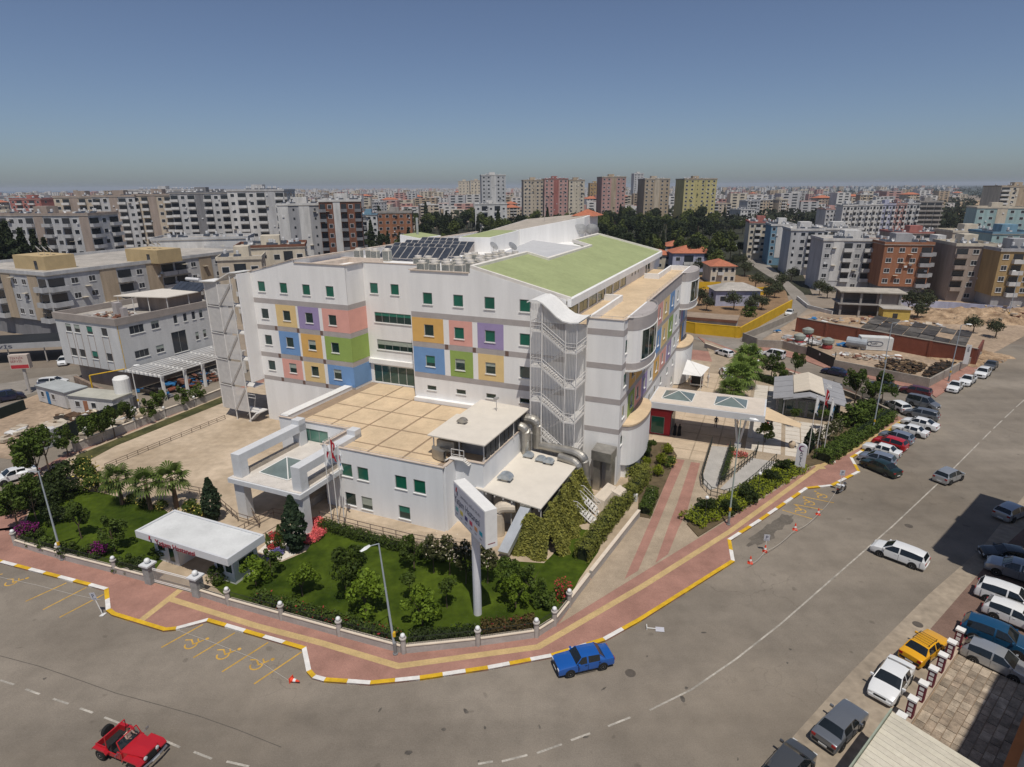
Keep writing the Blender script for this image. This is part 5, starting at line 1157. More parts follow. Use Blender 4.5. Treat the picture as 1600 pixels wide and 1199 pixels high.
def person(mw, label, top, legs, pose='stand', sleeve=.45, hair=HAIR):
    S = pose == 'sit'
    if not S:
        V = [(0,0,.95),(0,0,1.15),(0,0,1.38),(0,0,1.47),(.01,0,1.53),(.02,0,1.64),(.02,0,1.74), (0,.10,.90),(.02,.11,.50),(0,.12,.08),(.14,.13,.03), (0,-.10,.90),(-.03,-.11,.50),(-.07,-.12,.08),(.07,-.13,.03), (0,.19,1.38),(0,.25,1.12),(.08,.25,.88),(.11,.25,.79), (0,-.19,1.38),(0,-.25,1.12),(.08,-.25,.88),(.11,-.25,.79)]
    else:
        V = [(0,0,.45),(-.03,0,.65),(-.05,0,.92),(-.04,0,1.0),(-.03,0,1.05),(-.02,0,1.16),(-.02,0,1.26), (.1,.10,.45),(.45,.12,.48),(.62,.12,.10),(.76,.12,.06), (.1,-.10,.45),(.45,-.12,.48),(.62,-.12,.10),(.76,-.12,.06), (-.05,.19,.92),(.1,.24,.70),(.36,.2,.76),(.45,.16,.80), (-.05,-.19,.92),(.1,-.24,.70),(.36,-.2,.76),(.45,-.16,.80)]
    E = [(0,1),(1,2),(2,3),(3,4),(4,5),(5,6),(0,7),(7,8),(8,9),(9,10),(0,11),(11,12),(12,13),(13,14),(2,15),(15,16),(16,17),(17,18),(2,19),(19,20),(20,21),(21,22)]
    rad = [(.15,.12),(.14,.11),(.16,.11),.07,.06,.10,.07,.09,.06,.045,.04,.09,.06,.045,.04,.065,.05,.038,.03,.065,.05,.038,.03]
    hz = 1.48 if not S else 1.0; wz = .93 if not S else .5
    def mf(c):
        if c.z > hz+.02 and abs(c.y) < .16: return 2 if (c.z > hz+.19 or (c.z > hz+.08 and c.x < -.01)) else 1
        if abs(c.y) > .20 and ((c.z < 1.10) if not S else (c.x > .12)): return 1
        if (not S and c.z < wz) or (S and c.x > .06 and c.z < .62): return 3
        return 0
    t = tag(link('person', skin_mesh(V, E, rad, mf, [top, SKIN, hair, legs]), None, mw), label, 'person'); return t
def robed(mw, label, m, face=True):
    g = MB(mw @ Matrix.Diagonal((.75,1,1,1)))
    g.lathe((0,0,0), [(.30,.0),(.30,.06),(.25,.5),(.22,.9),(.25,1.2),(.24,1.35),(.12,1.44),(.085,1.48),(.12,1.55),(.125,1.63),(.08,1.71),(.02,1.74)], 14)
    t = single('person', g, m, label, 'person', smooth=True)
    g = MB(mw); g.ball((.055,0,1.6), .06); part('face', g, SKIN, t, smooth=True)
M_blk = mat('black_cloth', (.008,.008,.009), .9, .2, 4.); M_wc = mat('white_cloth', (.7,.7,.7), .9, .08, 4.); M_dk = mat('dark_cloth', (.03,.03,.045), .9, .2, 4.); M_grc = mat('grey_cloth', (.18,.18,.2), .9, .2, 4.)
robed(FR(G(1054,680,.14), R(-60)), 'person in a long black robe at the red entrance, left one of two', M_blk); robed(FR(G(1061,681,.14), R(-70)), 'person in a long black robe at the red entrance, right one of two', M_blk)
person(FR(G(1106,599,.14), R(200)), 'person in white top and dark trousers beside the ambulance', M_wc, M_dk)
person(FR(G(1152,668,.14), R(170)), 'person in a white shirt standing under the entrance canopy', M_wc, M_dk); person(FR(G(1118,668,.14), R(250)), 'person in dark clothes in the shade of the entrance canopy', M_dk, M_dk)
person(FR(G(1256,650,.14), R(250)), 'person in dark clothes in the doorway of the grey cafe', M_dk, M_grc)
person(FR(G(1280,706,.14), R(-40)), 'person in grey near the flagpoles, by the hedge', M_grc, M_dk)
# ---- red open jeep
def jeep():
    T = FR(G(205,1178), R(-20)); t = thing('open_off_roader', 'red open-top off-road car with roll bar and rear spare wheel at the bottom left', 'car', T)
    RD = PT['red']
    g = MB(T); g.box(-1.75,-.75,.45,.35,.75,.56); part('floor', g, C_trim, t)
    for s_ in (1,-1):
        g = MB(T); g.add([(x,s_*y,z) for y in (.72,.78) for x,z in ((-1.75,.45),(.4,.45),(.4,1.0),(.05,1.0),(-.1,.72),(-.75,.72),(-.9,1.0),(-1.75,1.0))], [tuple(range(8)),tuple(range(15,7,-1))]+[(i,(i+1)%8,8+(i+1)%8,8+i) for i in range(8)]); part('side_panel', g, RD, t)
        g = MB(T); pts = [(-1.9,.72),(-1.75,.9),(-.85,.9),(-.7,.7),(-.7,.62),(-.85,.8),(-1.75,.8),(-1.9,.62)]; g.add([(x,s_*y,z) for y in (.78,.98) for x,z in pts], [tuple(range(8)),tuple(range(15,7,-1))]+[(i,(i+1)%8,8+(i+1)%8,8+i) for i in range(8)]); part('rear_fender', g, RD, t)
        g = MB(T); pts = [(.55,.68),(.75,.93),(1.75,.93),(1.95,.72),(1.95,.64),(1.72,.84),(.78,.84),(.6,.6)]; g.add([(x,s_*y,z) for y in (.55,.98) for x,z in pts], [tuple(range(8)),tuple(range(15,7,-1))]+[(i,(i+1)%8,8+(i+1)%8,8+i) for i in range(8)]); part('front_fender', g, RD, t)
        for x in (1.25,-1.3):
            TT = T @ Matrix.Translation((x,s_*.95,.38)) @ Matrix.Rotation(R(-90*s_),4,'X'); g = MB(TT); g.lathe((0,0,0), [(.2,-.22),(.38,-.2),(.38,.0),(.34,.03),(.22,.02)], 18); w = part('wheel', g, C_tyre, t); g = MB(TT); g.lathe((0,0,0), [(.22,0),(.22,.025),(.1,.0),(.02,.04)], 12); part('rim', g, C_chrome, w)
        g = MB(T @ Matrix.Translation((1.86,s_*.4,.82)) @ Matrix.Rotation(R(90),4,'Y')); g.lathe((0,0,0), [(.12,0),(.12,.04),(.03,.06)], 14); part('headlight', g, C_lamp, t)
        g = MB(T); g.tube([(.3,s_*.8,1.05),(.42,s_*1.0,1.1)], .015, 5); g.box(.38,s_*.93,1.05,.42,s_*1.13,1.22); part('mirror', g, C_chrome, t)
        g = MB(T); g.box(-.55,s_*.38-.25,.56,-.1,s_*.38+.25,.72); g.box(-.65,s_*.38-.25,.6,-.53,s_*.38+.25,1.2); part('seat', g, C_trim, t)
    g = MB(T); g.add([(.35,-.72,.5),(1.85,-.5,.5),(1.85,.5,.5),(.35,.72,.5),(.35,-.72,1.06),(1.85,-.48,.98),(1.85,.48,.98),(.35,.72,1.06),(1.1,0,1.1),(.35,0,1.12),(1.85,0,1.02)], [(0,1,5,4),(2,3,7,6),(0,3,2,1),(4,5,10,8),(4,8,9),(9,8,7),(8,10,6,7),(1,2,6,10,5),(3,0,4,9,7)]); part('bonnet', g, RD, t)
    g = MB(T); g.box(1.86,-.32,.5,1.88,.32,.92); part('grille', g, C_trim, t)
    g = MB(T); g.tube([(2.05,-.85,.55),(2.12,-.4,.55),(2.12,.4,.55),(2.05,.85,.55)], .07, 8); part('front_bumper', g, C_chrome, t); g = MB(T); g.box(2.19,-.25,.5,2.2,.25,.6); part('number_plate', g, C_plate, t)
    g = MB(T); 
    for a, b_ in (((.3,-.7,1.06),(.05,-.66,1.62)),((.05,-.66,1.62),(.05,.66,1.62)),((.05,.66,1.62),(.3,.7,1.06)),((.3,-.7,1.06),(.3,.7,1.06))): g.tube([a,b_], .035, 6)
    part('windscreen_frame', g, RD, t); g = MB(T); g.add([(.29,-.66,1.1),(.29,.66,1.1),(.06,.62,1.58),(.06,-.62,1.58)], [(0,1,2,3)]); part('windscreen', g, glassmat('jeep_glass',(.03,.05,.06),.04,.35), t)
    g = MB(T); g.tube([(-.95,-.7,.6),(-.95,-.66,1.68),(-.95,.66,1.68),(-.95,.7,.6)], .045, 7); part('roll_bar', g, RD, t)
    TT = T @ Matrix.Translation((-1.78,.15,.98)) @ Matrix.Rotation(R(-90),4,'Y'); g = MB(TT); g.lathe((0,0,0), [(.2,.0),(.38,.02),(.38,.22),(.2,.24)], 18); w = part('spare_wheel', g, C_tyre, t); g = MB(TT); g.lathe((0,0,.2), [(.2,0),(.2,.03),(.03,.05)], 12); part('rim', g, C_rim, w)
    g = MB(T); g.box(-1.77,-.75,.45,-1.72,.75,.95); part('tailgate', g, RD, t)
    g = MB(T @ Matrix.Translation((.22,.38,1.02)) @ Matrix.Rotation(R(-65),4,'Y'))
    g.tube([(.18*math.cos(R(30*k)),.18*math.sin(R(30*k)),0) for k in range(13)], .015, 5); part('steering_wheel', g, C_trim, t)
    person(T @ Matrix.Translation((-.38,.38,.24)), 'person in a light top driving the red open-top car', mat('peach_cloth',(.6,.42,.34),.9,.1,4.), M_dk, 'sit', hair=mat('brown_hair',(.10,.05,.03),.7,.1,5.))
jeep()
# ---- motorcycles
def motorbike(mw, label, m, group=None):
    t = thing('motorcycle', label, 'motorcycle', mw, group)
    for x in (.68,-.68):
        T = mw @ Matrix.Translation((x,0,.31)) @ Matrix.Rotation(R(90),4,'X'); g = MB(T); g.lathe((0,0,0), [(.22,-.05),(.31,-.05),(.31,.05),(.22,.05)], 18); w = part('wheel', g, C_tyre, t); g = MB(T); g.lathe((0,0,0), [(.2,-.03),(.2,.03),(.05,.05)], 12); part('rim', g, C_rim, w)
    g = MB(mw); g.box(-.25,-.14,.28,.3,.14,.62); part('engine', g, C_chrome, t)
    g = MB(mw); g.lathe((.15,0,.62), [(.1,0),(.2,.08),(.2,.2),(.08,.27)], 10); part('tank', g, m, t)
    g = MB(mw); g.add([(-.85,-.1,.78),(-.05,-.15,.72),(-.05,.15,.72),(-.85,.1,.78),(-.9,-.08,.88),(-.05,-.13,.80),(-.05,.13,.80),(-.9,.08,.88)], [(3,2,1,0),(4,5,6,7),(0,1,5,4),(1,2,6,5),(2,3,7,6),(3,0,4,7)]); part('seat', g, C_trim, t)
    g = MB(mw); g.tube([(.68,.08,.31),(.5,.08,.95)], .025, 6); g.tube([(.68,-.08,.31),(.5,-.08,.95)], .025, 6); part('fork', g, C_chrome, t)
    g = MB(mw); g.tube([(.32,.36,1.02),(.48,.2,1.0),(.48,-.2,1.0),(.32,-.36,1.02)], .018, 6); part('handlebar', g, C_trim, t)
    g = MB(mw); g.add([(.6,-.18,.7),(.78,0,.72),(.6,.18,.7),(.52,-.16,1.05),(.6,0,1.12),(.52,.16,1.05)], [(0,1,4,3),(1,2,5,4)]); part('fairing', g, m, t)
    g = MB(mw); g.tube([(.0,-.16,.3),(-.75,-.17,.38)], .05, 8); part('exhaust', g, C_chrome, t); g = MB(mw); g.box(-.98,-.09,.6,-.8,.09,.7); part('tail_light', g, C_tail, t)
d = G(1328,757)-G(1303,770)
motorbike(FR(G(1314,769), math.atan2(d.y,d.x)), 'motorcycle with white and blue fairing parked beside the kerb', mat('paint_bikewhite',(.6,.62,.66),.3,.05,3.))
tb = thing('top_box', 'white storage box on the parked motorcycle', 'box', FR(G(1314,769), math.atan2(d.y,d.x))); T = FR(G(1314,769), math.atan2(d.y,d.x)); g = MB(T); g.box(-1.0,-.2,.9,-.62,.2,1.2); part('case', g, PT['white'], tb); g = MB(T); g.box(-1.01,-.21,1.05,-.61,.21,1.08); part('seam', g, C_trim, tb)
for k in range(4): motorbike(FR(G(1192+k*6,668-k*4,.14), R(70+5*k)), 'dark motorcycle parked in the shade of the entrance canopy', C_trim, 'motorcycles under the canopy')
# ================================================================ vegetation
import numpy as np
RG = np.random.default_rng(11)
L_dark = leafmat('leaf_dark', (.034,.060,.017)); L_mid = leafmat('leaf_mid', (.066,.110,.020)); L_bright = leafmat('leaf_bright', (.115,.185,.018)); L_olive = leafmat('leaf_olive', (.070,.088,.048)); L_pine = leafmat('leaf_pine', (.030,.050,.022)); L_palm = leafmat('leaf_palm', (.105,.165,.035)); L_hedge = leafmat('leaf_hedge', (.20,.225,.050)); L_ivy = leafmat('leaf_ivy', (.235,.245,.060)); L_lime = leafmat('leaf_lime', (.20,.25,.02)); L_wood = leafmat('leaf_wood', (.085,.115,.030))
F_red = leafmat('petal_red', (.50,.06,.07), .2); F_pink = leafmat('petal_coral', (.75,.16,.17), .2); F_purple = leafmat('petal_purple', (.20,.02,.16), .3); F_white = leafmat('petal_white', (.62,.56,.45), .15); F_yellow = leafmat('petal_yellow', (.62,.52,.14), .2); F_blue = leafmat('petal_blue', (.16,.16,.40), .2)
M_bark = mat('bark', (.13,.095,.065), .95, .3, 3., bump=.5); M_palmbark = mat('palm_bark', (.17,.11,.07), .95, .3, 3., bump=.6)
def leaves(name, C, size, m, N=None, jit=.75, asp=.55):
    "a leaf-sized face at each centre C, facing roughly along N"
    C = np.asarray(C, float); n = len(C)
    Nn = RG.normal(size=(n,3)) if N is None else np.asarray(N, float)+RG.normal(size=(n,3))*jit
    Nn /= np.linalg.norm(Nn, axis=1, keepdims=True)+1e-9
    a = np.cross(Nn, RG.normal(size=(n,3))); a /= np.linalg.norm(a, axis=1, keepdims=True)+1e-9; b_ = np.cross(Nn, a)
    s = (size*(.6+.8*RG.random(n)))[:,None]; a = a*s; b_ = b_*s*asp; tip = Nn*s*.18
    V = np.stack([C-a, C-b_+tip, C+a, C+b_+tip], 1).reshape(-1,3)
    me = bpy.data.meshes.new(name); me.vertices.add(4*n); me.vertices.foreach_set('co', V.ravel())
    me.loops.add(4*n); me.loops.foreach_set('vertex_index', np.arange(4*n)); me.polygons.add(n); me.polygons.foreach_set('loop_start', np.arange(0,4*n,4))
    me.materials.append(m); me.update(calc_edges=True); return me
def shell(n, c, r):
    d = RG.normal(size=(n,3)); d /= np.linalg.norm(d, axis=1, keepdims=True); k = (RG.random(n)**.33)[:,None]; k = .55+.45*k
    return np.array(c)+d*k*np.array(r), d
def clumpy(n, r, k=14, cr=.42, flat=.0, cz=0., low=-.6, wild=.0):
    "leaf centres on k clumps spread over an ellipsoid r"
    Cs, Ns = [], []; r = np.array(r, float)
    for i in range(k):
        d = RG.normal(size=3); d /= np.linalg.norm(d)
        if d[2] < low: d[2] = -d[2]
        c = d*r*(.35+.4*RG.random()+wild*RG.random()); q = cr*(.7+.6*RG.random())
        C, N_ = shell(n//k, c, r*q); Cs.append(C); Ns.append(N_)
    C = np.concatenate(Cs); C[:,2] += cz; return C, np.concatenate(Ns)
def tree_proto(name, label, cat, trunk, C, N_, size, m, limbs=4, tr=.09, bark=None, flowers=None, fsize=.1):
    t = thing(name, label, cat); bark = bark or M_bark
    if trunk:
        g = MB(); h = trunk; g.tube([(0,0,-.1),(.03*h,.01,h*.5),(0,0,h)], tr, 7, r2=tr*.55)
        top = np.max(C[:,2]); w = np.max(np.abs(C[:,0]))
        for k in range(limbs):
            a = 2*math.pi*k/limbs+.4; g.tube([(0,0,h*.85),(w*.3*math.cos(a),w*.3*math.sin(a),h+(top-h)*.3),(w*.55*math.cos(a),w*.55*math.sin(a),h+(top-h)*.6)], tr*.5, 5, r2=tr*.15)
        part('trunk', g, bark, t)
    link('crown', leaves('crown', C, size, m, N_), t)
    if flowers is not None: tag(link('flowers', leaves('flowers', flowers[0], fsize, flowers[1]), t), kind='stuff')
    return t
PROTO = {}
def reg(key, *a, **k): PROTO[key] = tree_proto(*a, **k); PROTO[key]['first'] = True
for v in range(2):
    C, N_ = clumpy(1500, (1.2,1.2,1.2), 15, .36, cz=1.7, wild=.45); reg('citrus%d' % v, 'citrus_tree', 'x', 'tree', 1.1, C, N_, .13, L_bright, tr=.07)
    C, N_ = clumpy(1900, (1.35,1.35,1.75), 18, .30, cz=2.6, wild=.5); reg('dark%d' % v, 'leafy_tree', 'x', 'tree', 1.9, C, N_, .14, L_mid, tr=.09)
C, N_ = clumpy(700, (.8,.8,.6), 12, .42, cz=2.0); reg('standard', 'young_tree', 'x', 'tree', 1.7, C, N_, .10, L_mid, tr=.04)
C, N_ = clumpy(900, (1.0,1.0,1.3), 16, .30, cz=2.2); F_, _n = clumpy(90, (1.05,1.05,1.35), 14, .35, cz=2.3); reg('oleander', 'oleander_tree', 'x', 'tree', 1.5, C, N_, .11, leafmat('leaf_oleander', (.075,.09,.035)), tr=.05, flowers=(F_, F_white), fsize=.09)
C, N_ = clumpy(1300, (1.15,1.15,.95), 15, .38, cz=.85, wild=.45); reg('shrub', 'round_shrub', 'x', 'shrub', .4, C, N_, .12, L_mid, tr=.05)
C, N_ = clumpy(1300, (1.15,1.15,.95), 15, .38, cz=.85, wild=.45); reg('darkshrub', 'dense_shrub', 'x', 'shrub', .4, C, N_, .12, L_dark, tr=.05)
C, N_ = clumpy(1000, (1.1,1.1,.9), 14, .45, cz=.8); F_, _n = clumpy(170, (1.2,1.2,1.0), 14, .45, cz=.9); reg('rose', 'flowering_shrub', 'x', 'shrub', .4, C, N_, .12, L_mid, flowers=(F_, F_yellow), fsize=.10)
C, N_ = clumpy(700, (1.3,1.0,.75), 12, .45, cz=.7); F_, _n = clumpy(900, (1.4,1.05,.85), 14, .42, cz=.8); reg('bougain', 'bougainvillea', 'x', 'shrub', .4, C, N_, .11, L_mid, flowers=(F_, F_purple), fsize=.10)
C, N_ = clumpy(900, (.55,.55,.5), 8, .6, cz=.5); reg('ball', 'clipped_shrub', 'x', 'shrub', .2, C, N_, .07, L_lime)
# columnar conifer
def column(n, h, r, p=.75):
    z = RG.random(n)**.9*h; a = RG.random(n)*2*np.pi; rr = r*np.minimum(1, .45+z/h*1.6)*np.clip((1-z/h)*1.9+.12, 0, 1)*(.7+.3*RG.random(n))*(1+.12*np.sin(z*6+a*2))
    C = np.stack([rr*np.cos(a), rr*np.sin(a), z+.15], 1); N_ = np.stack([np.cos(a), np.sin(a), np.full(n,.5)], 1); return C, N_
C, N_ = column(2600, 5.2, 1.05); reg('conifer', 'columnar_conifer', 'x', 'tree', .4, C, N_, .17, leafmat('leaf_conifer', (.024,.05,.026)), limbs=0, tr=.12)
C, N_ = column(500, 1.3, .26); reg('cone', 'cone_topiary', 'x', 'shrub', .15, C, N_, .07, L_mid, limbs=0, tr=.03)
C, N_ = column(900, 12, 1.15); reg('cypress', 'cypress_tree', 'x', 'tree', 1.0, C, N_, .42, L_pine, limbs=0, tr=.18)
for v in range(3):
    C, N_ = clumpy(1100, (3.4,3.4,3.2), 18, .38, cz=7.0-v*.6); reg('pine%d' % v, 'pine_tree', 'x', 'tree', 5.4, C, N_, .42, [L_pine, L_wood, L_pine][v], tr=.22)
C, N_ = clumpy(1200, (2.3,2.3,1.9), 16, .42, cz=2.9); reg('olive', 'olive_tree', 'x', 'tree', 1.7, C, N_, .20, L_olive, tr=.18)
z = RG.random(1300)**1.2*11; a = RG.random(1300)*6.283; rr = 3.0*(1-z/11.5)*(.55+.45*RG.random(1300))*(.75+.25*np.sin(z*4.2)); C = np.stack([rr*np.cos(a), rr*np.sin(a), z+1.2], 1); reg('cedar', 'cedar_tree', 'x', 'tree', 2.2, C, np.stack([np.cos(a), np.sin(a), np.full(1300,.6)], 1), .45, L_pine, limbs=0, tr=.25)
def fan_palm(h, nf, r, key, sp=1.):
    t = thing('palm_tree', 'x', 'palm'); g = MB(); g.tube([(0,0,-.1),(.05,0,h*.5),(0,.03,h)], .24, 8, r2=.17); part('trunk', g, M_palmbark, t)
    g = MB()
    for k in range(nf):
        az = k*2.399; el = R(70-108*(k/nf)**1.05); d = Vector((math.cos(az)*math.cos(el), math.sin(az)*math.cos(el), math.sin(el))); L0 = r*.42
        c = Vector((0,0,h))+d*L0+Vector((0,0,-.06*L0)); side = d.cross(Vector((0,0,1))).normalized(); up = side.cross(d).normalized()
        g.tube([(0,0,h), c], .018, 3, caps=False)
        nb = 13
        for j in range(nb):
            th = R(-105+210*j/(nb-1)); dd = (d*math.cos(th)+side*math.sin(th)); Lb = r*.6*(1-.25*abs(th)/1.8); e = c+dd*Lb*.65; tip = c+dd*Lb+Vector((0,0,-.28*Lb)); w = (side*math.cos(th)-d*math.sin(th))*(.045*r)
            g.add([c, e-w, tip, e+w], [(0,1,2,3)])
    part('fronds', g, L_palm, t); PROTO[key] = t; t['first'] = True
fan_palm(3.0, 17, 2.1, 'palm'); fan_palm(3.3, 24, 3.0, 'bigpalm')
def plant(key, px, label, s=1.0, group=None, z=.15, sz=None):
    p = G(*px, z) if isinstance(px, tuple) and len(px) == 2 else Vector(px)
    mw = FR(p, random.uniform(0,6.28)) @ Matrix.Diagonal((s,s,sz or s*random.uniform(.93,1.07),1)); P0 = PROTO[key]
    if P0.get('first'): del P0['first']; P0.matrix_basis = mw; P0['label'] = label; o = P0
    else: o = copy_tree(P0, mw, label)
    if group: o['group'] = group
    elif 'group' in o: del o['group']
    return o
# corner lawn
plant('dark0', (542,934), 'tall dark leafy tree in the middle of the corner lawn', 1.15)
for p, l, s in (((473,932),'bright green citrus tree behind the red flowers, leftmost on the corner lawn',1.0),((572,958),'large bright green citrus tree left of the street lamp',1.2),((660,978),'bright green citrus tree right of the street lamp',1.1),((806,950),'bright green citrus tree right of the sign pole',.95),((400,916),'bright green citrus tree beside the gatehouse',.85)): plant('citrus%d' % (p[0] % 2), p, l, s)
plant('standard', (641,939), 'young tree with thin trunk on open lawn, left of two'); plant('standard', (699,951), 'young tree with thin trunk on open lawn, nearer the sign pole', 1.1)
for p, l, s, k in (((647,888),'slim dark tree at the left end of the row before the annex',.8,'dark1'),((678,896),'pale flowering tree second in the row before the annex',1.1,'oleander'),((703,899),'pale flowering tree third in the row before the annex',1.25,'oleander'),((728,912),'pale flowering tree just left of the sign pole',1.2,'oleander'),((762,912),'pale flowering tree just right of the sign pole',1.15,'oleander'),((792,928),'slim tree right of the sign pole by the slanting duct',.8,'dark0'),((828,940),'dark tree near the lawn corner by the hedge',.75,'dark1'),((852,948),'bushy shrub at the lawn corner post',.9,'shrub')):
    plant(k, p, l, s)
plant('shrub', (340,908), 'round shrub right of the gate pillar', .8); plant('shrub', (256,872), 'round shrub left of the gatehouse door', .7); plant('dark1', (425,900), 'dark leafy tree between the gatehouse and the lawn', .6)
plant('conifer', (335,814), 'dark columnar conifer left of the entrance portico', .88); plant('conifer', (464,862), 'large dark columnar conifer in front of the portico column', 1.05)
for i, p in enumerate(((420,856),(434,858),(438,846),(443,862),(452,846))): plant('cone', p, 'small cone topiary in the white gravel bed', 1.0+.15*(i % 3), 'cone topiaries in the gravel')
# left garden
for i, (p, s, k) in enumerate((((192,788),1.0,'palm'),((236,796),1.0,'palm'),((276,793),1.1,'palm'))): plant(k, p, ('fan palm at the left of three beside the yard','fan palm in the middle of three beside the yard','fan palm at the right of three beside the yard')[i], s)
LB = 'round trees along the left boundary wall'
for p, s in (((107,712),1.15),((140,697),1.2),((160,690),1.1),((180,684),1.15),((202,672),1.1),((235,660),1.0),((256,650),1.0),((287,640),.95),((311,630),.9)): plant('dark%d' % (p[0] % 2), p, 'dark green tree in the row along the left boundary wall', s*.85, LB)
LG = 'dark shrubs in the left corner of the garden'
for p, s in (((78,738),1.5),((66,760),1.6),((58,780),1.6),((40,800),1.6),((80,790),1.4),((98,756),1.5),((30,828),1.3),((60,822),1.3),((110,775),1.3),((92,815),1.2)): plant('darkshrub' if p[0] % 3 else 'dark0', p, 'dense dark shrub in the left corner of the garden', s*.9, LG)
RS = 'shrubs with pale yellow flowers beside the palms'
for p, s in (((132,742),1.2),((140,756),1.3),((150,768),1.2),((172,770),.8),((207,786),.65),((225,792),.6),((254,796),.65),((300,806),1.0),((318,812),.9)): plant('rose', p, 'shrub with pale yellow flowers near the fan palms', s, RS)
for p_, s_ in (((58,852),.8),((80,858),.75),((112,868),.8),((138,874),.7),((198,888),.75),((215,892),.7)): plant('darkshrub' if p_[0] % 2 else 'shrub', p_, 'low shrub just inside the left garden wall', s_, 'low shrubs inside the left wall')
plant('dark1', (180,862), 'small dark tree on the left lawn near the wall', .85); plant('dark0', (128,842), 'dark tree on the left lawn beside the street lamp', .85); plant('bougain', (47,838), 'purple bougainvillea at the left wall post', 1.0); plant('bougain', (157,868), 'purple bougainvillea in the middle of the left wall', .85)
# leaf-covered walls and hedges
def hedge(name, label, px, w, h, m, cat='hedge', flowers=None, dens=130, z=.15, size=.09):
    P_ = [G(*p, z) if len(p) == 2 else Vector(p) for p in px]; t = thing(name, label, cat, P_[0]); Cs, Ns = [], []; g = MB()
    for a, b_ in zip(P_, P_[1:]):
        d = b_-a; L_ = d.length; M = FR(a, math.atan2(d.y,d.x)); g.M = M; g.box(.25,-w*.36,0,max(L_-.25,.3),w*.36,h*.82)
        n = int(L_*(w+2*h)*dens); q = RG.random((n,3)); x = q[:,0]*(L_+.2)-.1; per = q[:,1]*(w+2*h); y = np.where(per < h, -w/2, np.where(per < h+w, per-h-w/2, w/2)); zz = np.where(per < h, per, np.where(per < h+w, h, 2*h+w-per))
        wob = .10*np.sin(x*2.1)+.08*np.sin(x*5.3+1); y = y*(1+.12*np.sin(x*3.3))+RG.normal(size=n)*.07; zz = zz*(1+wob*.8)+RG.normal(size=n)*.07
        nn = np.stack([np.zeros(n), np.where(per < h, -1., np.where(per < h+w, 0, 1.)), np.where((per >= h) & (per < h+w), 1., .2)], 1)
        Rm = np.array(M.to_3x3()); Cs.append(np.stack([x,y,zz],1) @ Rm.T+np.array(M.translation)); Ns.append(nn @ Rm.T)
    g.M = None; part('branches', g, mat('hedge_core', (.02,.028,.010), .95, .3, 3.), t)
    C = np.concatenate(Cs); link('foliage', leaves('foliage', C, size, m, np.concatenate(Ns)), t)
    if flowers:
        k = RG.random(len(C)) < flowers[1]; tag(link('flowers', leaves('flowers', C[k]+RG.normal(size=(k.sum(),3))*.05, flowers[2], flowers[0]), t), kind='stuff')
    return t
hedge('clipped_hedge', 'low clipped hedge between the corner lawn and the annex footpath', [(503,824),(560,841),(630,860),(700,876)], 1.0, .75, L_mid)
hedge('flower_hedge', 'hedge with red roses inside the wall below the citrus trees', [(400,938),(445,951),(540,978),(626,1003)], .8, .8, L_mid, 'hedge', (F_red, .045, .12), dens=90, size=.11)
hedge('flower_hedge', 'dark hedge inside the wall between the lamp post and the sign pole', [(640,1004),(745,996)], .9, .8, L_dark, dens=110, size=.11)
hedge('flower_hedge', 'reddish hedge inside the wall at the foot of the sign pole', [(755,994),(834,984)], 1.0, 1.05, leafmat('leaf_reddish', (.11,.085,.03)), 'hedge', (F_red, .03, .1), dens=110, size=.11)
hedge('clipped_hedge', 'long pale green hedge along the driveway wall', [(908,878),(960,808),(1008,750)], 1.3, 1.5, L_hedge); hedge('clipped_hedge', 'short hedge across the end of the driveway hedge', [(975,742),(1012,742)], 1.2, 1.3, L_hedge); hedge('clipped_hedge', 'hedge end with white flowers beside the driveway', [(1007,806),(1020,772)], 1.1, 1.0, L_mid, 'hedge', (F_white, .02, .07))
hedge('clipped_hedge', 'dark green hedge along the pavement behind the angled cars', [(1284,722),(1330,692),(1388,653)], 2.0, 1.15, L_mid, dens=90, size=.12); hedge('clipped_hedge', 'dark hedge along the side street behind the cafe', [(1180,592),(1215,602),(1232,606)], 1.2, 1.0, L_dark, size=.12, dens=90)
hedge('ground_cover', 'bright yellow-green ground cover in the bed beside the driveway', [(1078,818),(1100,806),(1140,790),(1195,757),(1248,728)], 2.6, .45, L_lime, 'plants', dens=70, z=.25, size=.12)
for p, s, k in (((1103,798),.9,'dark shrub at the left end of the driveway bed'),((1140,800),.85,'dark shrub beside the green street lamp'),((1168,782),.9,'dark shrub below the ramp railing'),((1205,752),.8,'dark shrub left of the pillar sign'),((1222,735),.8,'dark shrub next to the pillar sign')): plant('darkshrub', p, k, s, z=.3)
for p, s, l in (((1031,724),1.2,'lime green clipped ball nearest the drum of the hospital'),((1025,742),1.1,'lime green clipped ball beside the driveway'),((1007,728),1.0,'small clipped ball by the dark bed'),((1040,708),1.1,'clipped ball at the far end of the drive bed'),((1012,712),.9,'clipped ball under the curved white wall')): plant('ball', p, l, s*1.2, z=.2)
plant('darkshrub', (998,716), 'dark shrub in the shade of the curved white wall', 1.2, z=.2); plant('standard', (1016,716), 'small cloud-pruned tree in the drive bed', .95, z=.2); plant('rose', (1047,730), 'low flowering shrub beside the drive', .8, z=.2)
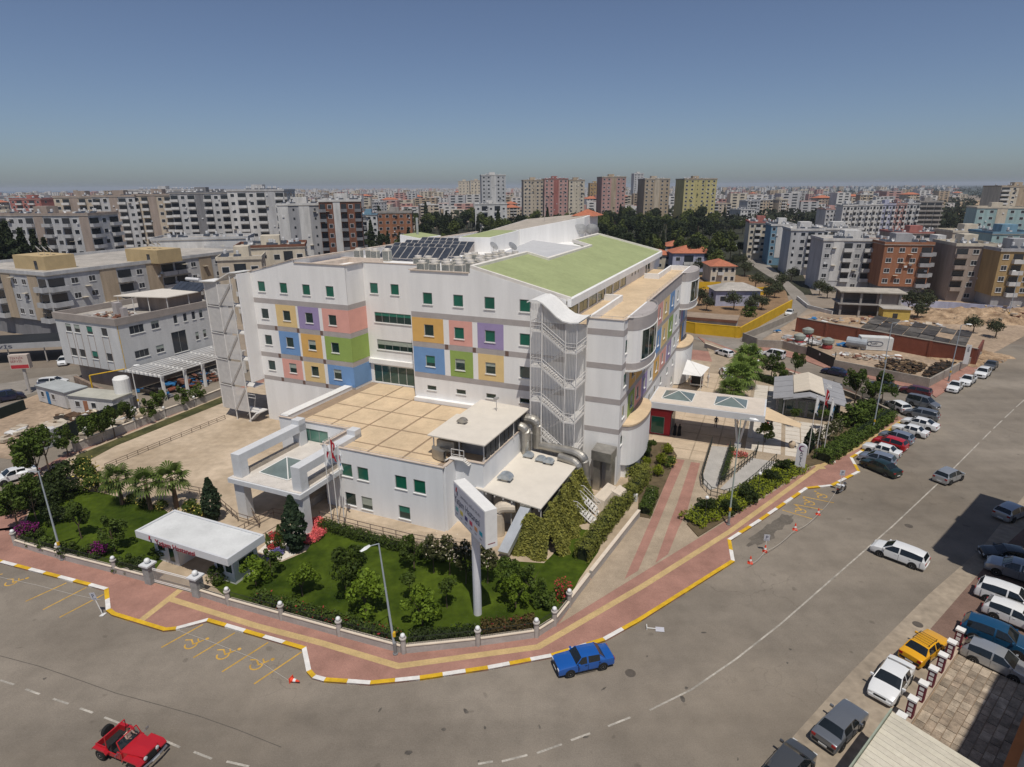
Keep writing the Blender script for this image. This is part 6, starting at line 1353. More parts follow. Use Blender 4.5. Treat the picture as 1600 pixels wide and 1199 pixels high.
# ivy on the plant room: right side and front
n = 17000; q = RG.random((n,3)); vv = 46.2+q[:,0]*10.8; zz = .1+q[:,1]*(4.25-.5*(q[:,2] < .3)*q[:,2]); uu = -17.0+.25*np.sin(vv*1.9)+.15*np.sin(vv*4.3+zz)+1.9*(1-zz/4.3)**1.25+RG.normal(size=n)*.08
C1 = np.stack([uu,vv,zz],1); n2 = 6400; q = RG.random((n2,3)); ux_ = -20.3+q[:,0]*3.9; zt = .4+3.5*np.clip((ux_+20.4)/1.6,.15,1); C2 = np.stack([ux_, 46.1-1.1*(1-q[:,1])**1.2+.2*np.sin(ux_*3)+RG.normal(size=n2)*.08, q[:,1]*zt+.1],1)
CC = np.concatenate([C1,C2]); NN = np.concatenate([np.tile([1.,-.1,.35],(n,1)), np.tile([0,-1.,.35],(n2,1))]); Rm = np.array(HF.to_3x3())
iv = thing('climbing_plant', 'thick yellow-green climbing plant covering the side of the plant room', 'climber', UV(-17.2,50)); link('foliage', leaves('foliage', CC @ Rm.T, .12, L_ivy, NN @ Rm.T), iv)
g = MB(HF); g.box(-17.3,46.6,.1,-17.2,57.0,4.2); g.box(-19.6,46.5,.1,-17.3,46.6,3.4); part('stems', g, mat('ivy_stems', (.05,.055,.02), .95, .4, 3.), iv)
# coral flower ring and flower patches
def patch(name, label, px, m, r, n=260, size=.09, h=.35, base=L_mid):
    p = G(*px, .17); t = thing(name, label, 'flowers', p); q = RG.random((n,2)); a = q[:,0]*6.283; rr = r*np.sqrt(q[:,1]); C = np.stack([p.x+rr*np.cos(a), p.y+rr*np.sin(a), .18+h*RG.random(n)],1)
    link('leaves', leaves('leaves', C-np.array([0,0,.06]), size, base), t); link('blossom', leaves('blossom', C+np.array([0,0,.08]), size, m, np.tile([0,0,1.],(n,1))), t)
for i, p in enumerate(((478,846),(484,846),(490,843),(495,839),(499,834),(501,828),(499,822),(494,818))): patch('coral_flowers', 'coral red flower mound in the ring round the portico column', p, F_pink, .75, 420); bpy.context.scene.collection.objects
for o in list(COL.objects):
    if o.name.startswith('coral_flowers'): o['group'] = 'coral flower ring'
for p, m, l in (((428,840),F_red,'red flowers at the railing in the gravel bed'),((446,838),F_red,'red flowers beside the big conifer'),((430,856),F_red,'crimson flowers in the middle of the gravel bed'),((434,866),F_blue,'blue and purple flowers at the front of the gravel bed'),((412,878),F_blue,'small blue flowers left of the gravel bed')): patch('flower_patch', l, p, m, .65, 260)
patch('flower_patch', 'red flowers at the foot of the pillar sign', (1236,733), F_red, .9, 300); patch('flower_patch', 'pink flowers between the ramps', (1155,712), F_pink, 1.0, 300); patch('flower_patch', 'red rose cluster near the lawn corner post', (880,935), F_red, .8, 200, h=1.6)
# plaza trees
plant('citrus0', (1195,692), 'bright green small tree beside the canopy column', .95); plant('standard', (1239,668), 'clipped round tree on the plaza, nearest the canopy', 1.15); plant('standard', (1284,672), 'clipped round tree between the flagpoles', 1.25)
for p, l, s, k in (((1262,708),'slender dark sapling beside the pillar sign',.62,'conifer'),((1276,704),'loose young tree behind the flagpoles',.9,'oleander'),((1293,699),'loose pale young tree beside the hedge',1.05,'oleander'),((1305,690),'young pale tree near the cafe corner',.9,'oleander'),((1333,664),'big round bright bush right of the cafe',1.9,'shrub'),((1350,655),'broad bush behind the pavement hedge',1.7,'shrub'),((1335,632),'tree at the back corner of the cafe',1.2,'dark0'),((1376,632),'dark tree by the fence at the street corner',1.25,'dark1'),((1360,640),'second dark tree by the street corner fence',1.0,'dark0'),((1205,592),'leafy tree behind the plaza hedge',1.15,'dark1'),((1190,582),'bare-looking tree near the white saloon',.95,'oleander'),((1241,587),'round tree behind the cafe roof',.95,'dark0'),((1218,598),'shrub tree left of the cafe',.8,'dark1')): plant(k, p, l, s)
for p, l, s in (((1150,622),'broad palm nearest the canopy roof',1.1),((1160,606),'broad palm in the middle of the plaza group',1.15),((1166,590),'broad palm at the back of the plaza group',1.1),((1140,632),'low palm beside the canopy edge',.85)): plant('bigpalm', p, l, s)
# olive garden behind the yellow wall
OG = 'olive trees in the walled garden'
for p in ((1118,474),(1152,468),(1146,484),(1180,480),(1197,470),(1210,466),(1222,453),(1173,486),(1092,478),(1130,474),(1214,458),(1190,484),(1104,486),(1236,440),(1200,452)): plant('olive', p, 'grey-green olive tree in the garden behind the yellow wall', random.uniform(.8,1.15), OG, z=0)
plant('shrub', (1168,494), 'bright green bush in the corner of the yellow wall', 1.6, z=0)
# wood behind the hospital
g = MB(); g.sheet([(-75,190),(10,175),(95,190),(150,330),(230,600),(-40,620),(-110,330)], -.035); struct('woodland_shade_sheet', g, mat('painted_wood_shade', (.035,.036,.020), .95, .4, .1))  # dark sheet under the trees; shade of the gaps is put into its colour
WD = 'dark trees of the wood behind the hospital'
cnt = 0
for i in range(255):
    px = random.uniform(560,1128); Y = random.uniform(215,540); x = (px-800)/F_PX*(Y*math.cos(PITCH)+26*math.sin(PITCH))
    if Y < 250 and x < -30: Y += 60
    k = random.choice(['pine0','pine1','pine2','pine0','pine1','cypress']); s = random.uniform(.95,1.35)*(1+(Y-230)/1100)
    plant(k, (x,Y,0), 'dark tree in the dense wood behind the hospital', s, WD)
for px, Y, k, s in ((660,300,'cypress',1.35),(576,200,'cypress',1.0),(600,210,'cypress',1.05),(624,215,'pine1',1.1),(505,190,'cypress',.9),(640,230,'pine0',1.2),(668,240,'pine2',1.15),(1128,285,'pine0',1.25),(1060,300,'cypress',1.0),(820,410,'cypress',1.2),(905,420,'cypress',1.3),(925,415,'cypress',1.2),(770,420,'cypress',1.1)):
    plant(k, ((px-800)/F_PX*(Y*.95+8),Y,0), 'dark tree in the dense wood behind the hospital', s, WD)
CE = 'dark cedars at the left edge'
for px, Y, s in ((8,186,1.25),(28,190,1.3),(48,192,1.15),(66,196,1.05),(18,198,1.25),(2,194,1.2),(80,200,.95),(168,225,.9),(178,230,.95),(186,228,.85),(204,240,.8),(222,244,.8),(100,190,.9)): plant('cedar', ((px-800)/F_PX*(Y*.95+8),Y,0), 'dark cedar between the apartment blocks on the left', s*(1.55 if px < 90 else 1.15), CE)
MS = 'street trees between the blocks on the right'
for px, py, s, k in ((1140,392,1.1,'pine1'),(1118,402,1.0,'olive'),(1150,420,1.2,'olive'),(1163,432,1.3,'olive'),(1110,425,1.1,'pine2'),(1135,440,1.2,'olive'),(1090,430,1.2,'olive'),(1280,462,1.0,'olive'),(1292,466,.9,'olive'),(1418,488,1.3,'olive'),(1448,490,1.2,'olive'),(1432,500,1.0,'olive'),(1520,520,.9,'olive'),(1555,528,.9,'olive'),(1540,440,1.2,'olive'),(1320,395,1.1,'pine2'),(1100,405,1.0,'pine1'),(1180,452,1.1,'olive'),(1125,385,1.,'pine0'),(1108,378,1.,'pine0'),(1130,352,1.2,'cypress'),(1085,395,1.0,'pine1'),(1062,402,1.0,'pine1'),(1095,418,.9,'pine2'),(1122,408,.9,'pine0'),(1140,408,.9,'pine1'),(1155,400,.8,'pine2'),(1073,415,.9,'olive'),(1128,425,1.,'olive'),(1160,418,1.1,'olive'),(1145,372,1.1,'pine0'),(1160,366,1.1,'pine1')): plant(k, (px,py), 'street tree among the blocks on the right', s, MS, z=0)
for k, P0 in PROTO.items():
    if P0.get('first'):
        del P0['first']
        for c in KIDS.get(P0.name, []): bpy.data.objects.remove(c)
        bpy.data.objects.remove(P0)
# ================================================================ neighbouring buildings and the city
M_fw = mat('white_frame', (.66,.66,.66), .6, 0)
G_win = glassmat('city_glass', (.028,.034,.042), .12)
M_tank = mat('water_tank', (.62,.62,.62), .5, .1, 1.)
def wallm(c, tag_): return mat('wall_'+tag_, c, .9, .22, .5, stretch=(1,1,.18), fine=.15)
def colour(k):
    return {'white':wallm((.58,.57,.55),'white'),'cream':wallm((.55,.49,.39),'cream'),'beige':wallm((.48,.41,.32),'beige'),'tan':wallm((.40,.32,.23),'tan'),'grey':wallm((.34,.34,.35),'grey'),'lgrey':wallm((.46,.46,.46),'lgrey'),'dgrey':wallm((.20,.20,.21),'dgrey'),'red':wallm((.36,.14,.12),'red'),'pink':wallm((.45,.27,.24),'pink'),'brown':wallm((.19,.085,.055),'brown'),'orange':wallm((.30,.135,.075),'orange'),'yellow':wallm((.48,.42,.19),'yellow'),'ochre':wallm((.36,.25,.12),'ochre'),'blue':wallm((.15,.27,.36),'blue'),'teal':wallm((.30,.42,.42),'teal'),'concrete':wallm((.30,.28,.26),'concrete'),'lilac':wallm((.40,.41,.52),'lilac'),'taupe':wallm((.33,.27,.23),'taupe')}[k]
M_troof = mat('roof_tile_red', (.34,.14,.09)); M_flat = mat('flat_roof', (.40,.37,.33), .9, .25, .3, fine=.3)
def roof_kit(root, M, w, d, z, n, rng, small=True):
    "solar water heaters, tanks and dishes on a flat roof, one joined part"
    g = MB(M)
    for k in range(n):
        x, y = rng.uniform(.1,.9)*w, rng.uniform(.1,.9)*d
        c = rng.random()
        if c < .55:
            g.lathe((x,y,z+.9), [(.3,0),(.33,.05),(.33,1.0),(.3,1.05)], 8, 0); g.add([(x-.9,y-1.4,z+.3),(x+.9,y-1.4,z+.3),(x+.9,y-.3,z+1.1),(x-.9,y-.3,z+1.1)], [(0,1,2,3)], 1)
        elif c < .8: g.box(x-.4,y-.4,z,x+.4,y+.4,z+1.0, 0)
        else: g.add([(x,y,z+1)]+[(x+.6*math.cos(a*.785),y-.25,z+1+.6*math.sin(a*.785)) for a in range(8)], [(0,i+1,(i+1)%8+1) for i in range(8)], 0)
    if n: tag(part('roof_equipment', g, [M_tank, MATS['collector_glass']], root), kind='stuff')
def apt(label, M, w, d, h, nfl, wall, accent=None, front='wbwbw', side='ww', ground=None, roof='flat', near=False, name='apartment_building', cat='building', group=None, boxes=1, kit=6, balc='white', gh=3.2, seed=0, trim=None, faces='fr'):
    rng = random.Random(hash((label, seed, round(w,1))) % 9999 if False else int(w*100+d*37+h*11+seed))
    t = thing(name, label, cat, M, group); fh = (h-gh)/max(nfl-1,1) if nfl > 1 else h
    wm = colour(wall); am = colour(accent) if accent else wm
    g = MB(M); g.box(0,0,gh,w,d,h); part('wall', g, wm, t)
    g = MB(M); e = .0 if not ground else .6; g.box(e,e,-.05,w-e,d-e,gh); part('ground_floor', g, colour(ground) if ground else wm, t)
    if roof == 'flat':
        g = MB(M); s_ = .25; g.box(-s_,-s_,h,w+s_,d+s_,h+.18); part('roof', g, M_flat, t)
        g = MB(M)
        for q in ((-s_,-s_,w+s_,0),(-s_,d,w+s_,d+s_),(-s_,0,0,d),(w,0,w+s_,d)): g.box(q[0],q[1],h+.18,q[2],q[3],h+.9)
        part('parapet', g, colour(trim) if trim else am, t)
        for k in range(boxes):
            bw = min(5, w*.35); x = w*(.2+.5*k/max(boxes-1,1)) if boxes > 1 else w*.35; g = MB(M); g.box(x,d*.35,h+.18,x+bw,d*.35+min(5,d*.45),h+3.0); part('stair_house', g, am, t)
        roof_kit(t, M, w, d, h+.18, int(kit*1.8), rng)
    else:
        g = MB(M); o = .6; r_ = min(w,d)*.5; z1 = h+min(w,d)*.22
        a = [(-o,-o,h),(w+o,-o,h),(w+o,d+o,h),(-o,d+o,h)]; a += [(d*.5,d*.5,z1),(w-d*.5,d*.5,z1)] if w >= d else [(w*.5,w*.5,z1),(w*.5,d-w*.5,z1)]
        f = [(0,1,5,4),(1,2,5),(2,3,4,5),(3,0,4),(3,2,1,0)] if w >= d else [(0,1,4),(1,2,5,4),(2,3,5),(3,0,4,5),(3,2,1,0)]
        g.add(a, f); part('roof', g, M_troof if roof == 'tile' else M_flat, t)
    wins = MB(M); wj = []
    FACES = [(front, w, M)] if 'f' in faces else []
    if 'r' in faces: FACES.append((side, d, M @ Matrix.Translation((w,0,0)) @ Matrix.Rotation(R(90),4,'Z')))
    if 'l' in faces: FACES.append((side, d, M @ Matrix.Translation((0,d,0)) @ Matrix.Rotation(R(-90),4,'Z')))
    far_w = MB(); far_b = MB(); far_f = MB()
    for pat, W, MM in FACES:
        n = len(pat); cw = W/n
        for fl in range(nfl):
            z0 = gh+(fl-1)*fh if fl else 0.
            if fl == 0 and ground: continue
            far_w.M = far_b.M = far_f.M = MM
            for k, c in enumerate(pat):
                x0 = k*cw
                if c == 'w':
                    ww, wh = min(1.6,cw*.5), min(1.35,fh*.46); x = x0+(cw-ww)/2; z = z0+fh*.32
                    if near: window(t, MM, x, z, ww, wh, y=-.01, glass=G_win, frame=M_fw, bars=2, proud=-.04)
                    else: far_w.box(x,-.05,z,x+ww,.0,z+wh); far_f.box(x-.1,-.03,z-.1,x+ww+.1,-.001,z+wh+.1)
                elif c == 's':
                    ww = min(.7,cw*.4); x = x0+(cw-ww)/2; z = z0+fh*.42
                    if near: window(t, MM, x, z, ww, .9, y=-.01, glass=G_win, frame=M_fw, proud=-.04)
                    else: far_w.box(x,-.05,z,x+ww,0,z+.9)
                elif c == 'b' and fl > 0:
                    x1 = x0+cw; far_w.box(x0+.3,-.06,z0+.2,x1-.3,0,z0+fh*.80)
                    B = MB(MM); B.box(x0+.1,-1.3,z0-.12,x1-.1,-.0,z0+.06); B.box(x0+.1,-1.3,z0+.06,x1-.1,-1.2,z0+1.0); B.box(x0+.1,-1.2,z0+.06,x0+.2,0,z0+1.0); B.box(x1-.2,-1.2,z0+.06,x1-.1,0,z0+1.0)
                    if near: part('balcony', B, colour(balc), t)
                    else: far_b.v += [Vector(p) for p in []]; o_ = len(far_b.v); far_b.v += B.v; far_b.f += [tuple(i+o_ for i in f) for f in B.f]; far_b.m += B.m
                elif c == 'a': pass
                if c in 'aA' and fl == 1:
                    q = MB(MM); q.box(x0,-.12,gh,x0+cw,0,h-.01); part('pilaster', q, am, t)
    ux_ = MB()
    for pat, W, MM in FACES:
        ux_.M = MM
        for k in range(int(W*h/(28 if near else 55))):
            x, z = rng.uniform(.5,W-1.2), rng.uniform(gh+.3,h-1.2); ux_.box(x,-.38,z,x+.75,-.06,z+.55, 0) if rng.random() < .6 else ux_.box(x,-.9,z+1.0,x+1.3,-.02,z+1.06, 1)
    if ux_.f and roof == 'flat': tag(part('wall_units', ux_, [M_tank, colour('cream')], t), kind='stuff')
    if far_f.f: tag(part('window_surrounds', far_f, M_fw, t), kind='stuff')
    if far_w.f: tag(part('windows', far_w, G_win, t), kind='stuff')
    if far_b.f: tag(part('balconies', far_b, colour(balc), t), kind='stuff')
    return t
def ray_at(px, py, Y):
    d = _f + _r*((px-800)/F_PX) - _u*((py-599.5)/F_PX); k = Y/d.y; return Vector((d.x*k, Y, CAM_H+d.z*k))
def blk(label, px0, px1, ytop, Y, depth, rot, nfl, wall, accent=None, front='wbwbw', side='ww', **k):
    "block whose front spans px0..px1 at distance Y with its roof line at ytop"
    a = ray_at(px0, ytop, Y); b_ = ray_at(px1, ytop, Y); w = (b_.x-a.x)/max(math.cos(R(rot)),.3); h = max((a.z+b_.z)/2-.9, 3)
    p = Vector((a.x, Y, 0))
    return apt(label, FR(p, R(rot)), w, depth, h, nfl, wall, accent, front, side, **k)
# ---- white office block on the left
wb = thing('office_block', 'white two-tone office block with brown-grey parapet behind the left boundary wall', 'building', UV(-99,63.3))
M_wb = mat('office_render', (.56,.56,.55), .9, .12, .4, stretch=(1,1,.2), fine=.1)
g = MB(HF); g.box(-114.4,63.4,3.6,-98.7,86,11.6); part('core', g, M_wb, wb)
g = MB(HF); g.box(-113,64.6,0,-99.6,86,3.6); part('ground_floor', g, colour('taupe'), wb)
O1 = HF @ Matrix.Translation((0,63.4,0)); O2 = HF @ Matrix.Translation((-98.7,63.4,0)) @ Matrix.Rotation(R(90),4,'Z')
fx = [-112.0,-109.7,-106.4,-102.6]; hh = [(x,x+1.5,z,z+1.4) for x in fx for z in (9.55,5.2)]
g = MB(O1); slab(g, -114.5, -98.6, 3.6, 11.6, hh, -.12, 0); part('wall', g, M_wb, wb)
for x in fx:
    for z in (9.55,5.2): window(wb, O1, x, z, 1.5, 1.4, glass=G_win)
    for xx in (x-.12, x+1.5): g = MB(O1); g.box(xx,-.15,3.62,xx+.1,-.118,9.5); part('brown_strip', g, colour('taupe'), wb)
ws = [(2.0,9.65,2.6,1.4,3),(6.0,9.7,1.5,1.4,2),(10.4,9.8,.75,1.5,1),(12.4,9.8,.75,1.5,1),(14.2,9.8,.75,1.5,1),(15.8,9.8,.75,1.5,1),(9.4,4.45,3.0,3.9,2),(2.1,5.4,2.6,1.3,3),(6.1,5.4,1.5,1.3,2),(14.3,5.9,.7,1.5,1),(16.0,6.0,.7,1.5,1)]
g = MB(O2); slab(g, -.1, 22.6, 3.6, 11.6, [(x,x+w,z,z+h) for x,z,w,h,b_ in ws], -.12, 0); part('wall', g, M_wb, wb)
for x, z, w, h, b_ in ws: window(wb, O2, x, z, w, h, glass=G_win, bars=b_)
for q in ((-114.7,63.1,-98.4,63.5),(-98.8,63.5,-98.4,86.2),(-114.7,63.5,-114.3,86.2)): g = MB(HF); g.box(q[0],q[1],11.6,q[2],q[3],12.75); part('parapet', g, mat('office_parapet',(.33,.29,.26),.9,.12,.6,fine=.15), wb)
g = MB(HF); g.box(-114.2,63.6,11.6,-98.9,86,11.75); part('roof', g, M_flat, wb)
g = MB(HF); g.prism([(-109.5,71),(-98.8,73.4),(-98.8,82),(-108.5,80)], lambda p: 14.5, lambda p: 14.65); part('terrace_canopy', g, M_sheet, wb)
for u, v in ((-109,71.4),(-106,72),(-103,72.8),(-99.2,73.6),(-99.2,78),(-99.2,81.5)): g = MB(HF); g.tube([(u,v,11.7),(u,v,14.5)], .07, 6); part('canopy_post', g, M_steel, wb)
g = MB(HF); g.box(-108.4,74.5,11.75,-100,81.5,14.3); part('penthouse', g, colour('taupe'), wb)
for u, v, w, h in ((-104.6,67.2,1.1,2.6),(-101.8,66.6,.8,2.0)): g = MB(HF); g.box(u,v,11.75,u+w,v+w,11.75+h); part('chimney', g, M_band, wb)
def junk(name, label, M, w, d, n, hmax, mats, cat='rubble', seed=1, smax=.8):
    rng = random.Random(seed); g = MB(M)
    for k in range(n):
        x, y = rng.gauss(w/2,w/4.5), rng.gauss(d/2,d/4.5); x = min(max(x,0),w); y = min(max(y,0),d); s_ = rng.uniform(.15,smax); a = rng.uniform(0,3.1); z = rng.uniform(0,hmax)*max(0,1-abs(x/w-.5)*1.6)
        c, sn = math.cos(a)*s_, math.sin(a)*s_; hh_ = rng.uniform(.1,.5)*s_+.05; tl = rng.uniform(-.3,.3)*s_; l2 = rng.uniform(.3,1.)
        P_ = [(x-c-sn*l2,y-sn+c*l2,z+tl),(x+c-sn*l2,y+sn+c*l2,z-tl),(x+c+sn*l2,y+sn-c*l2,z-tl),(x-c+sn*l2,y-sn-c*l2,z+tl)]
        g.add(P_+[(p[0],p[1],p[2]+hh_) for p in P_], [(3,2,1,0),(4,5,6,7),(0,1,5,4),(1,2,6,5),(2,3,7,6),(3,0,4,7)], rng.randrange(len(mats)))
    o = link(name, g.mesh(name, mats)); return tag(o, label, cat, kind='stuff')
J1 = [colour('beige'), colour('white'), colour('concrete'), colour('brown')]
junk('roof_clutter', 'loose junk on the roof of the white office block', HF @ Matrix.Translation((-110,64.5,11.75)), 10, 6, 150, .8, J1, seed=3, smax=.55)
t = thing('solar_heater', 'tilted dark solar collectors with white tank on the white office roof', 'solar panel', UV(-102,84,12.6))
T = HF @ Matrix.Translation((-106,80,14.6)) @ Matrix.Rotation(R(28),4,'X')
for k in range(6): g = MB(T); g.box(1.3*k,0,0,1.3*k+1.2,2.6,.1); part('panel', g, MATS['collector_glass'], t)
g = MB(HF); g.tube([(-105,82.9,16.3),(-101.5,82.9,16.3)], .35, 10); part('tank', g, M_tank, t)
# ---- long beige apartment house behind it
ab = apt('long beige apartment house with dark shop windows and ochre stair houses', HF @ FR((-186,82.5,0)), 37, 60, 14.6, 4, 'lgrey', 'tan', 'wabwwbawwab', 'bwwabwabbwawbwa', ground='dgrey', near=True, boxes=0, kit=0, balc='lgrey', gh=4.2, trim='lgrey')
for k, (u, v) in enumerate(((-170,88),(-158,108))):
    g = MB(HF); g.box(u,v,14.6,u+12,v+7,18.0); sh = part('stair_house', g, mat('ochre_render',(.46,.35,.19),.9,.1,.6), ab)
    g = MB(HF); g.box(u+8,v-.06,14.9,u+9.1,v,16.9); part('door', g, G_win, sh)
for k, (u, v) in enumerate(((-163,90),(-161.5,90.5),(-160,91),(-152,110),(-150.6,110.5),(-149.2,111))): dish(HF @ FR((u,v,18.0), R(-30)), 'white dish in the cluster on the %s ochre stair house' % ('nearer' if k < 3 else 'farther'), .9)
# ---- list of blocks surveyed from the photograph
B = blk
B('grey apartment block with dark balconies behind the cedars on the left', -20, 148, 333, 215, 14, -6, 7, 'lgrey', 'taupe', 'abwwbabwbwa', 'bwb', kit=14, balc='lgrey')
B('dark red block on the far left skyline', 14, 66, 310, 430, 16, -5, 8, 'red', 'red', 'wbwbw', 'ww', kit=6)
B('taupe and white apartment block, leftmost of the long row', 82, 140, 306, 300, 18, 8, 9, 'beige', 'taupe', 'wbabw', 'bwb', kit=10)
B('taupe and white apartment block, second of the long row', 142, 204, 305, 296, 18, 8, 9, 'lgrey', 'taupe', 'bwabw', 'bwb', kit=10)
B('taupe and white apartment block, third of the long row', 206, 262, 303, 300, 18, 8, 9, 'beige', 'taupe', 'wbawb', 'bwb', kit=10)
B('taupe and white apartment block, fourth of the long row', 264, 350, 300, 296, 20, 8, 9, 'lgrey', 'dgrey', 'bwbabwb', 'bwb', kit=14)
B('white and grey apartment block at the right end of the long row', 354, 440, 296, 290, 20, 5, 9, 'white', 'lgrey', 'wbwbab', 'bwbw', kit=12)
B('pale balcony block behind the row on the left', 190, 330, 296, 420, 18, 0, 9, 'white', 'lgrey', 'bwbwbwbw', 'ww', kit=16)
B('grey and white block with blank grey gable left of the brown tower', 432, 495, 318, 240, 15, 12, 8, 'grey', 'white', 'asas', 'wbw', kit=10)
B('brown and white apartment block with dark balconies', 497, 560, 312, 236, 15, 12, 8, 'brown', 'white', 'bwabwb', 'wbw', kit=8, balc='dgrey')
B('low white house with shallow roof behind the beige apartment house', 235, 372, 372, 195, 14, 14, 3, 'white', 'lgrey', 'wwwwwww', 'ww', kit=8, boxes=0)
B('cream apartment house with brown parapet and white awnings beside the hospital', 366, 466, 384, 168, 14, 16, 4, 'cream', 'cream', 'wbswbw', 'bwb', trim='brown', kit=12, near=False)
B('beige apartment annex beside the left fire stair', 338, 400, 402, 150, 10, 16, 4, 'beige', 'cream', 'wbw', 'w', kit=3)
B('white and blue block left of the wood', 556, 588, 334, 335, 12, 6, 6, 'white', 'blue', 'wbww', 'ww', kit=4)
B('unfinished orange brick block left of the wood', 588, 642, 331, 340, 14, 6, 6, 'orange', 'concrete', 'wwwww', 'ww', kit=0)
TW = 'apartment towers behind the wood'
B('white and grey tower, tallest at the left of the wood skyline', 752, 790, 273, 560, 22, 6, 13, 'lgrey', 'white', 'wwaww', 'ww', kit=8)
B('cream tower block just left of the red tower', 818, 850, 281, 575, 20, 4, 12, 'beige', 'tan', 'wwsww', 'ws', kit=9)
B('dark red tower block behind the wood', 851, 888, 279, 570, 22, 4, 12, 'pink', 'red', 'wwaww', 'ws', kit=10)
B('cream tower block attached right of the red tower', 889, 914, 281, 575, 20, 4, 12, 'cream', 'tan', 'wsw', 'ws', kit=8)
B('pinkish brown tower block in the middle of the skyline', 941, 979, 276, 560, 22, 4, 12, 'pink', 'tan', 'wwaww', 'ws', kit=10)
B('brownish tower block left of the yellow tower', 1008, 1048, 279, 545, 22, 4, 12, 'tan', 'beige', 'wwaww', 'ws', kit=10)
B('yellow tower block on the right of the skyline', 1070, 1122, 279, 520, 22, 4, 12, 'yellow', 'tan', 'wwswww', 'ws', kit=12)
B('slim pale tower far behind the pinkish tower', 991, 1006, 271, 900, 20, 0, 16, 'lgrey', 'white', 'www', 'w', kit=2)
B('cream far block left of the tall white tower', 716, 733, 283, 950, 20, 0, 10, 'cream', 'cream', 'www', 'w', kit=2); B('second cream far block left of the tall white tower', 735, 751, 282, 960, 20, 0, 10, 'cream', 'beige', 'www', 'w', kit=2)
B('orange far block between the towers', 922, 938, 286, 800, 18, 0, 9, 'ochre', 'ochre', 'www', 'w', kit=2)
B('low white house in front of the tall white tower', 742, 792, 318, 480, 14, 4, 4, 'white', 'white', 'wbwbw', 'ww', kit=4)
# right-hand side
B('white and salmon block at the far street', 1172, 1206, 346, 285, 16, -14, 6, 'cream', 'red', 'wbwb', 'bwb', kit=5, boxes=1)
B('blue and white block at the far street', 1206, 1240, 350, 265, 16, -14, 6, 'blue', 'white', 'wawb', 'ww', kit=5)
B('grey block with white balconies on the right', 1237, 1284, 357, 235, 15, -12, 6, 'lgrey', 'white', 'swbw', 'wbw', kit=6)
B('white block with maroon stripe behind the concrete ruin', 1288, 1390, 372, 198, 14, -10, 5, 'lgrey', 'white', 'wabwbsw', 'bwb', kit=10, near=True)
B('orange and grey corner block with white window frames', 1384, 1452, 378, 186, 15, -10, 5, 'orange', 'grey', 'wwwb', 'bwwb', trim='orange', ground='dgrey', kit=8, near=True, balc='grey')
B('grey block squeezed between the orange and tan blocks', 1462, 1498, 380, 200, 14, -8, 5, 'lgrey', 'white', 'wbw', 'ww', kit=4)
B('tan block with dark balconies on the right', 1496, 1552, 380, 178, 15, -12, 5, 'taupe', 'cream', 'bwb', 'www', kit=6, near=True, balc='taupe')
B('ochre and grey block at the right edge', 1566, 1650, 388, 168, 15, -10, 5, 'ochre', 'grey', 'wbwbw', 'ww', kit=4, near=True, ground='grey')
B('pale blue gable block behind the ochre block', 1552, 1620, 362, 210, 14, -8, 6, 'teal', 'blue', 'swws', 'ww', kit=6)
B('long white block behind the grey blocks on the right', 1285, 1345, 356, 255, 15, -8, 5, 'white', 'white', 'wbwbw', 'ww', kit=8)
B('brownish block behind the orange corner block', 1400, 1480, 362, 260, 15, -8, 5, 'taupe', 'red', 'wbwbwb', 'ww', kit=10)
B('cream block behind the tan block', 1490, 1560, 360, 245, 14, -8, 5, 'beige', 'cream', 'wbwbw', 'ww', kit=6)
B('teal and cream block in the open field on the right', 1528, 1590, 323, 340, 18, -20, 6, 'teal', 'cream', 'wwaww', 'www', kit=0)
B('tan balcony tower at the right edge of the skyline', 1566, 1640, 290, 420, 22, -10, 11, 'cream', 'tan', 'bwabwb', 'bwb', kit=4)
B('unfinished concrete block on the right', 1438, 1470, 314, 430, 16, -10, 7, 'concrete', 'concrete', 'bbb', 'bb', kit=0, balc='concrete')
for i, (a, b_) in enumerate(((1318,1338),(1340,1358),(1360,1378),(1380,1398),(1400,1416),(1418,1436))): B('pale block, %s of the row below the unfinished concrete block' % ('first','second','third','fourth','fifth','last')[i], a, b_, 320-i*.6, 400, 15, -12, 6, ('white','lgrey','white','lilac','pink','lgrey')[i], None, 'wbwb', 'ww', kit=3)
# red-roofed houses near the wood, lilac house, sheds
for px0, px1, yt, Y, wl, lb in ((1052,1118,392,245,'lilac','large lilac house with red hip roof by the wood'),(1000,1050,395,255,'cream','pale house with red hip roof behind the hospital terrace'),(1112,1150,412,215,'cream','small house with red hip roof near the far street'),(1040,1085,382,300,'white','white house with red roof among the trees')): B(lb, px0, px1, yt, Y, 12, -4, 2, wl, None, 'wbww', 'ww', roof='tile', kit=0, gh=3.)
B('lilac bungalow with brown roof in the olive garden', 1120, 1188, 449, 172, 8, -3, 1, 'lilac', None, 'wsw', 'w', roof='hip', kit=0, gh=3.0)
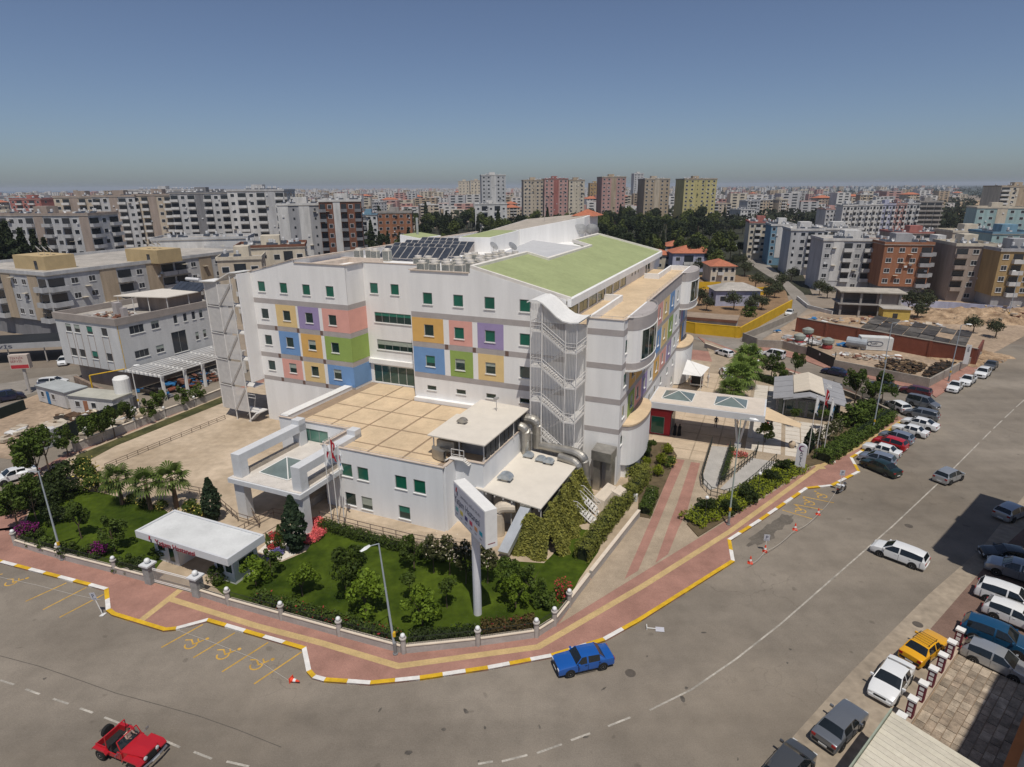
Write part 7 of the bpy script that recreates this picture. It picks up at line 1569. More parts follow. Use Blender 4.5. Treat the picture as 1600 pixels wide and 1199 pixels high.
# concrete ruin and yellow hut
rn = thing('concrete_ruin', 'unfinished concrete frame with flat slab roof in front of the white block', 'ruin', ray_at(1310,480,160))
T = FR(Vector((ray_at(1312,480,158).x,158,0)), R(-16))
for x in (0,4.5,9,13.5):
    for y in (0,6): g = MB(T); g.box(x,y,0,x+.5,y+.5,6.2); part('column', g, colour('concrete'), rn)
for z in (3.0,6.2): g = MB(T); g.box(-.6,-.6,z,15,7.5,z+.3); part('slab', g, colour('concrete') if z < 4 else mat('ruin_slab',(.42,.38,.32),.9,.2,.5,fine=.3), rn)
g = MB(T); g.box(.3,5.6,0,14,5.9,6.2); g.box(8.5,.6,3.3,13.6,.8,6.2); part('infill_wall', g, colour('taupe'), rn)
T = FR(ray_at(1378,500,150), R(-16)); T.translation.z = 0
g = MB(T); g.box(0,0,0,6,4,3.2); hut = single('yellow_hut', g, mat('hut_yellow',(.55,.40,.10),.9,.15,.8), 'small yellow hut beside the dark trees on the demolition ground', 'hut'); g = MB(T); g.box(-.3,-.3,3.2,6.3,4.3,3.4); part('roof', g, M_flat, hut); g = MB(T); g.box(2.2,-.05,1.0,3.3,0,2.2); part('window', g, G_win, hut)
# ---- scattered houses of the town, then the far city as one mass
rng = random.Random(21); TOWN = 'houses of the town in the middle distance'; nT = 0
cols = ['white','white','cream','white','lgrey','beige','lgrey','pink','white','tan','white','lgrey','cream','white','taupe','lgrey','beige','red']
taken = []
while nT < 225:
    Y = rng.uniform(460,1500)**1.0; px = rng.uniform(-40,1640)
    if 560 < px < 1150 and Y < 620: continue
    if px > 1430 and Y < 1150: continue
    x = (px-800)/F_PX*(Y*.95+5)
    if any(abs(x-a)+abs(Y-b_) < 24 for a, b_ in taken): continue
    taken.append((x,Y)); w, d = rng.uniform(11,20), rng.uniform(10,15); nf = rng.choice([3,4,4,5,5,6,6,7]); tl = rng.random() < .2
    apt('apartment house in the crowded town in the middle distance', FR((x,Y,0), R(rng.uniform(-25,25))), w, d, nf*3.0, nf, rng.choice(cols), rng.choice(cols), rng.choice(['wbwb','bwwb','wwbw','wbbw']), 'ww', roof='tile' if tl else 'flat', kit=rng.randint(4,9), boxes=0 if rng.random() < .5 else 1, group=TOWN, seed=nT, name='town_house', balc=rng.choice(['white','cream','lgrey']))
    nT += 1
CM = [colour(k) for k in ('white','cream','white','lgrey','pink','tan','white')]+[M_troof, M_flat, G_win]
g = MB()
for k in range(5200):
    Y = 700+7800*rng.random()**1.5; px = rng.uniform(-250,1500 if Y > 1500 else 1480); x = (px-800)/F_PX*(Y*.95+5)
    if px > 1120 and rng.random() < .6: continue
    if Y > 3600 and px < 330: continue
    w, d, h = rng.uniform(9,22), rng.uniform(9,18), rng.choice([6,9,9,12,12,15,15,18,18,21,24])*(1.25 if rng.random() < .06 else 1); mi = rng.randrange(7)
    g.add([(x,Y,0),(x+w,Y,0),(x+w,Y+d,0),(x,Y+d,0),(x,Y,h),(x+w,Y,h),(x+w,Y+d,h),(x,Y+d,h)], [(0,1,5,4),(1,2,6,5),(3,0,4,7)], mi); g.add([(x,Y,h),(x+w,Y,h),(x+w,Y+d,h),(x,Y+d,h)], [(0,1,2,3)], 7 if rng.random() < .25 else 8)
    if Y < 2600:
        for f_ in range(int(h/3)):
            for c in range(2): xx = x+w*(.15+.45*c); g.add([(xx,Y-.1,f_*3+1),(xx+w*.25,Y-.1,f_*3+1),(xx+w*.25,Y-.1,f_*3+2.3),(xx,Y-.1,f_*3+2.3)], [(0,1,2,3)], 9)
tag(link('distant_city', g.mesh('distant_city', CM)), 'mass of pale houses of the far city below the horizon', 'city', kind='stuff')
# far greenery: tree clumps between the houses and on the right-hand plain
Cs = []
for k in range(2600):
    Y = 480+4800*rng.random()**1.7; px = rng.uniform(-60,1660) if rng.random() < .45 else rng.uniform(1080,1660); x = (px-800)/F_PX*(Y*.95+5); r_ = rng.uniform(3,7)*(1+Y/5000)
    n = 16; d = RG.normal(size=(n,3)); d /= np.linalg.norm(d, axis=1, keepdims=True); Cs.append(np.array([x,Y,r_*.7])+d*np.array([r_,r_,r_*.75]))
tag(link('far_trees', leaves('far_trees', np.concatenate(Cs), 2.6, leafmat('leaf_far', (.030,.045,.022)))), 'dark tree clumps scattered through the far town and plain', 'trees', kind='stuff')

fp = [(1436,332),(1470,318),(1530,313),(1600,312),(1660,316),(1660,345),(1600,338),(1520,345),(1460,350)]
g = MB(); g.sheet([tuple(G(*p)[:2]) for p in fp], -.02); struct('field', g, mat('dry_field', (.40,.29,.18), .95, .3, .02, fine=.3))
# ================================================================ plaza, yards and small things
M_cop2 = mat('plaza_slab', (.58,.53,.46), .85, .10, .8, fine=.15); M_tanslab = mat('tan_slab', (.50,.40,.29), .85, .14, .6, fine=.2)
def flagpole(px, label, h, m, kind=0, ang=R(20), z=.15, ext=1.5):
    p = G(*px, z); t = thing('flagpole', label, 'flagpole', p); g = MB(FR(p)); g.tube([(0,0,0),(0,0,h)], .06, 7, r2=.035); part('pole', g, M_steel, t); g = MB(FR(p)); g.ball((0,0,h+.06), .08); part('finial', g, M_steel, t)
    T = FR(p+Vector((0,0,h-.15)), ang); g = MB(T); n = 7; rows_ = 6
    vs = [(.06+.62*math.sin(i/n*1.9)*(.5+.15*math.sin(j*1.3))+.0*i, .16*math.sin(i*1.4+j*.9)*i/n, -j*2.0/rows_-.55*(i/n)**1.2) for i in range(n+1) for j in range(rows_+1)]
    fs = [(i*(rows_+1)+j,(i+1)*(rows_+1)+j,(i+1)*(rows_+1)+j+1,i*(rows_+1)+j+1) for i in range(n) for j in range(rows_)]
    g.add(vs, fs); me = g.mesh('flag', [m, M_redink, mat('flag_white',(.75,.75,.75),.8,.05,2.), mat('flag_blue',(.05,.2,.35),.8,.05,2.)])
    for q in me.polygons:
        i, j = q.index//rows_, q.index % rows_
        if kind == 0 and ((i,j) in ((2,1),(2,2),(2,3),(3,1),(3,3))): q.material_index = 2
        if kind == 1 and j in (2,3) and i in (2,3,4): q.material_index = 1
        if kind == 1 and j == 4 and i in (3,4): q.material_index = 3
        if kind == 2 and i >= n-2: q.material_index = 3
    link('flag', me, t)
M_fred = mat('flag_red', (.40,.015,.025), .8, .08, 2.); M_fwhite = mat('flag_white', (.75,.75,.75))
flagpole((519,817), 'flagpole with white emblem flag, left of three by the annex', 9.0, M_fwhite, 1, R(10)); flagpole((529,819), 'flagpole with the red national flag, middle of three by the annex', 9.6, M_fred, 0, R(-15)); flagpole((539,821), 'flagpole with white and red flag, right of three by the annex', 8.9, M_fwhite, 1, R(-30))
flagpole((1262,712), 'flagpole with white flag, left of three at the plaza', 8.0, M_fwhite, 2, R(0)); flagpole((1275,711), 'flagpole with red flag, middle of three at the plaza', 9.0, M_fred, 0, R(-10)); flagpole((1286,712), 'flagpole with white flag, right of three at the plaza', 7.6, M_fwhite, 2, R(10))
# plaza slabs
pz = tag(link('plaza', None, None, HF @ Matrix.Translation((3,80,.14))), kind='structure')
def slabs(u0, u1, v0, v1, nu, nv, m, gap=.06):
    for i in range(nu):
        for j in range(nv):
            a, b_ = u0+(u1-u0)*i/nu+gap, u0+(u1-u0)*(i+1)/nu-gap; c, d = v0+(v1-v0)*j/nv+gap, v0+(v1-v0)*(j+1)/nv-gap
            g = MB(HF); g.box(a,c,.136,b_,d,.165+random.uniform(0,.006)); part('slab', g, m, pz)
slabs(-1.2,3.2,78.5,92,2,9,M_cop2); slabs(3.6,9.5,78.5,92,3,9,M_cop2); slabs(-1.2,3.2,92.2,108,2,8,M_cop2); slabs(-13.2,-1.6,72.5,112,4,13,M_tanslab,.09)
# entrance canopy
cn = thing('entrance_canopy', 'long white flat canopy with two glass pyramids at the side entrance', 'canopy', UV(-6,80))
g = MB(HF); g.box(-13.8,77.2,4.65,.75,84.2,5.5); part('slab', g, M_pan, cn); g = MB(HF); g.box(-13.6,77.4,5.5,.55,84.0,5.55); part('deck', g, mat('cream_deck',(.60,.53,.45),.85,.1,.8,fine=.15), cn)
for c in (-10.4,-3.6):
    q = [(c-2,78.9),(c+2,78.9),(c+2,82.6),(c-2,82.6)]
    for k in range(4): a, b_ = q[k], q[(k+1)%4]; g = MB(HF); g.add([(*a,5.58),(*b_,5.58),(c,80.75,6.35)], [(0,1,2)]); part('skylight_pane', g, G_sky, cn); g = MB(HF); g.tube([(*a,5.6),(c,80.75,6.38)], .05, 5); g.tube([(*a,5.58),(*b_,5.58)], .05, 5); part('skylight_bar', g, M_sill, cn)
for x in (-.35,.35): g = MB(HF); g.tube([(-2.1,79.0,.1),(-2.1+x*2.2,79.0,4.7)], .14, 8); part('column_leg', g, M_sill, cn)
g = MB(HF); g.box(-2.5,78.6,.1,-1.7,79.4,.7); part('column_foot', g, M_pan, cn)
for v in (82.8,): g = MB(HF); g.box(-1.0,v,.1,-.5,v+.5,4.66); part('column', g, M_pan, cn)
rb = thing('red_porch', 'red entrance porch with glass doors under the canopy', 'porch', UV(-12,80)); M_redw = mat('red_wall', (.42,.035,.045), .8, .08, 1.)
T = HF @ Matrix.Translation((0,79.3,0)); g = MB(T); slab(g, -14.1, -11.0, .1, 3.6, [(-13.6,-11.8,.3,2.8)], -.1, 0); part('wall', g, M_redw, rb); g = MB(HF); g.box(-14.1,79.31,.1,-11.02,83.5,3.58); part('core', g, M_redw, rb); window(rb, T, -13.6, .3, 1.8, 2.5, glass=G_teal, sill=False)
T = HF @ Matrix.Translation((-11.02,79.3,0)) @ Matrix.Rotation(R(90),4,'Z'); window(rb, T, .5, .3, 3.2, 2.8, glass=G_dark, bars=3, sill=False, y=-.04)
g = MB(HF); g.add([(.6,79,4.5),(.6,84,4.5),(5.2,81.5,3.6),(5.0,80.2,3.5)], [(0,3,2,1)]); g.add([(.6,79,4.54),(.6,84,4.54),(5.2,81.5,3.64),(5.0,80.2,3.54)], [(0,1,2,3)]); single('canvas_awning', g, mat('canvas_beige',(.60,.46,.30),.9,.08,1.), 'beige canvas awning at the end of the entrance canopy', 'awning')
sl = thing('shade_sail', 'white tent sail over the ambulance bay', 'sail', UV(-12,98)); g = MB(HF); g.add([(-12.4,98.5,3.4),(-9.4,99.0,3.2),(-8.6,103.0,3.8),(-12.4,103.5,4.6)], [(0,1,2,3)]); part('cloth', g, M_sill, sl)
for u, v, z in ((-9.4,99.0,3.2),(-8.6,103.0,3.8)): g = MB(HF); g.tube([(u,v,.1),(u,v,z)], .06, 6); part('post', g, M_steel, sl)
g = MB(HF); g.tube([(-9.4,99.0,3.2),(-12.3,99,7.0)], .02, 4); part('cable', g, M_bar, sl)
# ramps
M_ramp = mat('ramp_concrete', (.40,.38,.35), .9, .12, .6, fine=.2)
g = MB(); g.sheet([tuple(G(*p,.16)[:2]) for p in [(1112,697),(1141,699),(1120,763),(1108,766),(1098,756),(1097,748)]], .175); struct('ramp', g, M_ramp)
g = MB(); g.sheet([tuple(G(*p,.16)[:2]) for p in [(1125,764),(1175,716),(1212,722),(1200,740),(1150,770)]], .177); struct('ramp', g, M_ramp)
railing([(1112,695),(1096,748),(1098,762),(1110,775),(1130,780),(1155,772),(1180,752),(1212,722)], 'curved grey railing round the access ramp', h=1.1, z=.17, step=.9, m=M_fence); railing([(1141,700),(1122,762),(1180,716),(1184,702)], 'railing between the two ramp arms', h=1.1, z=.17, step=.9, m=M_fence)
hedge('ramp_plants', 'thin plants along the railing between the ramp arms', [(1144,702),(1128,752)], .7, .5, L_mid, 'plants', (F_pink,.02,.08), dens=40)
# pillar sign
pq = thing('pillar_sign', 'white rounded pillar sign with vertical dark letters and a crescent', 'sign', G(1248,737,.15)); T = FR(G(1248,737,.15), R(-32)); n = 10
P_ = [(-.55,0),(.55,0),(.55,3.0)]+[(.55*math.cos(math.pi*k/n),3.0+.55*math.sin(math.pi*k/n)) for k in range(1,n)]+[(-.55,3.0)]
g = MB(T); g.add([(x,0,z) for x,z in P_]+[(x,.3,z) for x,z in P_], [tuple(range(len(P_))),tuple(range(2*len(P_)-1,len(P_)-1,-1))]+[((i+1)%len(P_),i,len(P_)+i,len(P_)+(i+1)%len(P_)) for i in range(len(P_))]); part('slab', g, mat('pillar_white',(.66,.66,.69),.5,.04,1.), pq)
for k, c in enumerate('ACİL'): text(pq, 'letter', c, .52, T @ Matrix.Translation((0,-.012,2.25-.46*k)) @ STAND, M_ink, .005, 'CENTER')
g = MB(T @ Matrix.Translation((0,-.012,3.0))); pts = [(.36*math.cos(R(50+i*13)), .36*math.sin(R(50+i*13))) for i in range(21)]; inn_ = [(.09+.27*math.cos(R(62+i*11.8)), .27*math.sin(R(62+i*11.8))) for i in range(21)]
for i in range(20): a, b_, c, d = pts[i], pts[i+1], inn_[i+1], inn_[i]; g.add([(a[0],0,a[1]),(b_[0],0,b_[1]),(c[0],0,c[1]),(d[0],0,d[1])], [(0,1,2,3)])
part('crescent', g, mat('plum',(.14,.02,.10),.6,0), pq); text(pq, 'lettering', 'Yaşam Hastanesi', .13, T @ Matrix.Translation((0,-.012,.55)) @ STAND, M_redink, .004, 'CENTER')
# cafe
cf = thing('plaza_cafe', 'grey cafe pavilion with cream gable roof and grey roof panels on the plaza', 'building', UV(6,97)); M_cg = mat('cafe_grey', (.20,.20,.21), .7, .1, 1.); M_cp = mat('cafe_panel', (.30,.30,.31), .7, .1, 1.)
g = MB(HF); g.box(2.2,94,.1,10.6,103.5,2.9); part('core', g, M_cg, cf)
T = HF @ Matrix.Translation((0,94,0)); 
for x, w in ((2.4,2.4),(5.0,1.2),(6.4,2.0),(8.6,1.9)): window(cf, T, x, .2, w, 2.5, glass=G_dark, sill=False, bars=2, frame=M_cg)
T = HF @ Matrix.Translation((10.6,94,0)) @ Matrix.Rotation(R(90),4,'Z')
for k in range(4): window(cf, T, .3+2.3*k, .2, 2.1, 2.5, glass=G_dark, sill=False, frame=M_sill)
for k in range(4):
    for x0, x1, z0, z1 in ((1.6,4.3,2.9,3.5),(8.6,11.4,3.5,2.9)):
        v0 = 92.6+2.9*k; g = MB(HF); g.add([(x0,v0,z0),(x1,v0,z1),(x1,v0+2.75,z1),(x0,v0+2.75,z0),(x0,v0,z0+.12),(x1,v0,z1+.12),(x1,v0+2.75,z1+.12),(x0,v0+2.75,z0+.12)], [(3,2,1,0),(4,5,6,7),(0,1,5,4),(1,2,6,5),(2,3,7,6),(3,0,4,7)]); part('roof_panel', g, M_cp, cf)
for x0, x1, z0, z1 in ((4.35,6.45,3.6,4.3),(6.45,8.55,4.3,3.6)): g = MB(HF); g.add([(x0,94.6,z0),(x1,94.6,z1),(x1,104,z1),(x0,104,z0),(x0,94.6,z0+.12),(x1,94.6,z1+.12),(x1,104,z1+.12),(x0,104,z0+.12)], [(3,2,1,0),(4,5,6,7),(0,1,5,4),(2,3,7,6),(1,2,6,5),(3,0,4,7)]); part('roof', g, mat('cafe_cream',(.60,.53,.43),.85,.08,1.), cf)
for x0, x1, z0, z1 in ((3.0,6.45,3.0,3.9),(6.45,9.9,3.9,3.0)): g = MB(HF); g.add([(x0,92.4,z0),(x1,92.4,z1),(x1,94.5,z1),(x0,94.5,z0),(x0,92.4,z0+.14),(x1,92.4,z1+.14),(x1,94.5,z1+.14),(x0,94.5,z0+.14)], [(3,2,1,0),(4,5,6,7),(0,1,5,4),(2,3,7,6),(1,2,6,5),(3,0,4,7)]); part('porch_roof', g, M_cp, cf)
for u in (3.2,9.7): g = MB(HF); g.box(u-.08,92.6,.1,u+.08,92.76,3.0); part('porch_post', g, M_cg, cf)
text(cf, 'lettering', 'CAFE', .8, HF @ Matrix.Translation((9.2,101.5,3.52)) @ Matrix.Rotation(R(12),4,'Y') @ Matrix.Rotation(R(-90),4,'Z'), M_sill, .01)
for k, (px, lb) in enumerate((((1258,707),'stone ball bollard near the pillar sign'),((1237,700),'stone ball bollard at the plaza step'))):
    p = G(*px,.15); g = MB(FR(p)); g.lathe((0,0,0), [(.25,0),(.28,.2),(.45,.45),(.42,.75),(.2,.95)], 12); single('stone_urn', g, M_walk, lb, 'urn', smooth=True)
# wall and fence of the plaza towards the side street
gwall([(1100,542),(1150,560),(1180,569),(1240,590),(1300,610),(1345,628),(1390,648)], 'cream low wall between plaza and side street', posts=False, h=.8, fence=False)
fn = thing('mesh_fence', 'dark mesh fence on the street corner behind the parked cars', 'fence', G(1395,650,.13))
Pn = [G(p[0],p[1],.13) for p in ((1300,612),(1345,630),(1395,650),(1372,666),(1335,690))]
for a, b_ in zip(Pn, Pn[1:]): g = MB(); up = Vector((0,0,1.9)); g.quad(a+Vector((0,0,.2)), b_+Vector((0,0,.2)), b_+up, a+up); part('mesh_panel', g, mat('green_mesh',(.015,.03,.02),.8,.1,2.,alpha=.55), fn); g = MB(); g.tube([a,a+Vector((0,0,2.1))], .05, 5); part('post', g, M_fence, fn)
# ---- side street pavement and construction yard
g = MB(); g.prism([tuple(G(*p)[:2]) for p in [(1180,546),(1262,566),(1300,580),(1450,613),(1462,622),(1548,566),(1535,558),(1449,604),(1302,573),(1258,556),(1180,538)]], -.03, .12); struct('pavement', g, M_red)
g = MB(); g.sheet([tuple(G(*p)[:2]) for p in [(1178,540),(1258,556),(1302,574),(1449,605),(1530,560),(1560,548),(1610,520),(1700,470),(1500,462),(1380,462),(1300,480),(1245,497),(1238,502)]], .02); struct('building_plot', g, M_dirt)
M_cw = mat('bare_concrete_wall', (.30,.27,.23), .95, .2, .5, fine=.3); M_bw = mat('brick_wall', (.23,.075,.045), .9, .15, .6, fine=.2)
def plainwall(name, label, P_, h, m, th=.3, cap=None, piers=None, z0=0.0):
    P_ = [Vector(G(*p)) if len(p) == 2 else Vector(p) for p in P_]; t = thing(name, label, 'wall', P_[0])
    for a, b_ in zip(P_, P_[1:]):
        d = b_-a; L_ = d.length; M = FR((a.x,a.y,z0), math.atan2(d.y,d.x)); g = MB(M); g.box(0,-th/2,-.05,L_,th/2,h); part('panel', g, m, t)
        if cap: g = MB(M); g.box(0,-th*.65,h,L_,th*.65,h+.12); part('coping', g, cap, t)
        if piers:
            for k in range(int(L_/piers)+1): x = min(k*piers, L_-.3); g = MB(M); g.box(x,-th*.9,0,x+.45,th*.9,h+.05); part('pier', g, m, t)
    return t
plainwall('yard_wall', 'bare concrete wall of the construction yard along the side street', [(1302,576),(1449,606)], 1.7, M_cw); plainwall('yard_wall', 'bare concrete wall of the yard left of its black gate', [(1182,543),(1222,545),(1260,556)], 1.7, M_cw); plainwall('yard_wall', 'bare concrete wall of the yard along the main street', [(1449,606),(1530,562)], 1.6, M_cw)
plainwall('yard_wall', 'concrete retaining wall beside the long yellow wall', [(1160,534),(1182,543)], 2.0, M_cw); plainwall('yard_wall', 'bare concrete wall climbing beside the white car at the bend', [(1162,532),(1244,497)], 1.6, M_cw)
plainwall('brick_wall', 'red-brown brick wall behind the construction yard', [(1243,518),(1522,572)], 3.3, M_bw, .35, M_cw, 7.0); plainwall('brick_wall', 'short return of the brick wall at the right', [(1522,572),(1531,556)], 3.3, mat('brick_dark',(.16,.055,.04),.9,.2,.6), .35)
gg = thing('yard_gate', 'black sheet metal gate of the construction yard', 'gate', G(1280,566)); a, b_ = G(1260,556), G(1302,576); d = b_-a; M = FR(a, math.atan2(d.y,d.x)); L_ = d.length
g = MB(M); g.box(.1,-.05,.1,L_/2-.03,.05,2.1); part('leaf', g, M_fence, gg); g = MB(M); g.box(L_/2+.03,-.05,.1,L_-.1,.05,2.1); part('leaf', g, M_fence, gg)
for x in (0,1.2,L_): g = MB(M); g.tube([(x,0,0),(x,0,4.2 if x < L_ else 3.2)], .08, 6); part('post', g, M_fence, gg)
g = MB(M); g.box(L_/2-.35,-.062,1.3,L_/2+.05,-.052,1.7); part('badge', g, M_sill, gg)
g = MB(M); g.tube([(0,0,4.2),(1.2,0,4.2)], .08, 6); part('lintel', g, M_fence, gg)
ct = thing('site_container', 'white site container with an oval emblem in the construction yard', 'container', G(1362,549)); M = FR(G(1343,547), math.atan2(-1.6,4.6)+R(4))
g = MB(M); g.box(0,0,.15,6.0,2.4,2.75); part('box', g, mat('container_white',(.58,.58,.56),.7,.1,1.), ct)
g = MB(M); g.box(5.3,-.02,.2,5.36,0,2.7); g.box(.02,-.02,.2,.1,0,2.7); g.box(0,-.02,.15,6,0,.25); part('frame', g, M_sill, ct)
em = MB(M); R2 = [(2.7+1.45*math.copysign(abs(math.cos(R(a)))**.6,math.cos(R(a))), 1.5+.48*math.copysign(abs(math.sin(R(a)))**.8,math.sin(R(a)))) for a in range(0,361,15)]
for a, b_ in zip(R2, R2[1:]): em.tube([(a[0],-.03,a[1]),(b_[0],-.03,b_[1])], .05, 4, caps=False)
R3 = [(1.6+.4*math.cos(R(a)), 1.5+.42*math.sin(R(a))) for a in range(0,361,20)]
for a, b_ in zip(R3, R3[1:]): em.tube([(a[0],-.03,a[1]),(b_[0],-.03,b_[1])], .05, 4, caps=False)
part('emblem', em, M_ink, ct); text(ct, 'lettering', 'safir', .62, M @ Matrix.Translation((2.15,-.03,1.32)) @ STAND, M_ink, .006)
g = MB(); p = G(1322,543); q = G(1346,547); q = p+(q-p); g.tube([p+Vector((0,0,1.4)), q+Vector((.8,-.3,1.4))], 1.0, 14); tk = single('fuel_tank', g, mat('tank_grey',(.34,.37,.40),.5,.15,1.), 'grey cylindrical tank lying in the construction yard', 'tank'); g = MB()
for k in (.2,.8): c = p.lerp(q,k); g.box(c.x-.3,c.y-.6,0,c.x+.3,c.y+.6,.6)
part('cradle', g, M_cw, tk)
def mixer(px, lb):
    p = G(*px); t = thing('site_machine', lb, 'machine', p); g = MB(FR(p)); g.lathe((0,0,0), [(.9,0),(1.0,.3),(1.0,.8),(.9,.9)], 14); part('red_base', g, mat('machine_red',(.36,.05,.05),.6,.1,1.), t); g = MB(FR(p)); g.lathe((0,0,.9), [(.8,0),(1.2,.5),(1.2,1.1),(.4,1.5)], 12); part('drum', g, mat('machine_green',(.26,.28,.25),.7,.2,1.), t)
for px, lb in (((1261,528),'red and grey concrete mixer farthest left in the yard'),((1248,538),'red and grey mixer near the yard gate wall'),((1292,545),'red and grey mixer beside the blue tarpaulin')): mixer(px, lb)
blu = mat('blue_tarp', (.03,.16,.36), .8, .1, 1.)
for px, lb, w in (((1282,538),'blue tarpaulin heap left of the grey tank',2.4),((1316,541),'blue tarpaulin heap below the grey tank',2.6),((1272,500),'blue sheet on the slope above the brick wall',2.4),((1215,520),'blue sheet by the retaining wall',1.4)): p = G(*px); junk('tarpaulin', lb, FR(p-Vector((w/2,.6,0))), w, 1.4, 9, .5, [blu, blu, colour('white')], 'tarpaulin', seed=int(px[0]), smax=.7)
WOOD = [mat('scrap_wood',(.10,.06,.035),.95,.4,1.2), mat('scrap_dark',(.035,.028,.022),.95,.4,1.2), mat('scrap_pale',(.22,.15,.085),.95,.3,1.2)]
junk('scrap_heap', 'big dark heap of scrap wood in the corner of the construction yard', FR(G(1408,592), R(35)), 13, 6, 1100, 1.3, WOOD, seed=5, smax=.38); junk('scrap_heap', 'dark scrap along the yard wall by the main street', FR(G(1462,592), R(42)), 14, 2.5, 500, .8, WOOD[:2]+[WOOD[1]], seed=6, smax=.4)
junk('rubble', 'scattered rubble in front of the white container', FR(G(1305,560), R(-20)), 12, 5, 120, .3, J1+[mat('dirt_clod',(.30,.22,.15),.95,.2,1.)], seed=7, smax=.6); junk('rubble', 'building materials at the left end of the construction yard', FR(G(1225,540), R(-20)), 10, 9, 110, .7, [colour('white'),colour('concrete'),colour('lgrey'),M_bw], seed=8, smax=.9)
junk('rubble', 'broken concrete behind the brick wall near the yellow hut', FR(G(1290,505), R(-15)), 26, 8, 220, .8, J1, seed=9, smax=.7); junk('rubble', 'earth and rubble at the right end of the brick wall', FR(G(1530,575), R(30)), 14, 12, 260, .6, [colour('beige'),colour('tan'),colour('concrete'),MATS['dirt_clod']], seed=10, smax=.6)
junk('rubble', 'excavated rocky ground on the far right', FR(G(1440,505), R(-8)), 60, 16, 420, 2.2, [colour('tan'),colour('beige'),MATS['dirt_clod'],colour('brown')], seed=12, smax=.8)
def mound(name, label, M, w, d, h, m, seed=1, nx=26, ny=14):
    rg = np.random.default_rng(seed); g = MB(M); xs = np.linspace(0,w,nx); ys = np.linspace(0,d,ny); vs = []
    ph = rg.random(8)*6
    for j, y in enumerate(ys):
        for i, x in enumerate(xs):
            e = max(0., math.sin(math.pi*i/(nx-1))*math.sin(math.pi*j/(ny-1)))**.6
            z = e*h*(.55+.25*math.sin(x*.7+ph[0])*math.sin(y*.9+ph[1])+.3*rg.random()); vs.append((x+rg.normal()*.25, y+rg.normal()*.25, z-.03))
    g.add(vs, [(j*nx+i,j*nx+i+1,(j+1)*nx+i+1,(j+1)*nx+i) for j in range(ny-1) for i in range(nx-1)])
    o = link(name, g.mesh(name, m)); return tag(o, label, 'earth', kind='stuff')
M_earth = mat('raw_earth', (.30,.19,.11), .95, .45, .35, fine=.6, col2=(.46,.33,.21), bump=.8)
mound('earth_mound', 'excavated brown earth bank on the far right', FR(G(1420,506), R(-6)), 62, 17, 3.0, M_earth, 3, 48, 18); mound('earth_mound', 'low earth heap at the right end of the brick wall', FR(G(1528,578), R(30)), 16, 10, 1.5, M_earth, 4); mound('earth_mound', 'brown soil heap behind the brick wall', FR(G(1300,505), R(-15)), 22, 7, 1.3, M_earth, 5)
# derelict shed roof of dark panels beyond the brick wall
ds = thing('derelict_shed', 'derelict shed with broken dark roof panels behind the brick wall', 'shed', G(1400,520)); a = G(1345,512,2.2); b_ = G(1508,546,2.2); dv = G(1370,493,2.2)-a
for i in range(7):
    for j in range(3):
        if (i,j) in ((2,2),(5,1)): continue
        o_ = a+(b_-a)*(i/7)+dv*(j/3); e1 = (b_-a)/7*.94; e2 = dv/3*.92; tl = Vector((0,0,random.uniform(-.15,.2))); g = MB(); g.add([o_,o_+e1+tl,o_+e1+e2,o_+e2+tl]+[q+Vector((0,0,.12)) for q in (o_,o_+e1+tl,o_+e1+e2,o_+e2+tl)], [(3,2,1,0),(4,5,6,7),(0,1,5,4),(1,2,6,5),(2,3,7,6),(3,0,4,7)]); part('roof_panel', g, mat('roof_felt%d' % ((i+j) % 3),((.075,.068,.06),(.11,.10,.09),(.055,.05,.048))[(i+j) % 3],.9,.5,.5,fine=.4), ds)
for i in range(5):
    p = a+(b_-a)*(i/4); g = MB(); g.tube([(p.x,p.y,0),(p.x,p.y,2.1)], .12, 5); part('post', g, M_cw, ds)
yb = thing('street_banner', 'white vertical banner on the yard wall by the main street', 'banner', G(1503,580)); p = G(1505,582); g = MB(FR(p, R(-40))); g.box(-.4,-.06,1.6,.4,.06,5.2); part('board', g, M_sill, yb); text(yb, 'lettering', 'YAPI', .5, FR(p, R(-40)) @ Matrix.Translation((-.18,-.07,4.9)) @ Matrix.Rotation(R(90),4,'Y') @ STAND, M_ink, .005)
# ---- yellow wall, garden and street behind the hospital
M_yw = mat('yellow_wall', (.60,.37,.02), .85, .12, .5, fine=.12)
plainwall('yellow_wall', 'long yellow garden wall facing the side street', [(1050,515),(1085,521),(1155,528)], 2.4, M_yw, .3, M_yw, 9.); plainwall('yellow_wall', 'yellow garden wall climbing away along the bend', [(1155,528),(1195,505),(1236,482)], 2.4, M_yw, .3); plainwall('yellow_wall', 'far yellow wall behind the lilac bungalow', [(1090,452),(1125,452)], 2.4, M_yw); plainwall('yellow_wall', 'far yellow wall right of the lilac bungalow', [(1170,462),(1200,460)], 2.4, M_yw)
g = MB(); g.sheet([tuple(G(*p)[:2]) for p in [(1050,514),(1085,520),(1154,527),(1236,481),(1228,455),(1180,430),(1060,430)]], -.01); struct('garden_soil', g, mat('garden_earth',(.25,.16,.09),.95,.3,.2,fine=.4))
T = FR(G(1075,516), 0); lg = thing('low_shed', 'long low shed with brown fascia just behind the yellow wall', 'shed', G(1110,516)); a, b_ = G(1068,514), G(1150,521); d = b_-a; M = FR(a+Vector((0,.8,0)), math.atan2(d.y,d.x)); L_ = d.length
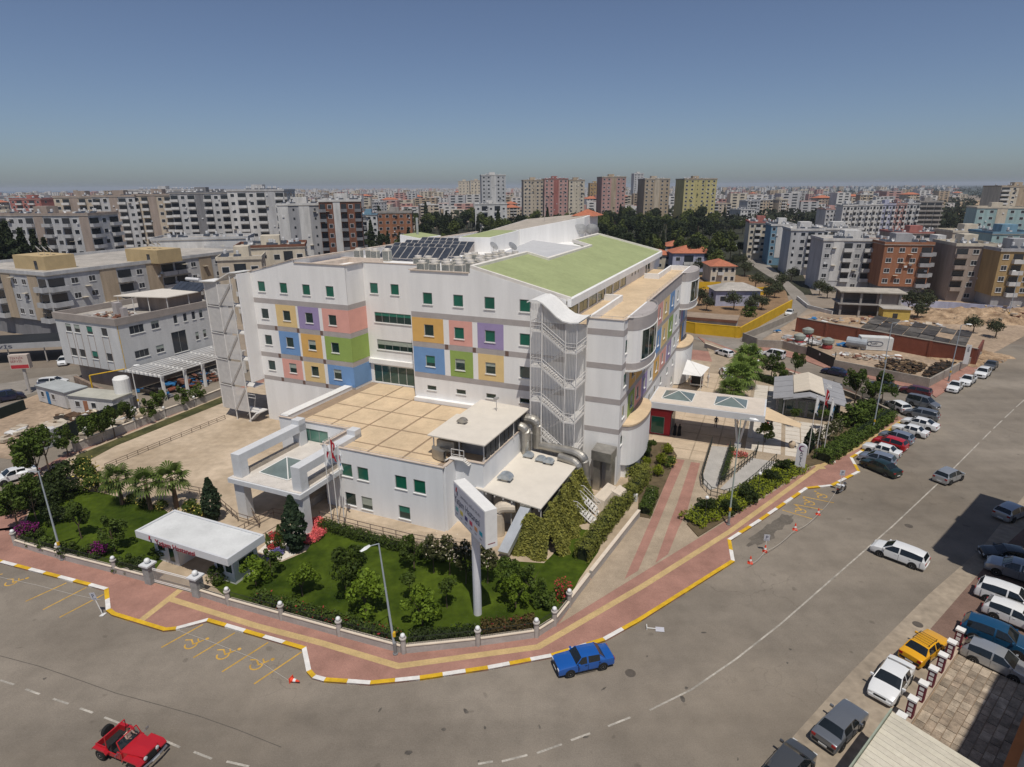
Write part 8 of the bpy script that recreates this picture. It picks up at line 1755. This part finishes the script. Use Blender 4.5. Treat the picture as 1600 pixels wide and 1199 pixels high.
g = MB(M); g.box(0,0,0,L_,6,2.6); part('wall', g, colour('white'), lg); g = MB(M); g.box(-.3,-.3,2.6,L_+.3,6.3,2.9); part('roof', g, mat('felt_brown',(.30,.23,.17),.9,.2,.5,fine=.3), lg); g = MB(M); g.box(-.3,-.34,2.3,L_+.3,-.3,2.92); part('fascia', g, colour('brown'), lg)
g = MB(); g.sheet([tuple(G(*p)[:2]) for p in [(1040,535),(1085,527),(1155,530),(1182,512),(1236,484),(1240,470),(1222,445),(1190,425),(1165,408),(1158,395),(1180,395),(1200,412),(1222,432),(1255,458),(1268,478),(1240,500),(1190,530),(1180,545),(1150,549),(1085,530)]], .006); struct('road', g, mat('pale_asphalt',(.25,.225,.195),.95,.15,.1,fine=.3))
plainwall('street_wall', 'low white street wall in front of the grey blocks on the right', [(1245,468),(1262,482),(1300,492)], 1.0, colour('white')); plainwall('street_wall', 'grey street wall below the right-hand blocks', [(1400,478),(1480,482),(1600,492)], 1.8, colour('lilac'))
# ---- left side: building site huts, fence, tank, pergola
g = MB(); g.sheet([tuple(G(*p)[:2]) for p in [(-60,690),(0,716),(33,720),(97,692),(190,654),(215,640),(150,622),(100,640),(62,615),(0,640),(-60,655)]], .012); struct('building_plot', g, M_dirt)
g = MB(); g.sheet([tuple(G(*p)[:2]) for p in [(-80,625),(0,600),(60,590),(120,585),(160,610),(180,640),(150,625),(110,612),(60,612),(0,630),(-80,650)]], .014); struct('side_road', g, MATS['pale_asphalt'])
def cabin(M, w, d, h, label, roofc, wallc, door=None):
    t = thing('site_cabin', label, 'cabin', M); g = MB(M); g.box(0,0,.15,w,d,h); part('wall', g, wallc, t); g = MB(M); g.box(-.12,-.12,h,w+.12,d+.12,h+.16); part('roof', g, roofc, t); g = MB(M); g.box(-.14,-.14,h-.1,w+.14,-.12,h+.18); part('roof_edge', g, colour('dgrey'), t)
    for x in (1.2,4.3): window(t, M, x, 1.1, 1.0, 1.0, glass=G_win, frame=M_fw, sill=False)
    g = MB(M); g.box(2.8,-.05,.2,3.6,-.0,2.2); part('door', g, door or blu, t)
gs = mat('cabin_roof', (.36,.38,.38), .8, .15, .5)
a, b_ = G(62,628), G(105,640); M = FR(a, math.atan2(b_.y-a.y,b_.x-a.x)); cabin(M, 8.2, 3.4, 2.7, 'white site cabin with blue door and grey roof on the left', gs, colour('white'))
a, b_ = G(118,652), G(160,662); M = FR(G(112,645), math.atan2(b_.y-a.y,b_.x-a.x)+R(10)); cabin(M, 8.5, 3.6, 2.7, 'site cabin with pale roof and rusty end wall on the left', mat('cabin_roof_pale',(.42,.41,.35),.8,.15,.5), colour('white'), colour('orange'))
dfn = thing('site_fence', 'dark green sheet fence of the left building plot', 'fence', G(97,692)); P_ = [G(97,692),G(143,672),G(192,652)]
for a, b_ in zip(P_,P_[1:]):
    n = 4
    for k in range(n): p, q = a.lerp(b_,k/n), a.lerp(b_,(k+1)/n-.004); g = MB(); d = (q-p); M = FR(p, math.atan2(d.y,d.x)); g.M = M; g.box(0,-.03,.05,d.length,.03,2.3); part('sheet', g, mat('dark_green_sheet',(.012,.022,.018),.7,.15,1.), dfn)
cfn = thing('corrugated_fence', 'white corrugated metal fence at the end of the left street', 'fence', G(60,708)); P_ = [G(33,720),G(97,692)]; n = 16
for k in range(n): p, q = P_[0].lerp(P_[1],k/n), P_[0].lerp(P_[1],(k+1)/n-.006); d = q-p; g = MB(FR(p, math.atan2(d.y,d.x))); g.box(0,-.04 if k % 2 else 0,.05,d.length,.02 if k % 2 else .06,2.4); part('sheet', g, mat('corrugated_white',(.48,.49,.50),.6,.12,1.), cfn)
tk = thing('water_tower', 'tall white cylindrical tank on legs beside the office block', 'tank', G(199,640)); p = G(199,640); g = MB(FR(p)); g.lathe((0,0,2.6), [(1.0,0),(1.15,.2),(1.15,2.5),(.9,2.8),(.1,2.9)], 18); part('vessel', g, M_sill, tk)
for k in range(4): g = MB(FR(p)); a = R(45+90*k); g.tube([(.9*math.cos(a),.9*math.sin(a),0),(.9*math.cos(a),.9*math.sin(a),2.8)], .09, 6); part('leg', g, M_bar, tk)
for x in (-1.6,.7): g = MB(FR(p)); g.box(x,-.6,.05,x+.9,.4,2.2); part('evaporator', g, mat('fin_grey',(.12,.12,.12),.6,.2,2.), tk)
pg = thing('white_pergola', 'white steel pergola with open beams beside the office block', 'pergola', UV(-90,66)); 
for v in (62.8,67.0,70.6,75,79.4):
    g = MB(HF); g.box(-89.6,v,0,-89.2,v+.35,3.9); part('column', g, M_sill, pg); g = MB(HF); g.box(-97.8,v,3.9,-89.0,v+.3,4.2); part('beam', g, M_sill, pg)
for k in range(9): g = MB(HF); u = -97.5+k*1.05; g.box(u,62.5,4.2,u+.16,80,4.4); part('slat', g, M_sill, pg)
g = MB(HF); g.box(-98.3,63.5,3.9,-94.5,82,4.05); part('dark_awning', g, colour('dgrey'), pg)
junk('clutter', 'dark clutter stored under the white pergola', HF @ Matrix.Translation((-97,64,.05)), 7, 16, 130, .9, [colour('dgrey'),colour('brown'),colour('concrete'),blu,M_bw,WOOD[1]], 'clutter', seed=15, smax=1.0)
yp = thing('gas_pipe', 'yellow gas pipe bridging to the white office block', 'pipe', G(148,622)); p = G(148,622); q = UV(-98.6,63.5,4.2); g = MB(); g.tube([p, p+Vector((0,0,3.9))], .12, 7); part('riser', g, M_yel, yp); g = MB(); g.tube([p+Vector((0,0,3.9)), q], .1, 7); part('span', g, M_yel, yp); g = MB(); g.tube([q, q+Vector((0,0,8))], .06, 6); part('down_pipe', g, M_yel, yp)
bb = thing('billboard', 'small red and cream advertising board on a post at the far left', 'billboard', G(47,614)); p = G(47,614); T = FR(p, R(12)); g = MB(T); g.box(-1.6,-.5,4.4,1.2,.5,6.8); part('box', g, mat('board_cream',(.52,.44,.38),.7,.1,1.), bb); g = MB(T); g.tube([(0,0,0),(0,0,4.4)], .25, 8); part('post', g, M_bar, bb)
g = MB(T); g.box(-1.5,-.515,4.5,1.1,-.502,5.1); part('red_strip', g, M_redw, bb); text(bb, 'lettering', 'TEKNİK\nSERVİS', .55, T @ Matrix.Translation((-1.4,-.51,6.1)) @ STAND, M_dkred, .004)
junk('rubble', 'pale sheets and rubble on the left building plot', FR(G(-8,700), R(25)), 20, 9, 260, .7, [colour('cream'),colour('beige'),colour('white'),colour('tan')], seed=17, smax=.9)
junk('rubble', 'timber and pallets beside the site cabins', FR(G(62,672), R(15)), 10, 6, 90, .7, WOOD+[colour('beige')], seed=18, smax=1.0)
plainwall('plot_wall', 'dark low sheeting along the left street edge', [(-60,660),(0,655),(40,640)], 1.6, MATS['dark_green_sheet']); plainwall('stone_wall', 'mottled stone garden wall below the office block', [(120,600),(165,622)], 1.5, mat('mottled_stone',(.24,.18,.14),.95,.4,1.2,fine=.4), .5)
sp = thing('shop_canopy', 'dark flat shop roof with lettered fascia at the far left', 'canopy', G(0,570)); M = FR(Vector((-118,112,0)), R(12)); g = MB(M); g.box(-8,0,3.6,33,9,4.0); part('roof', g, mat('dark_membrane',(.018,.02,.022),.7,.3,.3), sp); g = MB(M); g.box(-8,-.15,3.0,33,0,4.1); part('fascia', g, mat('fascia_grey',(.36,.36,.36),.7,.15,.6), sp)
for k in range(7): g = MB(M); g.tube([(-7+k*6.4,.3,0),(-7+k*6.4,.3,3.6)], .12, 6); part('post', g, M_bar, sp)
text(sp, 'lettering', 'OTO YIKAMA  BAKIM  SERVİS', 1.0, M @ Matrix.Translation((-4,-.17,3.2)) @ Matrix.Diagonal((1.8,1,.8,1)) @ STAND, M_ink, .01)
# ---- bottom right: stone terrace, balustrade, sheet roof, off-frame blocks that shade the street
st = tag(link('stone_terrace', None, None, Matrix.Translation((32,31,0))), kind='structure'); DS = Vector((.766,.643,0)); DN = Vector((.643,-.766,0)); o_ = G(1493,1014); TT = Matrix(((DS.x,DN.x,0,o_.x),(DS.y,DN.y,0,o_.y),(0,0,1,0),(0,0,0,1)))
stone = [mat('flag_a',(.34,.27,.20),.9,.4,1.6,fine=.5), mat('flag_b',(.40,.33,.25),.9,.4,1.6,fine=.5), mat('flag_c',(.27,.22,.165),.9,.4,1.6,fine=.5)]
g = MB(TT); g.box(-16,.3,0,0,14,.15); part('bed', g, M_joint, st)
rr = random.Random(4)
y = .35
while y < 13.5:
    hh_ = rr.uniform(.45,.8); x = -15.8
    while x < -.15:
        w = rr.uniform(.5,1.2); x1 = min(x+w,-.1); g = MB(TT); g.box(x+.02,y+.02,.15,x1-.02,y+hh_-.02,.19+rr.uniform(0,.03)); part('flagstone', g, rr.choice(stone), st); x = x1+.0
        if x1 >= -.1: break
    y += hh_
bl = thing('balustrade', 'low terrace wall with dark red patterned posts', 'balustrade', o_); M_bp = mat('post_maroon',(.14,.02,.035),.7,.1,2.)
g = MB(TT); g.box(-16,-.15,0,0,.3,.45); part('base_wall', g, mat('terrace_render',(.42,.34,.26),.9,.2,.8,fine=.3), bl); g = MB(TT); g.box(-.3,.3,0,.15,5.6,.9); part('end_wall', g, mat('terrace_block',(.27,.22,.17),.9,.3,1.,fine=.3), bl)
for k in range(7):
    x = -.1-1.95*k; g = MB(TT); g.box(x-.22,-.2,.45,x+.22,.24,1.75); po = part('post', g, M_bp, bl); g = MB(TT); g.box(x-.27,-.25,1.75,x+.27,.29,1.88); part('cap', g, M_sill, po)
    for j in range(3): g = MB(TT); g.box(x-.14,-.215,.6+.38*j,x+.14,-.2,.85+.38*j); part('white_block', g, M_sill, po); g = MB(TT); g.box(x-.235,-.1,.6+.38*j,x-.22,.16,.85+.38*j); part('white_block', g, M_sill, po)
rf = thing('sheet_roof', 'cream corrugated sheet roof at the bottom right', 'roof', TT @ Vector((-12,4,0)))
for k in range(30):
    x = -13.8-.42*k; g = MB(TT); g.add([(x,-.1,3.3),(x-.40,-.1,3.3),(x-.40,9,2.7),(x,9,2.7),(x,-.1,3.36),(x-.40,-.1,3.36),(x-.40,9,2.76),(x,9,2.76)], [(0,1,2,3),(7,6,5,4),(0,4,5,1),(2,6,7,3),(0,3,7,4),(1,5,6,2)]); part('sheet', g, mat('cream_sheet%d' % (k % 2),((.56,.52,.42),(.53,.49,.40))[k % 2],.6,.15,.5,fine=.15), rf)
for k in range(5): g = MB(TT); x = -14.0-2.8*k; g.box(x-.06,-.2,0,x+.06,-.1,3.3); part('post', g, colour('brown'), rf)
g = MB(TT); g.box(-26.4,-.22,3.0,-13.7,-.14,3.5); part('gutter', g, mat('gutter_green',(.30,.34,.27),.7,.15,1.), rf)
of = thing('orange_parapet', 'orange edged parapet roof in the bottom right corner', 'roof', G(1592,1150)); p = G(1608,1098,3.0); q = G(1560,1215,3.0); d = q-p; M = FR((p.x,p.y,0), math.atan2(d.y,d.x)); L_ = d.length
g = MB(M); g.box(-2,-.0,2.6,L_+3,.5,3.1); part('edge', g, mat('orange_edge',(.50,.17,.05),.8,.12,1.), of); g = MB(M); g.box(-2,.5,0,L_+3,1.0,3.0); part('wall', g, colour('beige'), of); g = MB(M); g.box(-2,1.0,2.7,L_+3,5,2.85); part('roof', g, MATS['cream_sheet0'], of)
for lb, x0, x1, y0, h in (('tall apartment block outside the right edge shading the street',-1.5,0,0,20),):
    a = Vector((54.2,51.0,0)); b_ = Vector((42.1,40.7,0)); d = a-b_; M = FR(b_, math.atan2(d.y,d.x)); 
    apt('apartment block just outside the right edge that shades the street', M @ Matrix.Translation((d.length,0,0)) @ Matrix.Rotation(R(180),4,'Z') @ Matrix.Translation((0,0,0)), d.length, 12, 20, 6, 'cream', 'beige', 'wbwb', 'ww', kit=0, boxes=0)
a = Vector((36.7,25.4,0)); b_ = Vector((27.4,17.5,0)); d = a-b_; M = FR(b_, math.atan2(d.y,d.x)); apt('apartment block outside the lower right corner that shades the stone terrace', M @ Matrix.Translation((d.length,0,0)) @ Matrix.Rotation(R(180),4,'Z'), d.length, 10, 20, 6, 'beige', 'cream', 'wbwb', 'ww', kit=0, boxes=0)
g = MB(TT); g.box(-2.6,-1.5,0,-1.4,-.7,.75); single('wooden_crate', g, mat('crate_wood',(.25,.14,.08),.9,.25,2.), 'brown wooden box beside the terrace posts', 'box')
# ---- cones and portable signs
def cone(px, label, lying=False):
    p = G(*px, .0); t = thing('traffic_cone', label, 'cone', p); T = FR(p, R(-20)) @ (Matrix.Translation((0,0,.18)) @ Matrix.Rotation(R(86),4,'Y') if lying else Matrix.Identity(4)); o_ = mat('cone_orange',(.72,.07,.03),.6,.08,3.)
    g = MB(T); g.box(-.22,-.22,.01,.22,.22,.05); part('base', g, o_, t); g = MB(T); g.lathe((0,0,.05), [(.17,0),(.13,.2)], 12); part('lower', g, o_, t); g = MB(T); g.lathe((0,0,.25), [(.131,0),(.095,.2)], 12); part('white_band', g, M_sill, t); g = MB(T); g.lathe((0,0,.45), [(.094,0),(.04,.28)], 12); part('tip', g, o_, t)
cone((455,1065), 'orange cone lying beside the disabled parking bays', True); cone((1172,880), 'orange cone nearest the driveway kerb'); cone((1195,862), 'orange cone below the small white sign'); cone((1242,828), 'orange cone in the middle of the rope line'); cone((1278,804), 'orange cone at the disabled bays beyond the rope')
M_rope = mat('rope', (.45,.42,.38), .9, .1, 3.)
for a, b_, l in (((1172,880),(1195,862),'slack rope between the two nearest cones'),((1195,862),(1242,828),'slack rope from the sign cone to the middle cone'),((1242,828),(1278,804),'slack rope between the middle and the far cone'),((1278,804),(1306,768),'rope from the far cone to the motorcycle')):
    p, q = G(*a,.7), G(*b_,.7); g = MB(); g.tube([p.lerp(q,k/6)-Vector((0,0,.35*math.sin(math.pi*k/6))) for k in range(7)], .018, 4); single('barrier_rope', g, M_rope, l, 'rope')
for pl, l in (([(0,902),(60,915),(110,928),(158,938)], 'thin rope lying across the left parking bays'),([(278,985),(330,1003),(400,1030),(452,1064)], 'thin rope lying across the disabled bays')):
    g = MB(); g.tube([G(*p,.03) for p in pl], .018, 4); single('ground_rope', g, M_rope, l, 'rope')
def psign(px, label, h=1.6, tilt=0, ang=R(-10), lying=False):
    p = G(*px); t = thing('parking_sign', label, 'sign', p); T = FR(p, ang) @ Matrix.Rotation(tilt,4,'Y') @ (Matrix.Rotation(R(88),4,'X') @ Matrix.Translation((0,.05,0)) if lying else Matrix.Identity(4)); g = MB(T); g.tube([(0,0,0),(0,0,h)], .035, 6); part('pole', g, M_sill, t); g = MB(T); g.box(-.2,-.2,.0,.2,.2,.05); part('foot', g, M_sill, t)
    g = MB(T); g.box(-.26,-.05,h,.26,-.03,h+.66); part('plate', g, mat('plate_grey',(.5,.5,.54),.5,.05,2.), t); text(t, 'lettering', 'P', .48, T @ Matrix.Translation((0,-.056,h+.2)) @ STAND, M_ink, .003, 'CENTER'); g = MB(T); g.box(-.2,-.056,h+.07,.2,-.051,h+.12); part('line', g, M_grink, t)
psign((161,961), 'tilted portable parking sign at the left kerb corner', 1.5, R(-14)); psign((1311,768), 'portable parking sign behind the motorcycle', 2.0); psign((1195,862), 'small portable sign standing in the rope line', 1.2); psign((1010,982), 'portable sign lying on the road beside the yellow kerb', .7, 0, R(80), True)

# ---- haze
hz = MB(); hz.box(-17000,-700,-1.0,17000,15800,64); hm = bpy.data.materials.new('haze'); hm.use_nodes = True; N = hm.node_tree.nodes; N.remove(N['Principled BSDF'])
pv = N.new('ShaderNodeVolumePrincipled'); pv.inputs['Color'].default_value = (.80,.87,.97,1); pv.inputs['Density'].default_value = .0001; pv.inputs['Anisotropy'].default_value = .1
hm.node_tree.links.new(pv.outputs[0], N['Material Output'].inputs['Volume'])
tag(link('haze', hz.mesh('haze', hm)), 'thin pale haze over the whole town', 'haze', kind='stuff')
